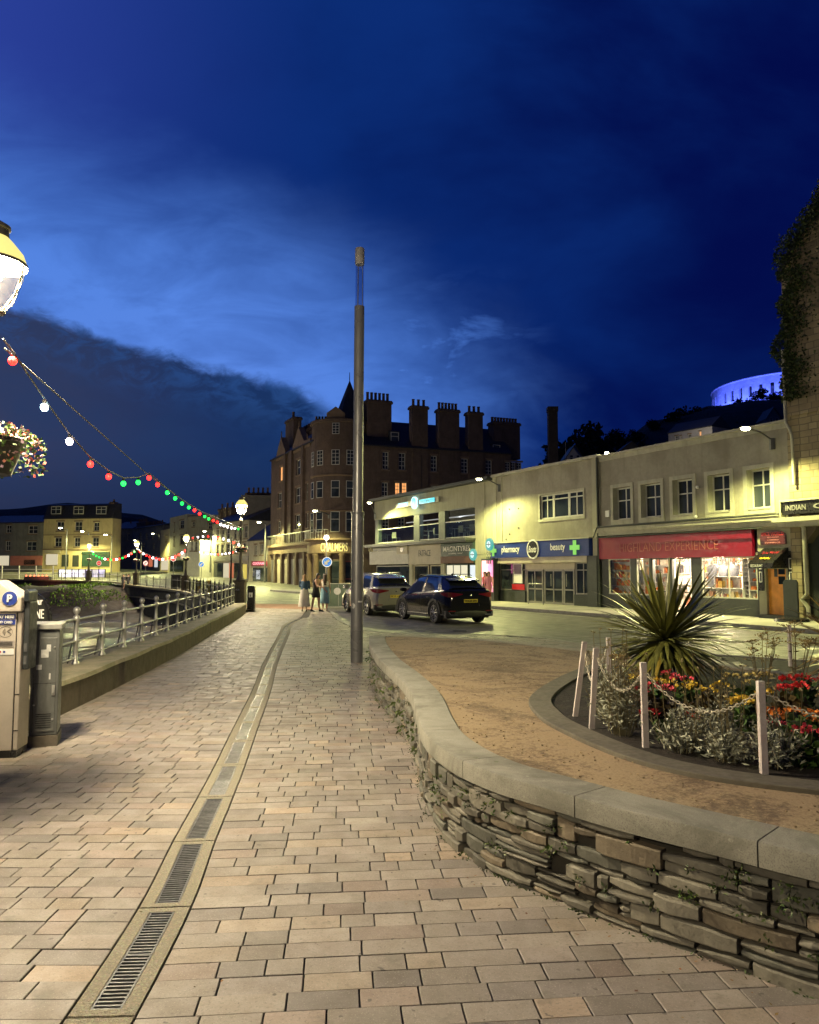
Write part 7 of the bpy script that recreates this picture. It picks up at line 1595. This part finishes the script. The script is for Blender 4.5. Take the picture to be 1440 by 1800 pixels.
def person(label, loc, rz, H=1.65, lean=0.0, arms=((-25, 10), (25, 10)), stride=.08, hair=None, hairlen=.35, clothes=(), shoe=None, head=0.0, group='three women walking together on the promenade', cat='person', scale=1.0):
    """faces -y. arms: (shoulder swing forward deg, elbow bend deg) left/right"""
    r = empty('person', loc, rz, label=label, cat=cat, group=group); k = H/1.65
    J = []; E_ = []
    def j(p, rad, par=None): J.append((Vector(p)*k, tuple(q*k for q in rad) if isinstance(rad, tuple) else rad*k)); (E_.append((par, len(J)-1)) if par is not None else None); return len(J)-1
    ly = -math.sin(R(lean))
    pel = j((0,0,.90), (.145,.105)); wa = j((0,ly*.15,1.04), (.115,.085), pel); chs = j((0,ly*.32,1.22), (.140,.10), wa); sh = j((0,ly*.45,1.35), (.11,.075), chs); nk = j((0,ly*.50,1.42), .048, sh); h0 = j((0,ly*.55-.01,1.47), .06, nk)
    h1 = j((.0,ly*.6-.015,1.535), (.076,.086), h0); h2 = j((0,ly*.62-.008,1.60), (.062,.075), h1)
    for s, (sw_, eb) in zip((-1, 1), arms):
        a = R(sw_); b_ = R(sw_+eb); s0 = j((s*.155, ly*.44, 1.335), .048, sh); e = (s*.205, ly*.44-math.sin(a)*.27, 1.335-math.cos(a)*.27); e_ = j(e, .036, s0)
        w_ = (s*.215, e[1]-math.sin(b_)*.235, e[2]-math.cos(b_)*.235); w1 = j(w_, .025, e_); d = Vector((0, -math.sin(b_), -math.cos(b_))); up_ = Vector((0, -math.cos(b_), math.sin(b_)))
        pm_ = j(Vector(w_)+d*.05, (.02,.032), w1)
        for q, ln in ((-.024,.058),(-.008,.072),(.008,.070),(.024,.055)):
            f0 = j(Vector(w_)+d*.09+up_*q, .0085, pm_); f1 = j(Vector(w_)+d*(.09+ln*.5)+up_*q+Vector((-s*.010,0,0)), .0075, f0); j(Vector(w_)+d*(.09+ln)+up_*q+Vector((-s*.026,0,0)), .006, f1)
        t0 = j(Vector(w_)+d*.045+up_*.035+Vector((-s*.01,0,0)), .0095, pm_); j(Vector(w_)+d*.085+up_*.048+Vector((-s*.022,0,0)), .0075, t0)
    for s in (-1, 1):
        st_ = s*stride; hp_ = j((s*.085, 0, .84), .088, pel); kn = j((s*.09, -st_*.6-.01, .47), .055, hp_); cf = j((s*.09, -st_*.6+.02, .32), .052, kn); an = j((s*.09, -st_, .085), .032, cf); j((s*.095, -st_-.10, .03), (.034,.024), an)
    body = skin('body', m_skin, J, E_, r)
    hc = Vector((0, ly*.6-.01, 1.545))*k                          # face details and hair on the head
    g = MB(); 
    for s in (-1, 1): g.ball(tuple(hc+Vector((s*.028, -.078, .004))*k), .010*k, 8, 5)
    g.build('eyes', m_wt, body); g = MB(); g.ball(tuple(hc+Vector((0,-.088,-.022))*k), .012*k, 8, 5, 1.5); [g.ball(tuple(hc+Vector((s*.077,0,-.01))*k), .015*k, 8, 5, 1.7) for s in (-1, 1)]; g.build('nose_and_ears', m_skin, body); g = MB(); g.box(hc.x-.020*k, hc.x+.020*k, hc.y-.084*k, hc.y-.07*k, hc.z-.055*k, hc.z-.047*k); g.build('mouth', M('lips', (.4,.1,.09), .5, .1, 3) if 'lips' not in bpy.data.materials else bpy.data.materials['lips'], body)
    hr_ = MB(); K = 18; prof = [(.02,.112,0),(.055,.10,0),(.085,.06,0),(.094,.01,.0),(.092,-.04,.01),(.10,-.11,.025)]+[(.105+.02*math.sin(q*2), -.11-hairlen*q, .035) for q in (.3,.6,.85,1.0)]
    rs = []
    for rad, z_, back in prof:
        rs.append([tuple(hc+Vector((rad*math.cos(a)*1.0*(1+.05*math.sin(a*9+z_*30)), (rad*math.sin(a)*.95)*(1 if z_ > -.02 else (1 if math.sin(a) > 0 else -.25))+back, z_))*k) for a in [math.pi*2*q/K for q in range(K)]])
    hr_.rings(rs); hr_.build('hair', hair, body, smooth=60)
    sh_ = MB()
    for s in (-1, 1): sh_.rings([[((s*.093+x*w_)*k, (-s*stride+y_)*k, z_*k) for x, z_ in ((-1,.0),(1,.0),(1,hz*.6),(.6,hz),(-.6,hz),(-1,hz*.6))] for y_, w_, hz in ((.055,.025,.09),(.0,.034,.11),(-.09,.038,.06),(-.165,.022,.035))])
    sh_.build('shoes', shoe or mt['black'], r, smooth=50)
    for nm, mat_, kind, a in clothes:
        g = MB(); K = 28
        if kind == 'skirt':                     # rings: (z, half width x, half depth y)
            g.rings([[((w_*math.cos(t_)*(1+a[1]*math.sin(7*t_+z_*3)))*k, (d_*math.sin(t_)*(1+a[1]*math.sin(5*t_+1)))*k, z_*k) for t_ in [2*math.pi*q/K for q in range(K)]] for z_, w_, d_ in a[0]], cap=False)
        elif kind == 'top':
            g.rings([[(w_*math.cos(t_)*k, (d_*math.sin(t_)+ly*(z_-.9)*1.0)*k, z_*k) for t_ in [2*math.pi*q/K for q in range(K)]] for z_, w_, d_ in a], cap=False)
            if nm in ('jacket', 'coat'):
                for s, (sw_, eb) in zip((-1, 1), arms):
                    aa = R(sw_); b_ = R(sw_+eb); e = Vector((s*.205, ly*.44-math.sin(aa)*.27, 1.335-math.cos(aa)*.27)); w2 = Vector((s*.215, e.y-math.sin(b_)*.20, e.z-math.cos(b_)*.20)); g.tube([Vector((s*.13, ly*.44, 1.355))*k, Vector((s*.175, ly*.44, 1.31))*k, e*k, w2*k], [.065*k, .068*k, .055*k, .042*k], 10)
        g.build(nm, mat_, r, smooth=70)
    return r
jn = M('denim', (.05,.11,.19), .85, .25, 6, bump=.3); wsk = M('white_cotton', (.66,.62,.54), .85, .12, 5, bump=.2); lb2 = M('light_blue_denim', (.22,.40,.50), .85, .25, 5, bump=.2); blk = M('black_cloth', (.02,.02,.024), .85, .2, 6); crm = M('cream_top', (.7,.64,.52), .8, .1, 6)
TOP = [(.95,.15,.115),(1.05,.135,.105),(1.2,.165,.125),(1.32,.165,.11),(1.39,.10,.075)]
w1 = G(535, 1076); w2_ = G(551, 1077); w3 = G(572, 1075)
person('blonde woman in a short denim jacket and long white skirt, leftmost of three', (w1.x-.0, w1.y, .03), R(186), 1.60, lean=12, arms=((20,55),(35,70)), hair=m_hbl, hairlen=.16, clothes=[('skirt', wsk, 'skirt', ([(1.03,.14,.11),(.90,.18,.15),(.6,.22,.2),(.22,.27,.24)], .05)), ('jacket', jn, 'top', [(.98,.175,.14),(1.1,.165,.13),(1.25,.185,.14),(1.36,.14,.10),(1.40,.07,.06)])])
person('woman in a black dress leaning in between the two others', (w2_.x+.05, w2_.y+.45, .03), R(60), 1.66, lean=10, arms=((30,50),(15,35)), stride=.16, hair=m_hdk, hairlen=.2, clothes=[('dress', blk, 'skirt', ([(1.40,.10,.075),(1.33,.165,.11),(1.2,.160,.125),(1.05,.135,.105),(.92,.165,.13),(.68,.19,.17),(.60,.19,.17)], .02))])
person('woman with long dark hair, cream top and light blue skirt, rightmost of the three', (w3.x-.02, w3.y, .03), R(182), 1.64, lean=3, arms=((10,20),(15,30)), hair=m_hbr, hairlen=.30, shoe=crm, clothes=[('top', crm, 'top', TOP[:-1]), ('skirt', lb2, 'skirt', ([(1.06,.14,.11),(.92,.19,.155),(.6,.20,.18),(.34,.215,.19)], .035))])
for i, (u, off, cl, l, a_) in enumerate(((853, -1.3, M('red_cloth', (.5,.04,.08), .8, .1, 5), 'person in a red top by the pink advertising screen', 30), (859, -1.6, M('pink_cloth', (.6,.22,.3), .8, .1, 5), 'person in pink standing right of the one in red', 60))):
    p = Fr.w(Fr.x(u, off), off, .12); person(l, tuple(p), Fr.rz+R(a_), 1.62, hair=m_hbr if i else m_hdk, hairlen=.12, group='people by the pink screen', clothes=[('coat' if i else 'top', cl, 'top', TOP), ('trousers', cl if i else blk, 'skirt', ([(1.0,.15,.12),(.85,.17,.13),(.5,.13,.12)], .03))])
for i, (u, l) in enumerate(((217, 'seated figure on the harbour wall, left one'), (226, 'seated figure on the harbour wall, right one'))):
    p = AT(u, 1016, 84); person(l, (p.x, 84, gz(84)-.35), R(10), 1.6, hair=m_hdk, hairlen=.1, group='figures at the harbour fence', clothes=[('coat', blk, 'top', TOP), ('trousers', blk, 'skirt', ([(1.0,.15,.12),(.85,.17,.13),(.5,.16,.12),(.1,.15,.1)], .0))])
# ================================================================ FESTOON BULBS
bc = {'r': EM('bulb_red', (1,.012,.008), 9), 'g': EM('bulb_green', (.01,1,.07), 3.5), 'w': EM('bulb_white', (1,.82,.86), 16), 'b': EM('bulb_bluewhite', (.55,.9,1), 18)}
words = {'r': 'red bulb', 'g': 'green bulb', 'w': 'pinkish white bulb', 'b': 'blue-white bulb'}
m_wire = M('cable', (.30,.29,.27), .6, .1, 3)
def vplane(A, B):
    A, B = Vector(A[:2]), Vector(B[:2]); n = Vector((-(B-A).y, (B-A).x)).normalized()
    def f(u, v): d = ray(u, v); k = A.dot(n)/Vector((d.x, d.y)).dot(n); return Vector((d.x*k, d.y*k, CH+d.z*k))
    return f
def festoon(label, f, pts, ends, rad, group='strings of coloured bulbs along the harbour', glow=0):
    P_ = [f(u, v) for u, v, c in pts]; r = empty('string_of_lights', tuple(P_[0]), label=label, cat='string lights', group=group); o = P_[0]
    wp = ([f(*ends[0])] if ends[0] else [])+P_+([f(*ends[1])] if ends[1] else []); g = MB(); g.tube([p-o+Vector((0,0,rad*2.2)) for p in wp], .009 if rad < .06 else .02, 5); g.build('cable', m_wire, r)
    for p, (u, v, c) in zip(P_, pts):
        b = MB(); b.ball(tuple(p-o), rad, 12, 8, 1.12); x = b.build('bulb', bc[c], r, smooth=80); x['label'] = words[c]
        s = MB(); s.lathe([(rad*.5,rad*.8),(rad*.55,rad*2.0),(rad*.3,rad*2.2)], tuple(p-o), 8); s.build('socket', mt['black'], x)
        if glow and c in 'rgwb': light('bulb_light', tuple(p-o), glow*(3 if c in 'wb' else 1), {'r': (1,.1,.05), 'g': (.05,1,.3), 'w': (1,.8,.85), 'b': (.6,.9,1)}[c], .04, parent=r)
    return r
fm = vplane((LA[0]+.1, LA[1]), (LB[0], LB[1]))
main = [(22,634,'r'),(78,716,'b'),(122,776,'w'),(159,816,'r'),(191,838,'r'),(217,850,'g'),(243,848,'g'),(262,840,'r'),(277,852,'r'),(294,866,'g'),(308,876,'g'),(320,885,'g'),(332,892,'g'),(342,897,'r'),(351,903,'r'),(360,908,'g'),(367,912,'g'),(375,915,'r'),(382,918,'r'),(388,922,'w'),(394,924,'w'),(400,926,'w'),(407,928,'w'),(413,929,'w'),(419,930,'g'),(425,930,'g')]
festoon('long sagging string of red, green and white bulbs from the nearest lantern', fm, main, ((5, 612), (428, 928)), .037, glow=0)
g = MB(); q0 = fm(8, 612); g.tube([Vector((0,0,0)), fm(262, 836)-q0, fm(340, 893)-q0, fm(427, 929)-q0], .008, 5); tag(g.build('support_cable', m_wire), 'taut steel cable above the string of coloured bulbs', 'cable').location = q0
f2 = vplane((LB[0], LB[1]), (-18.6, 64.0))
festoon('short string of warm bulbs between the railing lantern and the next harbour lantern', f2, [(420-9*k, 955-1.0*k+k*(9-k)*.0+((k-5)**2)*.35-6, 'wrwwrwrwwr'[k]) for k in range(10)], ((427, 935), (331, 962)), .05)
f3 = vplane((-18.6, 64.0), (-29.1, 82.0)); pts = []
for k in range(15): q = k/14; pts.append((326-q*80, 968-4*q*(1-q)*-14-q*0+2*q, 'rwr'[k % 3]))
festoon('red and white bulbs sagging between the two middle harbour lanterns', f3, pts, ((331, 966), (241, 968)), .085)
f4 = vplane((-29.1, 82.0), (-40.0, 96.0)); pts = []
for k in range(15): q = k/14; pts.append((236-q*72, 970+4*q*(1-q)*12+q*4, 'grwr'[k % 4] if k < 11 else 'g'))
festoon('red, white and green bulbs sagging to the farthest harbour lantern', f4, pts, ((240, 968), (160, 972)), .10)
# warm festoon on the shop row
f5 = vplane(PX(350,112), PX(437,104)); pts = [(352+6.4*k, 974-k*.5+((k-6)**2)*-.18+3, 'wrww'[k % 4]) for k in range(13)]
festoon('warm bulbs strung across the front of the shop row', f5, pts, (None, None), .09)
# ================================================================ ROAD SIGNS AND SMALL STREET FURNITURE
def roadsign(u, v, D, r_, face, label, ring=None, post_top=None, mark=None):
    p = AT(u, v, D); s = empty('road_sign', (p.x, D, gz(D)), label=label, cat='road sign'); z_ = p.z-gz(D)
    g = MB(); g.tube([(0,.05,0),(0,.05,z_+r_)], .035 if D > 50 else .03, 7); g.build('post', mt['grey_metal'], s)
    g = MB(); g.T = Matrix.Translation((0,0,z_)) @ Matrix.Rotation(R(90), 4, 'X'); g.lathe([(.001,.02),(r_,.02),(r_,0),(.001,0)], n=28); pn = g.build('sign_plate', ring or face, s)
    g = MB(); g.T = Matrix.Translation((0,0,z_)) @ Matrix.Rotation(R(90), 4, 'X'); g.lathe([(.001,.025),(r_*.86,.025),(r_*.86,.02)], n=28); fc = g.build('sign_face', face, pn)
    if mark == 'arrow':
        g = MB(); g.T = Matrix.Translation((0,0,z_)) @ Matrix.Rotation(R(45), 4, 'Y'); g.prism([(-.07*r_/.3, .18), (.07*r_/.3, .18), (.07*r_/.3, -.06), (.15*r_/.3, -.06), (0, -.22), (-.15*r_/.3, -.06), (-.07*r_/.3, -.06)], -.032, -.026) if r_ > .29 else None
        if g.v: g.build('arrow', m_wt, fc)
    if mark == 'bar': g = MB(); g.box(-r_*.6, r_*.6, -.03, -.026, z_-r_*.13, z_+r_*.13); g.build('bar', m_wt, fc)
    if mark == 'turn': g = MB(); g.tube([(-r_*.3,-.03,z_-r_*.4),(-r_*.3,-.03,z_+r_*.1),(0,-.03,z_+r_*.3),(r_*.35,-.03,z_+r_*.1)], r_*.09, 5); g.tube([(-r_*.5,-.035,z_-r_*.5),(r_*.5,-.035,z_+r_*.5)], r_*.05, 4); g.build('symbol', mt['red'], fc)
    return s
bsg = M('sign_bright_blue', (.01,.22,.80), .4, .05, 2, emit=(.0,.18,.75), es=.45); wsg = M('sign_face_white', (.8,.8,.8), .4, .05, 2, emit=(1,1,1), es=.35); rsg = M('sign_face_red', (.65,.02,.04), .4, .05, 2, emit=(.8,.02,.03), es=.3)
roadsign(575, 988, 46, .30, bsg, 'round blue keep-left sign with a white arrow behind the three women', wsg, mark='arrow')
roadsign(354, 992, 88, .32, bsg, 'small blue arrow sign in front of the shop row', wsg, mark='arrow'); roadsign(305, 982, 92, .33, rsg, 'red no-entry sign left of the corner-shop lantern', wsg, mark='bar'); roadsign(256, 990, 92, .32, wsg, 'white round road sign with a red rim beside the harbour lantern', rsg, mark='turn'); roadsign(174, 990, 104, .33, rsg, 'red no-entry sign in front of the yellow house', wsg, mark='bar')
# green box with a round sticker
p = G(593, 1070); bx_ = empty('green_utility_box', (p.x, p.y+.6, .03), R(3), label='dark green utility box with a pale round sticker beside the women', cat='cabinet')
g = MB(); g.box(-.62,.62,0,.5,.06,1.12); g.build('body', M('box_green', (.10,.14,.10), .5, .2, 3), bx_, mods=[B1(.012)]); g = MB(); g.box(-.64,.64,-.02,.52,1.12,1.15); g.box(-.64,.64,-.02,.52,0,.06); g.box(-.01,.01,-.006,.0,.08,1.1); g.build('edging', mt['silver'], bx_); d_ = disc(bx_, 'round_sticker', -.06, .78, .17, -.008, m_st)
# yellow ticket box behind the pole
p = G(610, 1068); yb_ = empty('yellow_notice_box', (p.x, p.y+2, .0), R(-8), label='yellow notice box between the green box and the silver car', cat='box'); g = MB(); g.box(-.28,.28,0,.3,.3,1.15); g.build('box', mt['yellow'], yb_, mods=[B1(.02)]); g = MB(); g.box(-.2,.2,-.006,0,.7,1.05); n_ = g.build('notice', m_wt, yb_); g = MB(); g.box(-.06,.02,-.01,-.006,.75,1.0); g.box(-.15,.15,-.01,-.006,.85,.89); g.build('notice_mark', mt['black'], n_); g = MB(); g.box(-.2,-.15,.1,.2,0,.3); g.box(.15,.2,.1,.2,0,.3); g.build('legs', mt['dark'], yb_)
# litter bin by the stone pier
p = G(437, 1077); lb3 = empty('litter_bin', (p.x+.05, p.y+.3, .03), label='slim black litter bin beside the stone lantern pier', cat='bin'); g = MB(); g.box(-.15,.15,-.15,.15,0,1.02); g.prism([(-.17,1.02),(.17,1.02),(.12,1.12),(-.12,1.12)], -.17, .17); g.build('body', mt['black'], lb3, mods=[B1(.02)]); g = MB(); g.box(-.08,.08,-.156,-.15,.62,.82); n_ = g.build('litter_symbol', m_wt, lb3); g = MB(); g.box(-.04,.0,-.16,-.156,.64,.74); g.ball((-.02,-.158,.77), .015, 8, 5); g.build('figure', mt['black'], n_)
# yellow bollards and dark bins beyond the fence
for i, (u, l) in enumerate(((348, 'yellow reflective bollard beyond the harbour fence, left one'), (368, 'yellow reflective bollard beyond the harbour fence, right one'))):
    p = AT(u, 1030, 62); r = empty('yellow_bollard', (p.x, 62, 0), label=l, cat='bollard', group='yellow bollards in the road'); g = MB(); g.lathe([(.16,0),(.16,.9),(.12,1.0),(.001,1.02)], n=14); g.build('post', mt['yellow'], r, smooth=40); g = MB(); g.lathe([(.165,.55),(.165,.72)], n=14); g.build('band', mt['white'], r)
p = AT(309, 1012, 75); r = empty('cabinet_box', (p.x, 75, 0), label='black street cabinet beyond the harbour fence', cat='cabinet'); g = MB(); g.box(-.45,.45,0,.4,.1,1.35); g.build('body', mt['black'], r, mods=[B1(.02)]); g = MB(); g.box(-.47,.47,-.02,.42,0,.1); g.box(-.47,.47,-.02,.42,1.35,1.4); g.build('plinth_and_lid', mt['dark'], r)
p = AT(406, 1004, 60); r = empty('lamp_column', (p.x, 60, 0), label='dark slim lamp column left of the railing lantern', cat='street lamp'); g = MB(); g.tube([(0,0,0),(0,0,AT(406,945,60).z)], [.09,.06], 8); g.build('column', mt['iron'], r); g = MB(); g.box(-.05,.05,-.1,.1,AT(406,950,60).z,AT(406,945,60).z+.05); g.build('top_box', mt['silver'], r)
# people and litter of small lights under the windows of the pub across the road
